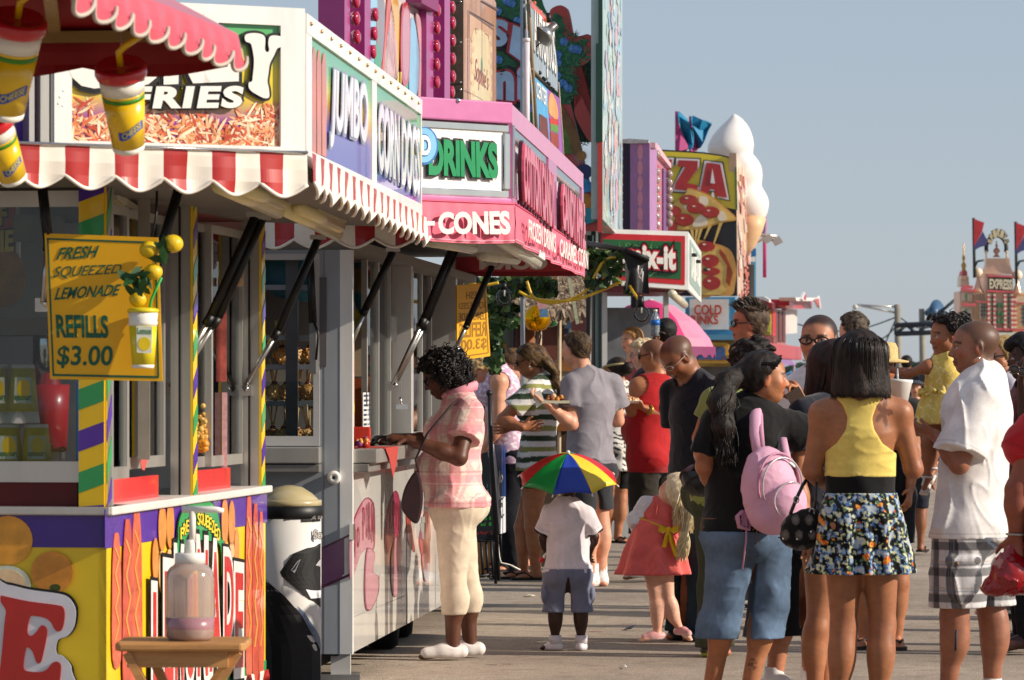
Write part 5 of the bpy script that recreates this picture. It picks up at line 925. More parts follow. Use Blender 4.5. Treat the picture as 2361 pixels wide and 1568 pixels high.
def mixit():
 W=Wall(G(1372,36.2),G(1587,36.3));Ws=Wall(G(1587,36.3),G(1617,41.8));t=thing('drink_stand','white framed stand with red bordered palm leaf mix-it sign','food stand',G(1480,38))
 mb=MB();W.poly(mb,[(1368,527),(1587,534),(1587,668),(1368,653)],mat('#e9e6e2',.35,coat=.3),-.3,.3);Ws.poly(mb,[(1587,534),(1617,581),(1617,698),(1587,668)],mat('#c9ccc8',.4,var=.1),-.02,.02);Ws.poly(mb,[(1590,552),(1614,590),(1614,683),(1590,652)],mat('#8fa59a',.35,var=.3,vs=4),.001,.004);mb.build('sign_box',t)
 for k in range(5):
  pass
 D8=lambda x,y:(1037.5+x*.2941,403.5+y*.2941)
 mb=MB();W.poly(mb,[D8(1165,455),D8(1843,478),D8(1840,862),D8(1165,815)],mat('#c01f28',.3,coat=.4),.001,.004);W.poly(mb,[D8(1198,502),D8(1812,524),D8(1810,818),D8(1198,780)],mat('#1c5a2e',.35,coat=.4,var=.3,vs=2),.006,.004)
 strips(mb,W,(1482,600,78,34),170,[mat(c,.35,coat=.3,var=.2)for c in('#2f7f3a','#4f9a4a','#154a26','#7fb36a','#1f6a32')],.0104,(16,48),(1,3),8);sg=mb.build('sign_panel',t)
 mb=MB();text(mb,W,'mix-it',[D8(1385,720),D8(1765,752),D8(1385,545),D8(1765,565)],WHITE,.03,.008,.05,outline=(.11,.05),om=(BLACK,mat('#b81f2a',.35)),spacing=1.05);text(mb,W,'um',[D8(1235,742),D8(1375,748),D8(1235,655),D8(1375,660)],WHITE,.03,.008,.05,outline=(.11,.05),om=(BLACK,mat('#b81f2a',.35)));mb.build('lettering',sg)
 mb=MB()
 for k in range(6):text(mb,Ws,'DAIQUIRI'[k],[(1593+k*3.4,640+k*4),(1595.6+k*3.4,642+k*4),(1593+k*3.4,570+k*5)],WHITE,.006,.002,.05)
 mb.build('side_lettering',t)
 for x,y in((1590,588),(1600,603),(1617,622)):
  mb=MB();c=Ws.px(x,y,.02);mb.tube([c,c+Vector((.05,0,0))],.018,BLACK,8);mb.build('clamp',t)
 mb=MB();W.poly(mb,[(1326,540),(1372,536),(1372,655),(1326,650)],mat('#2a5a3a',.4,var=.4,vs=5),-.5,.05);W.bar(mb,1322,1370,530,541,-.5,.0,mat('#a9aaa6',.4));W.bar(mb,1362,1371,541,654,-.5,.0,GREYL);mb.build('side_panel',t)
 mb=MB();W.bar(mb,1355,1400,668,890+12838/36.2,-.6,-.4,mat('#74787c',.4,metal=.3));W.bar(mb,1400,1412,668,890+12838/36.2,-.45,-.35,GREYL);W.bar(mb,1412,1590,700,890+12838/36.4,-2.2,-1.9,mat('#6f7276',.3,metal=.3,var=.3));W.bar(mb,1545,1556,668,890+12838/36.4,-.45,-.38,GREYL);W.bar(mb,1355,1580,1010,890+12838/36.4,-.6,-.3,mat('#9da09e',.4));mb.split('body_panel',t)
 mb=MB();W.bar(mb,1357,1590,655,672,-2.,-.3,mat('#7b3a48',.4,var=.2));mb.build('awning_deck',t)
 mb=MB();mb.tube([P(1549,677,36.0),P(1578,703,38.5)],.04,mat('#c9c0a8',.3),10);mb.build('tube_lamp',t)
mixit()
def pizza():
 W=Wall(G(1500,55.3),G(1698,55.2));Ws=Wall(G(1698,55.2),G(1731,62));cc=lambda pts:[(1412+a*.2648,247.9+b*.2648)for a,b in pts]
 t=thing('sign_board','tall pizza sign with red letters over pepperoni slices on black','sign',G(1620,56))
 mb=MB();W.poly(mb,cc([(200,372),(400,365),(600,375),(790,388),(940,410),(1075,442),(1085,1640),(200,1640)]),mat('#14131c',.35,coat=.3,var=.2),-.2,.2)
 W.poly(mb,cc([(200,385),(400,380),(600,390),(790,403),(940,424),(1068,452),(1085,890),(880,850),(600,828),(200,830)]),mat('#dcc634',.35,coat=.3,var=.08),.001,.02);W.poly(mb,cc([(1064,400),(1080,400),(1090,895),(1074,890)]),mat('#3a6a48',.4),.022,.02);mb.build('board',t)
 mb=MB();rd=mat('#a82a2c',.35,coat=.3,var=.15);wl=mat('#dcd9dc',.4);bk=mat('#16241c',.4)
 def glyph(polys,holes=()):
  def ring(p,g):
   cx=sum(q[0]for q in p)/len(p);cy=sum(q[1]for q in p)/len(p);return[(q[0]+(g if q[0]>cx else-g),q[1]+(g if q[1]>cy else-g))for q in p]
  for p in polys:W.poly(mb,cc(ring(p,26)),bk,.03,.01);
  for p in polys:W.poly(mb,cc(ring(p,17)),wl,.045,.01)
  for p in polys:W.poly(mb,cc(p),rd,.06,.01)
 glyph([[(390,455),(520,455),(515,530),(400,660),(525,665),(525,715),(390,715)]])
 glyph([[(575,460),(745,468),(742,540),(650,660),(745,678),(742,730),(545,715),(550,660),(640,520),(570,515)]])
 glyph([[(820,482),(940,500),(1000,790),(900,770),(890,715),(850,710),(835,755),(765,735)]])
 W.poly(mb,cc([(872,535),(895,665),(855,660)]),wl,.075,.006);W.poly(mb,cc([(860,780),(872,735),(885,745),(890,790)]),wl,.075,.006);mb.build('lettering',t)
 crust=mat('#c9974f',.5,var=.35,vs=3);chz=mat('#dcb968',.45,var=.3,vs=5);mo=mat('#e2d4bc',.4,var=.1);pep=mat('#a8302c',.4,coat=.3,var=.25,vs=6);tom=mat('#9a4428',.5,var=.4,vs=6)
 mb=MB();s1=[(660,705),(745,722),(860,770),(960,850),(1085,970),(990,1000),(880,1030),(780,1060),(640,1075),(380,1070),(380,1000),(470,890),(590,790),(640,740)]
 W.poly(mb,cc(bez(s1,3)),crust,.07,.02);W.poly(mb,cc([(p[0]*.93+48,p[1]*.93+62)for p in bez(s1,3)]),chz,.092,.01)
 for q in([(760,780),(830,790),(830,850),(770,850)],[(740,960),(800,940),(830,1010),(760,1040),(700,1030)],[(920,920),(970,910),(990,980),(930,985)],[(620,860),(660,850),(650,900)]):W.poly(mb,cc(bez(q,4)),mo,.104,.006)
 for x,y,rx,ry in((665,808,72,40),(728,878,74,44),(855,915,74,46),(628,982,76,50),(525,905,72,42),(500,1040,60,50)):W.poly(mb,cc(ell(x,y,rx+6,ry+5)),tom,.112,.006);W.poly(mb,cc(ell(x,y,rx,ry)),pep,.12,.012);W.poly(mb,cc(ell(x-15,y-15,14,6)),mo,.134,.003)
 for a,b in(((690,1070),(705,1150)),((780,1050),(740,1180)),((860,1030),(800,1150)),((950,1010),(880,1200)),((740,1060),(720,1180))):W.poly(mb,cc([(a[0]-14,a[1]-20),(a[0]+18,a[1]-20),(b[0]+6,b[1]),(b[0]-4,b[1])]),chz,.085,.01)
 s2=[(700,1190),(780,1160),(860,1180),(960,1205),(1040,1260),(1080,1400),(1070,1540),(1040,1636),(900,1638),(700,1638)]
 W.poly(mb,cc(bez(s2,4)),crust,.07,.02);W.poly(mb,cc([(700,1200),(860,1200),(950,1240),(1000,1320),(1010,1480),(985,1600),(940,1632),(700,1632)]),chz,.092,.01);W.poly(mb,cc([(940,1230),(990,1290),(1050,1440),(1020,1560),(990,1520),(1000,1380),(930,1270)]),tom,.103,.006)
 for x,y,rx,ry in((822,1212,74,44),(852,1338,78,56),(865,1530,80,60),(860,1430,80,36)):W.poly(mb,cc(ell(x,y,rx,ry)),pep,.112,.012);W.poly(mb,cc(ell(x-20,y-18,16,8)),mo,.126,.003)
 mb.build('pizza_print',t)
 mb=MB();Ws.poly(mb,cc([(1078,395),(1120,460),(1160,520),(1200,560),(1205,1640),(1090,1640)]),mat('#cfae96',.4,coat=.2,var=.25,vs=1.2),-.1,.1);r=random.Random(3);pal=[mat(c,.4,var=.2)for c in('#c98a7a','#d8c08a','#c7b0a8','#b8574a','#e0cfc0')]
 for k in range(90):
  x=r.uniform(1098,1195);y=r.uniform(560,1700);L=r.uniform(40,140);q=r.uniform(4,11);Ws.poly(mb,cc([(x-q,y-L/2),(x+q*.4,y-L*.45),(x+q,y+L/2),(x-q*.3,y+L*.4)]),r.choice(pal),.001+k*.0002,.003)
 for k in range(40):Ws.poly(mb,cc(ell(r.uniform(1140,1195),r.uniform(1370,1640),9,11,8)),pal[3],.03+k*.0002,.004)
 mb.build('side_face',t)
 t=thing('sign_pylon','narrow blue and yellow painted pylon partly hidden behind the pizza sign','sign',G(1735,66));w=Wall(G(1726,66),G(1743,66));mb=MB();w.bar(mb,1720,1743,573,890+12838/66,-.3,0,mat('#5fa9cf',.4,var=.2));w.bar(mb,1720,1743,573,590,.0,.03,mat('#2f6fa8',.4));w.bar(mb,1728,1741,592,604,.0,.03,WHITE);mb.build('board',t)
 mb=MB()
 for k in range(14):a=k*.45;w.poly(mb,[(1728+6*math.cos(a-.2),640+16*math.sin(a-.2)),(1728+13*math.cos(a),640+44*math.sin(a)),(1728+6*math.cos(a+.2),640+16*math.sin(a+.2))],YEL,.004+k*.001,.002)
 mb.build('sun_print',t)
pizza()
def ice_cream():
 d=60.;t=thing('ice_cream_cone','giant white swirled soft serve ice cream cone standing behind the pizza sign','ice cream',P(1738,620,d));s_=d/F0
 wm=mat('#e6e2dd',.35,coat=.2,var=.05);mb=MB()
 prof=[(1692,262,2),(1697,274,16),(1690,296,38),(1684,325,53),(1682,345,55),(1686,358,47),(1696,364,46),(1702,384,55),(1704,408,57),(1708,428,48),(1714,436,46),(1722,456,52),(1723,478,50),(1728,498,38),(1734,508,26)]
 path=[P(x,y,d)for x,y,r_ in prof];n=36;vs=[]
 for i,(p,q)in enumerate(zip(path,prof)):
  for k in range(n):
   a=2*math.pi*k/n;tw=.06*math.sin(a*3+i*.55);r_=q[2]*s_*(1+tw*.5);vs.append(p+Vector((math.cos(a)*r_,math.sin(a)*r_*.9,math.sin(a+i*.3)*r_*.06)))
 K=len(path);fs=[(i*n+k,i*n+(k+1)%n,(i+1)*n+(k+1)%n,(i+1)*n+k)for i in range(K-1)for k in range(n)]+[tuple(range(n)),tuple(range((K-1)*n,K*n))]
 mb.add(vs,fs,wm,True);o=mb.build('swirl',t);sb=o.modifiers.new('s','SUBSURF');sb.levels=sb.render_levels=1
 mb=MB();a,b=P(1734,498,d),P(1716,590,d);L=(b-a).length;mb.lathe(a,[(33*s_,0),(31*s_,L*.3),(22*s_,L*.7),(8*s_,L)],mat('#d8b48c',.5,var=.15,vs=3),(b-a),28);mb.build('cone',t)
 mb=MB();mb.tube([P(1722,610,d),G(1722,d)],.12,DARK,10);mb.build('post',t)
 cy=mat('#1f7fa8',.6,var=.2);mg=mat('#b0407a',.6,var=.2);grp='triangular pennant flags by the giant ice cream cone'
 def flag(pts_c,pts_m,x,y0,y1,dd,lab):
  t=thing('pennant_flag',lab,'flag',P(x,y1,dd),grp)
  for nm,pts,m in(('cyan_cloth',pts_c,cy),('magenta_cloth',pts_m,mg)):
   mb=MB();q=bez(pts,4);vs=[P(px,py,dd+.12*math.sin(px*.22))for px,py in q];mb.add(vs+[v+Vector((0,.02,0))for v in vs],[tuple(range(len(q))),tuple(range(len(q),2*len(q)))]+[(i,(i+1)%len(q),(i+1)%len(q)+len(q),i+len(q))for i in range(len(q))],m);mb.build(nm,t)
  mb=MB();mb.tube([P(x,y0,dd),P(x,y1,dd)],.03,mg,8);mb.build('pole',t)
 flag([(1562,258),(1578,268),(1594,290),(1600,320),(1596,342),(1586,342),(1570,300)],[(1561,278),(1570,300),(1587,343),(1560,343)],1561,257,420,58.5,'cyan and magenta pennant with its cloth folded, leftmost beside the ice cream cone')
 flag([(1594,268),(1612,274),(1640,284),(1634,300),(1622,330),(1610,342),(1600,310)],[(1594,290),(1600,310),(1610,344),(1590,344)],1593,268,420,59,'wide blue pennant fluttering against the top lump of the ice cream cone')
 flag([(1750,494),(1763,488),(1763,540),(1750,520)],[(1748,520),(1763,540),(1763,537),(1747,536)],1763,487,640,62,'small blue and purple pennant under the right bulge of the ice cream cone')
 t=thing('floodlight','pair of small floodlights on a bracket arm beside the ice cream cone','floodlight',P(1770,560,61));mb=MB();mb.tube([P(1735,540,61),P(1790,545,61)],.03,ALU,8);mb.tube([P(1735,563,61),P(1772,545,61)],.02,ALU,8);mb.build('arm',t)
 for x,y in((1770,551),(1792,556)):
  mb=MB();mb.box(P(x,y,60.9),(.06,0,.03),(0,.05,0),(-.03,0,.05),mat('#9a9a98',.4));mb.build('lamp_head',t)
ice_cream()
def cold_drinks():
 W=Wall(G(1585,62.6),G(1697,62.5));t=thing('drink_stand','blue framed stand with cold drinks sign and yellow hamburger board below','food stand',G(1640,63));bl=mat('#4a8fb5',.4,var=.15)
 mb=MB();W.bar(mb,1580,1695,685,772,-.4,0,bl);W.poly(mb,[(1590,690),(1680,690),(1680,760),(1590,760)],mat('#e8e4de',.4),.002,.02);text(mb,W,'COLD',[(1601,726),(1664,726),(1601,703)],mat('#c4422c',.4),.03,.01,.02);text(mb,W,'DRINKS',[(1576,748),(1656,748),(1576,727)],mat('#c4422c',.4),.03,.01,.02);mb.build('sign_box',t)
 mb=MB();W.bar(mb,1560,1700,772,784,-1.,.2,mat('#5f9ab8',.4));W.bar(mb,1590,1700,784,845,-.6,-.3,mat('#a88a4a',.5,var=.3));W.bar(mb,1560,1700,845,1090,-1.2,-.5,mat('#6a6a68',.5,var=.4));mb.split('body_panel',t)
 mb=MB();W.poly(mb,[(1560,787),(1676,790),(1680,795),(1680,834),(1674,838),(1560,836)],mat('#dcb44c',.4,var=.06),-.1,.06);text(mb,W,'HAMBURGER',[(1560,830),(1676,830),(1560,800)],mat('#3f6fa8',.4),-.03,.02,.06,outline=(.05,),om=(mat('#d8803a',.4),));mb.build('hamburger_sign',t)
 d=44.;t=thing('parasol','big pink market umbrella with pale lettered flap over the crowd','umbrella',G(1515,d));pk=mat('#c02a68',.6,var=.1);pl=mat('#d0809c',.6,var=.15);c=P(1500,690,d);s_=d/F0
 n=8;mb=MB();prof=[(0,690),(55,705),(105,740),(140,780),(150,800)];vs=[]
 for i,(r_,y)in enumerate(prof):
  for k in range(n*4):
   a=2*math.pi*k/(n*4)+.2;sc=1-.05*abs(math.sin(a*4-.8))*(i/4);vs.append(Vector((c.x+math.cos(a)*r_*s_*sc,d+math.sin(a)*r_*s_*sc,P(0,y,d).z)))
 N=n*4
 for i in range(len(prof)-1):
  for k in range(N):
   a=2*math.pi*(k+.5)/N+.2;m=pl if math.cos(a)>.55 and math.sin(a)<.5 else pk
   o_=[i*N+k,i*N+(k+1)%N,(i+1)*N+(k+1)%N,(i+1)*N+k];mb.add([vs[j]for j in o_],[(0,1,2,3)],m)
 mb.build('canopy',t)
 mb=MB();vs=[]
 for k in range(N*3+1):
  a=2*math.pi*k/(N*3)+.2
  for j in(0,1):vs.append(Vector((c.x+math.cos(a)*150*s_,d+math.sin(a)*150*s_,P(0,800+j*(22+5*math.sin(k*1.6)),d).z)))
 mb.add(vs,[(2*k,2*k+1,2*k+3,2*k+2)for k in range(N*3)],mat('#7a2a5a',.6),True);mb.build('fringe',t)
 mb=MB();mb.tube([G(1500,d),c],.03,WHITE,10);mb.build('pole',t)
cold_drinks()
def red_stand():
 d=78;W=Wall(G(1736,73.1),G(1782,73));Ws=Wall(G(1782,73),G(1812,86));t=thing('food_stand','small red stand with white upturned roof corners and yellow green lettered sign','food stand',G(1780,78));rd=mat('#b5252e',.4,coat=.2,var=.1);wt=mat('#e2ddd6',.4)
 mb=MB();W.poly(mb,[(1720,688),(1768,690),(1785,700),(1785,712),(1720,708)],rd,-.1,.3);W.poly(mb,[(1715,685),(1770,685),(1782,692),(1782,698),(1766,692),(1715,690)],wt,.2,.15);Ws.poly(mb,[(1784,690),(1848,692),(1848,712),(1800,712),(1784,705)],rd,-.2,.5);Ws.poly(mb,[(1770,686),(1840,687),(1843,694),(1772,694)],wt,.2,.3)
 Ws.poly(mb,[(1782,690),(1793,673),(1794,690)],wt,.5,.05);Ws.poly(mb,[(1786,692),(1792,678),(1793,692)],rd,.56,.02);Ws.poly(mb,[(1830,690),(1843,682),(1849,712),(1838,708)],wt,.5,.05);Ws.poly(mb,[(1820,692),(1838,688),(1842,710)],rd,.56,.02);mb.build('roof',t)
 mb=MB();W.bar(mb,1725,1782,710,775,-.3,0,rd);W.bar(mb,1728,1778,716,772,.0,.04,mat('#d8cf5c',.4,var=.2));text(mb,W,'LEMONADE',[(1712,764),(1776,766),(1712,736)],mat('#dfe05c',.4),.06,.03,.06,outline=(.08,.03),om=(mat('#2f7a3a',.4),mat('#e8dc6a',.4)));W.bar(mb,1728,1778,718,728,.045,.06,mat('#d8a23a',.4));mb.build('sign_panel',t)
 mb=MB();Ws.poly(mb,[(1782,712),(1812,716),(1812,800),(1782,800)],mat('#a8706a',.4,var=.3),-.3,.3)
 for k in range(3):Ws.poly(mb,[(1785+k*9,718),(1791+k*9,719),(1791+k*9,790),(1785+k*9,788)],mat('#5a2a2c',.4,var=.3),.002,.02)
 Ws.poly(mb,[(1812,712),(1838,714),(1838,768),(1812,770)],mat('#cfc6c0',.4,var=.1),-.1,.1);Ws.poly(mb,[(1740,790),(1830,800),(1830,830),(1740,824)],rd,-.1,.3);mb.build('side_wall',t)
 mb=MB();W.bar(mb,1725,1782,776,890+12838/74,-.4,-.05,mat('#7a4a48',.5,var=.4));mb.build('body',t)
 t=thing('market_tent','low blue canopy tent far off beyond the crowd','tent',G(1835,110));mb=MB();c=P(1835,850,110);
 for a,b in(((1800,872),(1870,872)),):
  q=[P(1790,876,108),P(1890,876,108),P(1890,872,116),P(1790,872,116)];mb.add(q+[P(1838,848,112)],[(0,1,4),(1,2,4),(2,3,4),(3,0,4)],mat('#3f86b8',.5,var=.1))
 mb.build('canopy',t);mb=MB()
 for x in(1796,1884):mb.tube([P(x,876,108.2),G(x,108.2)],.04,ALU,6)
 mb.split('pole',t)
 pu=thing('market_tent','small lilac stall roof far off between the red stand and the man with glasses','tent',G(1815,100));mb=MB();q=[P(1795,842,99),P(1835,842,99),P(1835,840,103),P(1795,840,103)];mb.add(q+[P(1815,818,101)],[(0,1,4),(1,2,4),(2,3,4),(3,0,4)],mat('#b58fc0',.5));mb.build('canopy',pu);mb=MB();mb.tube([P(1800,842,100),G(1800,100)],.04,ALU,6);mb.tube([P(1830,842,100),G(1830,100)],.04,ALU,6);mb.split('pole',pu)
red_stand()
def far_poles():
 wd=mat('#8a8478',.7,var=.3,vs=2);wire=mat('#3a4048',.6)
 def pole(x,y0,d,lab,r=.14):
  t=thing('utility_pole',lab,'utility pole',G(x+5,d));mb=MB();mb.tube([G(x+6,d),P(x,y0,d)],[r,r*.7],wd,12);mb.build('post',t);return t
 d=120;t=pole(2069,702,d,'tall wooden utility pole carrying a long street lamp arm');mb=MB();mb.tube([P(2069,708,d),P(1975,703,d)],.035,ALU,6);mb.tube([P(2069,722,d),P(1985,705,d)],.035,ALU,6);mb.build('lamp_arm',t);mb=MB();mb.ball(P(1972,708,d),.09,mat('#c9c6bc',.3),8);mb.build('lamp_head',t)
 d2=135;t2=pole(2125,712,d2,'farther wooden utility pole with loudspeaker horn');mb=MB();mb.lathe(P(2136,722,d2),[(.1,0),(.25,.3),(.42,.5)],mat('#3f5f80',.4),(.6,-.6,.1),14);mb.build('loudspeaker',t2)
 for k,(a,b)in enumerate((((1830,745),(2069,730)),((2069,727),(2180,735)),((1990,765),(2069,748)),((2069,728),(2015,850)),((1850,830),(2069,818)),((2069,816),(2200,812)),((1855,806),(1990,800)))):
  t=thing('overhead_wire',('thin sagging cable left of the tall lamp pole, level with its top','thin cable joining the tops of the two far poles','short cable from the lamp pole to the back of the boy','guy wire slanting down left from the lamp pole','low cable left of the lamp pole above the straw hat','low cable right of the lamp pole','short low cable just above the far lilac stall roof')[k],'cable',P(*a,d));mb=MB();p,q=P(*a,d),P(*b,d);mb.tube([p.lerp(q,i/10)-Vector((0,0,.35*math.sin(math.pi*i/10)*(k!=3)))for i in range(11)],.022,wire,5);mb.build('cable_strand',t)
 t=thing('truss_boom','dark steel lattice boom of a ride behind the crowd','ride boom',P(2130,770,95));dk=mat('#2f3a44',.5);d=95
 for nm,segs in(('chord',(((2065,770),(2260,762)),((2066,750),(2262,742)))),('brace',(((2066,770),(2090,750)),((2090,750),(2115,769)),((2115,769),(2140,748)),((2140,748),(2165,767)),((2065,748),(2065,772)),((2100,755),(2150,735)),((2150,735),(2215,680)),((2165,740),(2215,720))))):
  for a,b in segs:
   mb=MB();mb.tube([P(*a,d),P(*b,d)],.07 if nm=='chord' else.045,dk,6);mb.build(nm,t)
 mb=MB();mb.tube([P(2250,765,95),G(2250,95)],.1,dk,8);mb.build('leg',t)
far_poles()
def facade():
 d=88;W=Wall(G(2205,d),G(2420,d));cc=lambda pts:[(2132.7+a*.2205,472.6+b*.2205)for a,b in pts]
 t=thing('ride_facade','ornate gold and red carousel like ride front with copper roofs and lettered arch','ride facade',G(2300,d+.5))
 gd=mat('#ecd2b8',.5,var=.25,vs=3);rd=mat('#cc6066',.5,var=.2,vs=3);cu=mat('#e0b090',.22,metal=.6,var=.1);cm=mat('#e6dcc6',.5,var=.15);gn=mat('#3f7a50',.5);dkk=mat('#2f3a3a',.5)
 mb=MB();W.poly(mb,cc([(365,900),(500,900),(500,2560),(365,2560)]),gd,-1.2,1.2);W.poly(mb,cc([(500,930),(640,930),(640,2560),(500,2560)]),mat('#dcc4a2',.5,var=.2),-1.,1.05);W.poly(mb,cc([(620,730),(900,740),(905,2560),(620,2560)]),gd,-1.,1.3);W.poly(mb,cc([(905,930),(1300,930),(1300,2560),(905,2560)]),mat('#b0966e',.5,var=.2),-1.,1.05);mb.build('wall',t)
 mb=MB();
 for q in([(355,870),(505,890),(505,915),(355,905)],[(355,1030),(510,1035),(510,1060),(355,1055)],[(365,840),(480,850),(480,880),(365,870)],[(620,890),(905,905),(905,925),(620,912)],[(630,735),(895,745),(895,765),(630,755)],[(505,1005),(635,1015),(635,1030),(505,1020)],[(920,1020),(1200,1030),(1200,1045),(920,1035)],[(500,1280),(1300,1310),(1300,1335),(500,1305)]):W.poly(mb,cc(q),rd,.31,.12)
 for x in(645,705,815,890,920):
  for k in range(16):W.poly(mb,cc(ell(x,945+k*24,17,13,8)),rd if k%2 else gd,.31+.002*k,.1)
 for x0,x1,y0,y1 in((378,420,920,1000),(440,492,930,1010),(378,420,1080,1150),(440,492,1090,1170)):W.poly(mb,cc([(x0,y0),(x1,y0),(x1,y1),(x0,y1)]),cm,.02,.06)
 for x,y in((410,960),(410,1110),(745,1050),(785,1050),(745,1130),(785,1150),(745,1220),(790,1220)):W.poly(mb,cc(ell(x,y,14,24,10)),gn,.32,.12)
 for k in range(6):W.poly(mb,cc([(540+k*16,945),(550+k*16,945),(550+k*16,1005),(540+k*16,1005)]),cm,.07,.06);W.poly(mb,cc([(950+k*18,960),(962+k*18,960),(962+k*18,1020),(950+k*18,1020)]),cm,.07,.06)
 mb.build('ornament',t)
 for x0,x1,y0,y1,nx,ny in((552,622,1035,1190,3,4),(660,708,930,1270,2,8),(822,880,930,1270,2,8),(972,1100,1050,1270,4,5)):
  mb=MB();W.poly(mb,cc([(x0,y0),(x1,y0),(x1,y1),(x0,y1)]),cm,.31,.05)
  f=mb.build('window',t);mb=MB()
  for k in range(1,nx):x=x0+(x1-x0)*k/nx;W.poly(mb,cc([(x-3,y0),(x+3,y0),(x+3,y1),(x-3,y1)]),dkk,.37,.03)
  for k in range(1,ny):y=y0+(y1-y0)*k/ny;W.poly(mb,cc([(x0,y-3),(x1,y-3),(x1,y+3),(x0,y+3)]),dkk,.375,.03)
  mb.build('glazing_bar',f)
 def cone(cx,yt,yb,r,k=1.0):
  mb=MB();s_=d/F0*.2205;b=P(*cc([(cx,yb)])[0],d-.3);H=(yb-yt)*s_;mb.lathe(b,[(r*s_,0),(r*s_*.62,H*.25),(r*s_*.38,H*.55),(r*s_*.2,H*.85),(r*s_*.16,H)],cu,n=20);mb.ball(b+Vector((0,0,H+.06)),.12,gd,10);mb.build('turret_roof',t)
 cone(555,740,925,70);cone(965,760,945,70)
 mb=MB();s_=d/F0*.2205;b=P(*cc([(755,725)])[0],d-.2);R=185*s_
 pr=[(0,1.),(.06,.93),(.16,.82),(.45,.72),(.75,.67),(1.,.66)];H=165*s_;vs=[]
 for h,k in pr:
  for sx,sy in((-1,-1),(1,-1),(1,1),(-1,1)):vs.append(b+Vector((sx*R*k,sy*R*k*.45,h*H)))
 mb.add(vs,[(i*4+k,i*4+(k+1)%4,(i+1)*4+(k+1)%4,(i+1)*4+k)for i in range(5)for k in range(4)]+[(20,21,22,23),(0,1,2,3)],cu);mb.build('roof',t)
 mb=MB()
 for q in([(395,690),(440,690),(445,740),(385,740)],[(375,740),(455,745),(465,850),(370,850)]):W.poly(mb,cc(q),rd if q[0][1]==690 else cm,-.6,.6)
 W.poly(mb,cc([(372,740),(425,742),(425,785),(370,782)]),cu,.01,.1);b=P(*cc([(405,690)])[0],d-.3);mb.lathe(b,[(25*s_,0),(18*s_,20*s_),(28*s_,60*s_),(10*s_,95*s_),(18*s_,135*s_),(8*s_,170*s_),(6*s_,280*s_),(1*s_,290*s_)],mat('#b98f4a',.3,metal=.7),n=14);mb.build('spire',t)
 mb=MB();b=P(*cc([(748,545)])[0],d-.3);mb.lathe(b,[(40*s_,0),(14*s_,30*s_),(38*s_,60*s_),(26*s_,85*s_),(8*s_,100*s_),(16*s_,120*s_),(5*s_,140*s_),(8*s_,160*s_),(1*s_,170*s_)],mat('#c08a78',.4,metal=.4),n=14)
 for x in(640,855):mb.lathe(P(*cc([(x,555)])[0],d-.3),[(12*s_,0),(8*s_,30*s_),(16*s_,55*s_),(3*s_,80*s_)],gd,n=10)
 mb.build('finial',t)
 mb=MB();arc=[P(*cc([(745+105*math.sin(a),450-130*math.cos(a)-0)])[0],d-.25)for a in[(-1.9+3.8*i/20)for i in range(21)]];mb.tube(arc,.05,dkk,6)
 for k in range(7):
  a=-1.25+2.5*k/6;x,y=745+92*math.sin(a),430-130*math.cos(a)
  ch='SPIRITS'[k];c=[(x-17,y+46),(x+17,y+46),(x-17,y-36)];
  text(mb,W,ch,cc([(x-18*math.cos(a)-40*math.sin(a)*.6,y+42*math.cos(a)-18*math.sin(a)),(x+18*math.cos(a)-40*math.sin(a)*.6,y+42*math.cos(a)+18*math.sin(a)),(x-18*math.cos(a)+40*math.sin(a)*.6,y-42*math.cos(a)-18*math.sin(a))]),mat('#cfc3a0',.5),.32,.1,.06,outline=(.05,),om=(dkk,))
 mb.build('lettered_arch',t)
 mb=MB();W.poly(mb,cc([(640,760),(885,770),(885,905),(640,890)]),mat('#8f8468',.5,var=.3),.305,.03);text(mb,W,'EXPRESS',cc([(650,880),(885,895),(650,775),(885,785)]),mat('#d9d0b4',.5),.36,.08,.04,outline=(.06,),om=(dkk,));mb.build('lettered_panel',t)
 mb=MB();W.poly(mb,cc([(500,1335),(1300,1340),(1300,1500),(500,1500)]),mat('#cfd2c0',.5,var=.2),.32,.1);strips(mb,W,(2330,785,60,14),60,[gn,rd],.43,(3,8),(1.5,3));mb.build('frieze',t)
 for k,(x,y0,y1,lab)in enumerate(((508,135,700,'red and indigo pennant flag on a thin pole left of the lettered arch'),(948,175,760,'red and indigo pennant flag cut by the right photo edge'))):
  f=thing('pennant_flag',lab,'flag',P(*cc([(x,y1)])[0],d),'red pennant flags on the ride facade');mb=MB();mb.tube([P(*cc([(x,y0)])[0],d-.4),P(*cc([(x+10,y1+60)])[0],d-.4)],.035,dkk,8);mb.build('pole',f)
  w=Wall(G(2200,d-.45),G(2400,d-.45))
  mb=MB();w.poly(mb,cc([(x+3,y0+10),(x+110,y0+50),(x+90,y0+140),(x+60,y0+200),(x+4,y0+300)]),mat('#b5343a',.6,var=.2),0,.02);mb.build('red_cloth',f);mb=MB();w.poly(mb,cc([(x+4,y0+345),(x+4,y0+300),(x+62,y0+200),(x+95,y0+140),(x+150,y0+250),(x+130,y0+290),(x+60,y0+310)]),mat('#4a4a7a',.6,var=.2),0,.02);mb.build('indigo_cloth',f)
  mb=MB();mb.tube([P(*cc([(x+15,640)])[0],d-.4),P(*cc([(x+40,590)])[0],d-.4),P(*cc([(x+110,578)])[0],d-.4)],.03,dkk,6);mb.build('bracket',f)
facade()
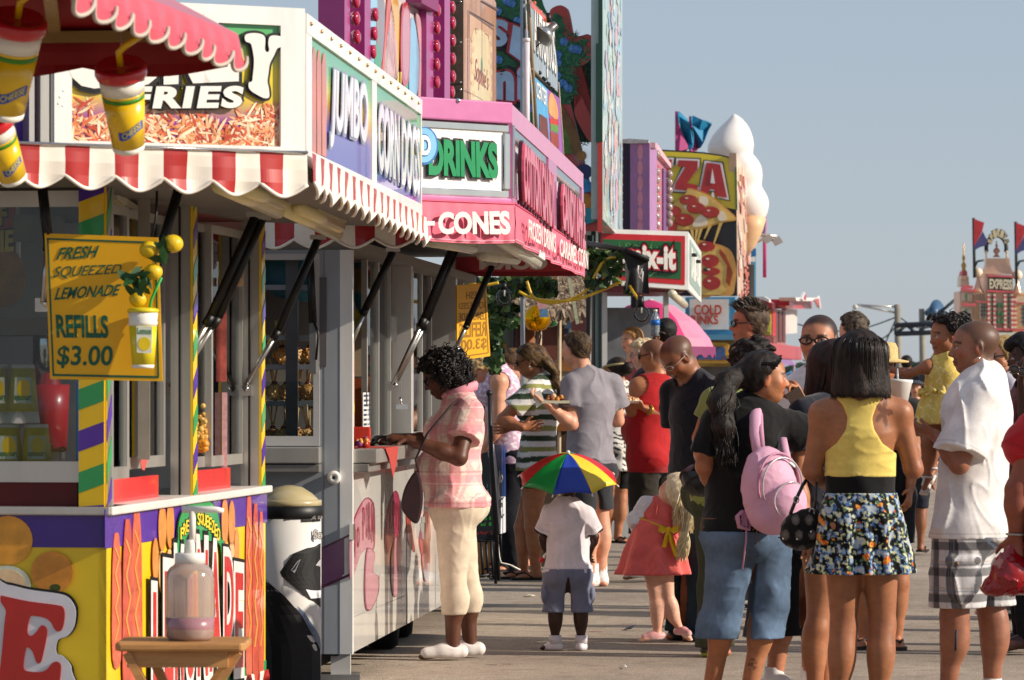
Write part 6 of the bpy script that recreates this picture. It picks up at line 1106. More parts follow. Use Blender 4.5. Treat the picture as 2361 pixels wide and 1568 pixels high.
def far_trees():
 mb=MB();r=random.Random(9);ms=[mat(c,.8,var=.3)for c in('#3a4a34','#46563c','#2f3f2e')]
 for k in range(420):
  x=r.uniform(-60,130);y=r.uniform(330,380);h=r.uniform(1.2,3.6);mb.ball((x,y,h*.5),h*.6,r.choice(ms),6,(1.3,.6,1))
 o=mb.build('far_wood');tag(o,'low dark tree line far off beyond the fairground','trees',kind='stuff')
far_trees()
# ================================================================ black awning, ivy, cords, thatch, goods between the trailers
IVY=[mat(c,.45,var=.35,vs=20)for c in('#2a4a22','#1c3418','#3f5f2c','#5a7038')]
def leaf(mb,c,L,r,m):
 a,b=r.uniform(0,6.28),r.uniform(-.8,.8);u=Vector((math.cos(a)*math.cos(b),math.sin(b)*.8,math.sin(a)*math.cos(b))).normalized();v=u.orthogonal().normalized();v=(v*math.cos(r.uniform(0,6))+u.cross(v)*math.sin(r.uniform(0,6))).normalized()*.45
 n=u.cross(v)*.12*L
 mb.add([c-u*L*.5,c-u*L*.15+v*L+n,c+u*L*.15+v*L*.7,c+u*L*.6,c+u*L*.15-v*L*.7,c-u*L*.15-v*L+n],[(0,1,2,3),(0,3,4,5)],m)
def ivy(name,lab,blobs,d,n,L,base):
 t=thing(name,lab,'vine',base);r=random.Random(len(lab));mb=MB()
 for k in range(n):
  x,y,rx,ry=r.choice(blobs);a,q=r.uniform(0,6.28),math.sqrt(r.random());c=P(x+rx*q*math.cos(a),y+ry*q*math.sin(a),d+r.uniform(-.25,.25));leaf(mb,c,L*r.uniform(.6,1.3),r,r.choice(IVY))
 mb.build('foliage',t);mb=MB()
 for x,y,rx,ry in blobs[:4]:mb.tube([P(x-rx,y-ry*.5,d),P(x,y,d+.1),P(x+rx*.8,y+ry*.8,d)],.008,mat('#4a3a24',.8),6)
 mb.build('stem',t)
def mid():
 d=27.;t=thing('stall_awning','black fabric awning with small white cursive lettering and leafy edge','awning',G(1440,d));bk=mat('#131316',.6,var=.2,bump=.2,bs=20)
 W=Wall(G(1440,26.9),G(1500,27.1));mb=MB()
 mb.prism([P(1320,556,30),P(1345,556,29),P(1443,577,d),P(1497,597,d),P(1400,560,31)],(0,0,-.02),bk)
 n=14;vs=[]
 for i in range(n+1):
  k=i/n;x=1441+(1495-1441)*k
  for j in range(7):
   q=j/6;y=(577+20*k)*(1-q)+(668+10*k)*q;vs.append(P(x+2*math.sin(i*.8+j*.4)*q,y,d+.02*math.sin(i*.7)*q+.06*k))
 mb.add(vs,[(i*7+j,(i+1)*7+j,(i+1)*7+j+1,i*7+j+1)for i in range(n)for j in range(6)],bk,True);mb.build('cloth',t)
 mb=MB();wm=mat('#c9c6c2',.6);
 for pts in([(1472,612),(1470,624),(1474,640)],[(1474,624),(1480,620),(1478,630),(1472,636)],[(1471,638),(1479,642),(1481,648)],[(1482,626),(1480,650)]):mb.tube([P(x,y,d-.05)for x,y in pts],.006,wm,5)
 mb.build('lettering',t)
 mb=MB();mb.tube([P(1330,556,29.5),P(1445,578,d)],.02,bk,8);mb.tube([P(1445,578,d),P(1496,598,d)],.018,bk,8);mb.tube([P(1360,570,28.9),G(1352,28.9)],.025,BLACK,8);mb.build('frame',t)
 ivy('ivy_garland','ivy garland with pale blossoms climbing over the black awning frame',[(1345,600,22,22),(1400,632,36,32),(1372,590,30,14),(1430,600,16,26),(1452,664,10,10),(1395,590,40,10),(1362,650,12,16)],27.4,420,.06,G(1390,27.5))
 mb=MB();b=thing('blossom_cluster','small white blossoms in the ivy beside the pink valance','flowers',P(1348,612,27.3))
 for x,y in((1346,604),(1350,600),(1344,611),(1378,634),(1382,636)):mb.ball(P(x,y,27.2),.013,WHITE,8)
 mb.build('petals',b)
 ivy('ivy_garland','dense dark ivy column behind the mirrored yellow sign',[(1140,690,40,40),(1180,660,50,24),(1135,760,24,60),(1225,650,50,18),(1170,730,30,30),(1140,820,20,40),(1250,665,34,20),(1110,660,40,20)],28.4,900,.07,G(1140,28.4))
 yc=mat('#d0a818',.4,coat=.3)
 for lab,pts in(('yellow power cord looping across the thatch and up to the black awning',[(1215,648),(1226,680),(1248,696),(1280,698),(1320,688),(1352,668),(1375,630),(1392,602),(1420,592)]),('yellow power cord sagging lowest in front of the thatch towards the hanging bulb',[(1196,672),(1230,688),(1280,694),(1330,690),(1370,676),(1400,664),(1430,650)]),('short yellow cord ends above the mirrored yellow sign',[(1064,643),(1085,652),(1110,658),(1128,656),(1150,652)])):
  t=thing('power_cord',lab,'cord',P(*pts[len(pts)//2],27.2));mb=MB();mb.tube([P(p[0],p[1],27.2)for p in bez(pts,4,False)],.011,yc,7);mb.build('cord_loop',t)
 gl=glass('#f4f6f6',.22)
 for x,y,r_,y0,lab in((1163,685,20,652,'big clear globe bulb hanging from a black socket in front of the ivy'),(1479,724,19,682,'big clear globe bulb hanging under the black awning above the crowd')):
  dd=26.8;s_=dd/F0;t=thing('globe_bulb',lab,'bulb',P(x,y+r_,dd),'clear globe bulbs on the yellow cord');mb=MB();mb.ball(P(x,y,dd),r_*s_,gl,24);mb.build('globe',t);mb=MB();mb.tube([P(x-2,y0,dd),P(x-1,y-r_+2,dd)],[.022,.026],BLACK,10);mb.build('socket',t);mb=MB();mb.tube([P(x,y-r_,dd),P(x,y-2,dd)],.006,mat('#d8d4cc',.3),6)
  mb.build('filament_post',t)
 mb=MB();t=thing('power_cord','yellow cord end feeding the globe bulb under the black awning','cord',P(1468,675,26.9));mb.tube([P(1452,660,27),P(1462,676,26.9),P(1472,690,26.85),P(1478,684,26.8)],.010,yc,7);mb.build('cord_loop',t)
 d=30.5;t=thing('thatched_hut','small market hut with shaggy thatched roof and wooden posts','hut',G(1260,d));mb=MB();r=random.Random(2);th=[mat(c,.8,var=.3,vs=20)for c in('#8a7660','#6a5744','#a8957c','#54453a')]
 for k in range(1500):
  x=r.uniform(1150,1345);q=r.random();y0=634+q*80;zoff=-q*.5;L=r.uniform(22,44);a=P(x,y0,d+.4-q*.8);b=P(x+r.uniform(-6,9)+(x-1250)*.06,y0+L*.8,d+.4-q*.8-.12);w_=Vector((r.uniform(.008,.016),0,r.uniform(-.004,.004)));mb.add([a-w_,a+w_,b+w_*.6,b-w_*.6],[(0,1,2,3)],r.choice(th))
 mb.prism([P(1150,640,d+.45),P(1340,636,d+.45),P(1345,722,d-.2),P(1190,724,d-.2)],(0,.03,-.03),th[3]);mb.build('thatch',t)
 wd=mat('#8a4f28',.6,var=.3,vs=3,stretch=(1,1,.2));
 for x,w_,m in((1218,26,wd),(1196,24,mat('#5a2f1c',.6,var=.3)),(1288,10,mat('#b5a488',.6)),(1186,12,mat('#3a2a20',.7)),(1204,10,mat('#b5a488',.6)),(1242,12,mat('#b09a80',.6))):
  mb=MB();s_=w_/2*d/F0;a=G(x,d);mb.tube([a,P(x+2,720,d)],s_,m,10);mb.build('post',t)
 mb=MB();mb.beam(P(1150,980,d+.2),P(1320,985,d+.2),.5,.06,wd);mb.prism([G(1150,d+.3),G(1320,d+.3),P(1320,990,d+.3),P(1150,985,d+.3)],(0,.05,0),mat('#4a3a2c',.7,var=.4));mb.split('counter',t)
 mb=MB();mb.prism([G(1100,33.4),G(1370,33.4),P(1370,640,33.4),P(1100,640,33.4)],(0,.1,0),mat('#2a2422',.8,var=.5));mb.build('back_wall',t);mb=MB()
 for k in range(40):x,y=r.uniform(1130,1350),r.uniform(720,960);c=P(x,y,r.uniform(31.3,33.0));mb.box(c,(r.uniform(.03,.12),0,0),(0,.04,0),(0,0,r.uniform(.03,.18)),mat(r.choice(('#3a5a78','#6a3a2c','#8a7a5c','#2c3a34','#a06a38','#5a2a2c','#c0b49c')),.6,var=.3))
 mb.split('wall_goods',t)
 d=29.8;t=thing('gold_vase','shiny round gold vase hanging under the thatch','vase',P(1240,765,d));mb=MB();mb.lathe(P(1238,764,d),[(.02,0),(.07,.015),(.105,.06),(.11,.11),(.09,.16),(.05,.19),(.045,.2)],mat('#d89a0a',.12,metal=.9),n=24);mb.build('body',t);mb=MB();mb.tube([P(1215,724,d),P(1238,740,d),P(1247,775,d),P(1242,796,d)],.008,BLACK,6);mb.build('handle',t)
 t=thing('green_ornament','shiny green glass ball behind the gold vase','ornament',P(1272,752,31));mb=MB();mb.ball(P(1270,735,30.6),.07,mat('#0f6a3a',.1,coat=1.),16);mb.build('ball',t)
 mb=MB();t=thing('paper_streamer','pink printed paper streamer hanging in front of the thatch','streamer',P(1244,690,29.5));w=Wall(G(1230,29.5),G(1260,29.5));w.poly(mb,[(1226,640),(1246,640),(1264,730),(1246,730)],mat('#cf9aa4',.5,var=.25,vs=20),0,.004);w.poly(mb,[(1247,712),(1262,712),(1265,731),(1244,731)],mat('#5f8fb5',.5,var=.4,vs=30),.005,.003);mb.build('paper',t)
 mb=MB();t=thing('paper_streamer','narrow pale printed streamer at the right end of the thatch','streamer',P(1318,720,29.5));w.poly(mb,[(1308,640),(1316,640),(1336,746),(1328,748)],mat('#b9bda0',.5,var=.5,vs=25),0,.004);mb.build('paper',t)
 for k,(x0,x1,c,lb)in enumerate(((1240,1250,'#8fa0c0','bluish'),(1256,1264,'#c06a8a','rose'),(1272,1280,'#c89a5a','amber'))):
  mb=MB();t=thing('paper_streamer','short %s streamer just under the mirrored corn lettering'%lb,'streamer',P(x0,656,29.3));w.poly(mb,[(x0,636),(x1,636),(x1+3,658),(x0+3,658)],mat(c,.5,var=.3,vs=30),.3,.004);mb.build('paper',t)
 d=28.2;t=thing('menu_board','black folding menu board with coloured prices behind the pink shirt','menu board',G(1110,d));W=Wall(G(1060,28.4),G(1140,28.2));mb=MB();c6=lambda x,y:(1066.3+x*.2573,979.9+y*.2573)
 W.poly(mb,[c6(60,300),c6(238,240),c6(305,1030),c6(100,1035)],mat('#14161c',.4,var=.2),0,.02);mb.build('board',t);mb=MB()
 for s_,x0,x1,y,c in(('7',248,262,752,'#4fd04a'),('7',251,265,802,'#4fd04a'),('ad  8',205,272,853,'#4fd04a'),('ad  8',178,276,905,'#4fd04a'),('ese Panini  3',126,281,982,'#d0382c'),('S',236,243,560,'#5fb0d8'),('I',238,246,610,'#5fb0d8')):
  text(mb,W,s_,[c6(x0,y),c6(x1,y-2),c6(x0,y-32)],mat(c,.5),.021,.001,.02)
 mb.build('lettering',t)
 iron=mat('#17171a',.5);mb=MB()
 mb.tube([P(*c6(242,-280),28.1),P(*c6(255,250),28.1),P(*c6(325,1395),28.1)],.016,iron,8);mb.ball(P(*c6(240,-285),28.1),.025,iron,10);mb.tube([P(*c6(300,1030),28.15),G(1143,28.15)],.012,iron,8)
 mb.build('stand_post',t);mb=MB()
 for k in range(7):x=30+k*45;mb.tube([P(*c6(x,1030),28.2),P(*c6(x+22,1370),28.2)],.011,iron,6)
 mb.tube([P(*c6(10,1385),28.2),P(*c6(240,1340),28.2)],.014,iron,6);mb.tube([P(*c6(40,1040),28.2),P(*c6(300,1035),28.2)],.012,iron,6)
 for cx,cy in((235,990),(285,1000),(262,1350)):mb.tube([P(*c6(cx+(30-k*1.6)*math.cos(k*.5),cy+(36-k*1.9)*math.sin(k*.5)),28.1)for k in range(18)],.008,iron,5)
 mb.build('scroll_rail',t)
 d=29.;t=thing('banner','blue and white fabric banner tied to a black fence behind the menu board','banner',G(1165,d));W2b=Wall(G(1138,28.5),G(1200,30.3));mb=MB()
 W2b.poly(mb,[c6(268,172),c6(430,190),c6(440,640),c6(470,850),c6(510,915),c6(330,978)],mat('#cfd2d8',.5,var=.15),0,.006);W2b.poly(mb,[c6(280,175),c6(430,190),c6(438,640),c6(330,640),c6(318,500)],mat('#16306a',.5,var=.5,vs=6),.007,.003);text(mb,W2b,'Jo',[c6(300,560),c6(345,545),c6(300,420)],WHITE,.012,.002,.03,shear=.2)
 for q in([(315,680),(355,645),(358,652),(318,688)],[(315,680),(319,684),(338,835),(333,832)],[(333,832),(357,795),(359,803),(336,838)]):W2b.poly(mb,[c6(*p)for p in q],BLACK,.012,.002)
 text(mb,W2b,'B',[c6(328,740),c6(342,735),c6(328,700)],BLACK,.012,.002,.03);mb.build('fabric',t)
 t=thing('iron_fence','black vertical bar fence section behind the banner','fence',G(1175,29.4));mb=MB()
 for k in range(26):x=335+k*6.5;mb.tube([W2b.px(*c6(x,950-k*3),-.05),W2b.px(*c6(x+10,1290-k*4),-.05)],.006,iron,5)
 for k in range(3):a=W2b.px(*c6(330,960),-.05);b=W2b.px(*c6(505,905),-.05);mb.tube([a-Vector((0,0,.42*k*.9)),b-Vector((0,0,.42*k*.9))],.012,iron,6)
 mb.tube([W2b.px(*c6(325,200),-.04),W2b.px(*c6(350,1370),-.04)],.013,iron,6);mb.build('bars',t)
 t=thing('cord_tie','white cord dangling from the banner to the ground','cord',P(*c6(340,1220),28.4));mb=MB();mb.tube([P(*c6(*p),28.3)for p in((315,1040),(330,1180),(345,1235),(430,1255),(520,1300))],.006,WHITE,5);mb.build('cord_loop',t)
 t=thing('wood_crate','rough wooden crate behind the iron menu stand','crate',G(1120,29.5));mb=MB();mb.prism([G(1085,29.5),G(1145,29.5),P(1145,1240,29.5),P(1085,1240,29.5)],(0,.3,0),WOOD);mb.build('crate_body',t)
 for x,y,w_,c,lab in((1222,1376,12,'#d8d0b0','small crumpled napkin on the ground left of the boy'),(1452,1453,14,'#1c2238','dark folded flyer on the ground between the boy and the girl'),(1374,1458,16,'#c9a8a0','thin pale stick on the ground beside the boy\'s shoe'),(1442,1541,3,'#f0f0f0','tiny white scrap on the asphalt in the foreground'),(1288,1404,5,'#e0e0e0','tiny pale scrap of paper left of the boy\'s shoulder line')):
  dd=12838/(y-890);c_=G(x,dd);q=w_/F0*dd;t=thing('litter',lab,'litter',c_);mb=MB();mb.prism([c_+Vector((-q,-.05 if w_>13 else-.03,.004)),c_+Vector((q*.2,-.07,.012)),c_+Vector((q,.0,.03 if c=='#1c2238' else.008)),c_+Vector((-q*.2,.06,.012))]if w_!=16 else[c_+Vector((-q,0,.004)),c_+Vector((q,-.03,.004)),c_+Vector((q,-.022,.006)),c_+Vector((-q,.008,.006))],(0,0,.004),mat(c,.6));mb.build('scrap',t)
mid()
# ================================================================ people: smooth-blended signed distance bodies turned into one mesh
f32=np.float32
def V(*a):return np.array(a,float)
def nrm(v):v=np.array(v,float);return v/max(1e-9,np.linalg.norm(v))
def ax_up(f):
 f=nrm(f);return f
class Prim:
 __slots__=('kind','a','b','ra','rb','k','flat','cut','op','R')
 def __init__(s,kind,a,b=None,ra=.1,rb=None,k=.02,flat=None,cut=(),op='u',R=None):
  s.kind=kind;s.a=np.array(a,float);s.b=None if b is None else np.array(b,float);s.ra=ra;s.rb=ra if rb is None else rb;s.k=k;s.flat=flat;s.cut=list(cut);s.op=op;s.R=R
 def copy(s,infl=0.,**kw):
  q=Prim(s.kind,s.a,s.b,s.ra,s.rb,s.k,s.flat,s.cut,s.op,s.R)
  if s.kind=='cap':q.ra=s.ra+infl;q.rb=s.rb+infl
  else:q.ra=tuple(np.array(s.ra)+infl)
  for k_,v in kw.items():setattr(q,k_,v)
  return q
 def bounds(s):
  if s.kind=='cap':
   m=max(s.ra,s.rb);return np.minimum(s.a,s.b)-m,np.maximum(s.a,s.b)+m
  m=max(s.ra);return s.a-m,s.a+m
 def dist(s,X,Y,Z):
  if s.kind=='cap':
   px,py,pz=X-f32(s.a[0]),Y-f32(s.a[1]),Z-f32(s.a[2]);d=s.b-s.a;dx,dy,dz=d
   if s.flat is not None:
    n,rt=s.flat;n=nrm(n);g=1/rt-1;t=(px*f32(n[0])+py*f32(n[1])+pz*f32(n[2]))*f32(g);px=px+t*f32(n[0]);py=py+t*f32(n[1]);pz=pz+t*f32(n[2])
    dd=d+n*np.dot(d,n)*g;dx,dy,dz=dd
   L2=dx*dx+dy*dy+dz*dz+1e-12
   t=np.clip((px*f32(dx)+py*f32(dy)+pz*f32(dz))*f32(1/L2),0,1)
   r=f32(s.ra)+t*f32(s.rb-s.ra)
   out=np.sqrt((px-t*f32(dx))**2+(py-t*f32(dy))**2+(pz-t*f32(dz))**2)-r
  else:
   px,py,pz=X-f32(s.a[0]),Y-f32(s.a[1]),Z-f32(s.a[2])
   if s.R is not None:
    R=s.R;px,py,pz=(px*f32(R[0][i])+py*f32(R[1][i])+pz*f32(R[2][i])for i in range(3))
   r=s.ra;qx,qy,qz=px/f32(r[0]),py/f32(r[1]),pz/f32(r[2]);k0=np.sqrt(qx*qx+qy*qy+qz*qz)
   k1=np.sqrt((qx/f32(r[0]))**2+(qy/f32(r[1]))**2+(qz/f32(r[2]))**2)+f32(1e-6);out=k0*(k0-1)/k1
  for pt,n in s.cut:
   out=np.maximum(out,(X-f32(pt[0]))*f32(n[0])+(Y-f32(pt[1]))*f32(n[1])+(Z-f32(pt[2]))*f32(n[2]))
  return out
def cap(a,b,ra,rb=None,k=.025,flat=None,cut=(),op='u'):return Prim('cap',a,b,ra,rb,k,flat,cut,op)
def ellp(c,r,k=.02,R=None,cut=(),op='u'):return Prim('ell',c,None,r,None,k,None,cut,op,R)
def surfnets(F,org,h):
 S_=F<0;n=np.array(F.shape)-1
 cs=[(i,j,k)for i in(0,1)for j in(0,1)for k in(0,1)]
 cnt=np.zeros(n,np.int8)
 for i,j,k in cs:cnt+=S_[i:i+n[0],j:j+n[1],k:k+n[2]]
 idx=np.argwhere((cnt>0)&(cnt<8))
 if len(idx)==0:return np.zeros((0,3)),np.zeros((0,4),int)
 vals={c:F[idx[:,0]+c[0],idx[:,1]+c[1],idx[:,2]+c[2]].astype(np.float64)for c in cs}
 acc=np.zeros((len(idx),3));num=np.zeros(len(idx))
 for c in cs:
  for ax in range(3):
   if c[ax]==0:
    e=list(c);e[ax]=1;a,b=vals[c],vals[tuple(e)];m=(a<0)!=(b<0)
    t=np.where(m,a/np.where(m,a-b,1),0);p=np.tile(np.array(c,float),(len(idx),1));p[:,ax]+=t
    acc+=p*m[:,None];num+=m
 v=(idx+acc/num[:,None])*h+org
 vid=np.full(n,-1,np.int32);vid[idx[:,0],idx[:,1],idx[:,2]]=np.arange(len(idx));faces=[]
 for ax in range(3):
  o1,o2=[(1,2),(2,0),(0,1)][ax]
  sl0=[slice(None)]*3;sl1=[slice(None)]*3;sl0[ax]=slice(0,-1);sl1[ax]=slice(1,None)
  a,b=S_[tuple(sl0)],S_[tuple(sl1)];e=np.argwhere(a!=b)
  e=e[(e[:,o1]>0)&(e[:,o2]>0)&(e[:,o1]<n[o1])&(e[:,o2]<n[o2])]
  flip=a[e[:,0],e[:,1],e[:,2]]
  def at(d1,d2):
   q=e.copy();q[:,o1]-=d1;q[:,o2]-=d2;return vid[q[:,0],q[:,1],q[:,2]]
  f=np.stack([at(1,1),at(0,1),at(0,0),at(1,0)],1);f[~flip]=f[~flip][:,::-1];faces.append(f)
 f=np.concatenate(faces);return v,f[(f>=0).all(1)]
def poly_mask(pts,d):
 """distance to an outline drawn in the upright plane at distance d (inside negative)"""
 q=np.array([[P(x,y,d)[0],P(x,y,d)[2]]for x,y in pts])
 def fn(P_):
  x,z=P_[:,0],P_[:,2];best=np.full(len(P_),9.);ins=np.zeros(len(P_),bool)
  for i in range(len(q)):
   a,b=q[i-1],q[i];ab=b-a;t=np.clip(((x-a[0])*ab[0]+(z-a[1])*ab[1])/(ab@ab),0,1);best=np.minimum(best,np.hypot(x-a[0]-t*ab[0],z-a[1]-t*ab[1]));c=((a[1]>z)!=(b[1]>z))&(x<(b[0]-a[0])*(z-a[1])/(b[1]-a[1]+1e-12)+a[0]);ins^=c
  return np.where(ins,-best,best)
 return fn
def sdf_mesh(prims,h,disp=None,pad=.02,gcut=(),gmask=None):
 lo=np.min([p.bounds()[0]for p in prims if p.op=='u'],0)-pad;hi=np.max([p.bounds()[1]for p in prims if p.op=='u'],0)+pad
 n=np.ceil((hi-lo)/h).astype(int)+1
 F=np.full(n,.2,f32);axs=[lo[i]+h*np.arange(n[i])for i in range(3)]
 for p in prims:
  a,b=p.bounds();m=p.k*1.2+2.5*h
  i0=np.clip(((a-m-lo)/h).astype(int),0,n-1);i1=np.clip(np.ceil((b+m-lo)/h).astype(int)+1,1,n)
  if(i1<=i0).any():continue
  sl=tuple(slice(i0[i],i1[i])for i in range(3));X,Y,Z=(axs[i][sl[i]].astype(f32).reshape([-1 if j==i else 1 for j in range(3)])for i in range(3))
  d=p.dist(X,Y,Z);G_=F[sl];k=f32(max(p.k,1e-4))
  if p.op=='u':
   t=np.clip(.5+.5*(G_-d)/k,0,1);F[sl]=G_*(1-t)+d*t-k*t*(1-t)
  elif p.op=='s':
   d=-d;t=np.clip(.5-.5*(G_-d)/k,0,1);F[sl]=G_*(1-t)+d*t+k*t*(1-t)
  elif p.op=='i':
   F[sl]=np.maximum(G_,d)
 if disp is not None:
  idx=np.nonzero(np.abs(F)<.045);Pn=np.stack([axs[i][idx[i]]for i in range(3)],1);F[idx]+=disp(Pn).astype(f32)
 if gmask is not None:
  idx=np.nonzero(F<.05);Pn=np.stack([axs[i][idx[i]]for i in range(3)],1);F[idx]=np.maximum(F[idx],gmask(Pn).astype(f32))
 for pt,nn in gcut:
  X,Y,Z=(axs[i].astype(f32).reshape([-1 if j==i else 1 for j in range(3)])for i in range(3));F=np.maximum(F,(X-f32(pt[0]))*f32(nn[0])+(Y-f32(pt[1]))*f32(nn[1])+(Z-f32(pt[2]))*f32(nn[2]))
 F[0]=F[-1]=.2;F[:,0]=F[:,-1]=.2;F[:,:,0]=F[:,:,-1]=.2
 return surfnets(F,lo,h)
def mesh_obj(name,v,f,parent,m,cols=None,smooth=True,relax=1):
 if len(v)==0:return None
 if relax and len(f):
  for _ in range(relax):
   acc=np.zeros_like(v);num=np.zeros(len(v))
   for i in range(4):
    a,b=f[:,i],f[:,(i+1)%4];np.add.at(acc,a,v[b]);np.add.at(num,a,1);np.add.at(acc,b,v[a]);np.add.at(num,b,1)
   v=v*.5+.5*acc/np.maximum(num,1)[:,None]
 off=np.zeros(3);q=parent
 while q is not None:off+=np.array(q.location);q=q.parent
 me=bpy.data.meshes.new(name);w_=(v-off).astype(f32)
 me.vertices.add(len(v));me.vertices.foreach_set('co',w_.ravel());me.loops.add(len(f)*4);me.loops.foreach_set('vertex_index',f.astype(np.int32).ravel())
 me.polygons.add(len(f));me.polygons.foreach_set('loop_start',np.arange(0,len(f)*4,4,dtype=np.int32));me.polygons.foreach_set('use_smooth',np.ones(len(f),bool));me.update(calc_edges=True)
 me.materials.append(m)
 if cols is not None:
  a=me.color_attributes.new('Col','FLOAT_COLOR','POINT');c=np.ones((len(v),4),f32);c[:,:3]=cols;a.data.foreach_set('color',c.ravel())
 o=bpy.data.objects.new(name,me);COL.objects.link(o);o.parent=parent;return o
def sinfield(P,freq,seed,stretch=(1,1,1),n=8):
 r=np.random.RandomState(seed);out=np.zeros(len(P));Q=P*np.array(stretch)
 for i in range(n):
  k=r.normal(size=3);k/=np.linalg.norm(k);fr=freq*(.6+.9*r.rand());out+=np.sin(Q@k*fr*6.283+r.rand()*6.28+1.2*np.sin(Q@r.normal(size=3)*fr*2.6+r.rand()*6))
 return out/math.sqrt(n)
def folds(amp,freq=5.,seed=1,stretch=(1,1,1),sharp=True):
 def fn(P):
  s=sinfield(P,freq,seed,stretch);r=(1-np.abs(np.clip(s,-1.2,1.2)))
  b=sinfield(P,freq*.5,seed+9,stretch)
  s2=sinfield(P,freq*2.1,seed+4,stretch);r2=1-np.abs(np.clip(s2,-1.2,1.2))
  return-amp*(1.15*np.clip(r,0,1)**3.5*(.45+.55*np.tanh(b*1.8))+.45*np.clip(r2,0,1)**4*(.5-.5*np.tanh(b*1.8))+.35*b-.2)
 return fn
C3=lambda c:np.array(rgb(c))
def vary(P,c,amt=.06,freq=9,seed=3):return C3(c)[None,:]*(1+amt*sinfield(P,freq,seed)[:,None])if isinstance(c,str)else c
SKINM=mat('#808080',.46,var=.12,vs=22,attr=True,spec=.38,bump=.10,bs=190);CLOTHM=mat('#808080',.85,var=.09,vs=50,attr=True,spec=.2,bump=.10,bs=130,sheen=.15)
HAIRM=mat('#808080',.5,var=.35,vs=160,attr=True,spec=.25,bump=.5,bs=260,stretch=(1,1,.22));SHOEM=mat('#808080',.45,var=.08,vs=20,attr=True,spec=.4);DENIM=mat('#808080',.85,var=.14,vs=26,attr=True,spec=.15,bump=.15,bs=500)
SILK=mat('#808080',.55,var=.05,vs=40,attr=True,spec=.35,bump=.1,bs=300)
SKINS=dict(dark='#4a2c1e',darker='#3a2218',brown='#8a583c',tan='#a86f4c',light='#d49a7c',pale='#e0ac92',olive='#b98460')
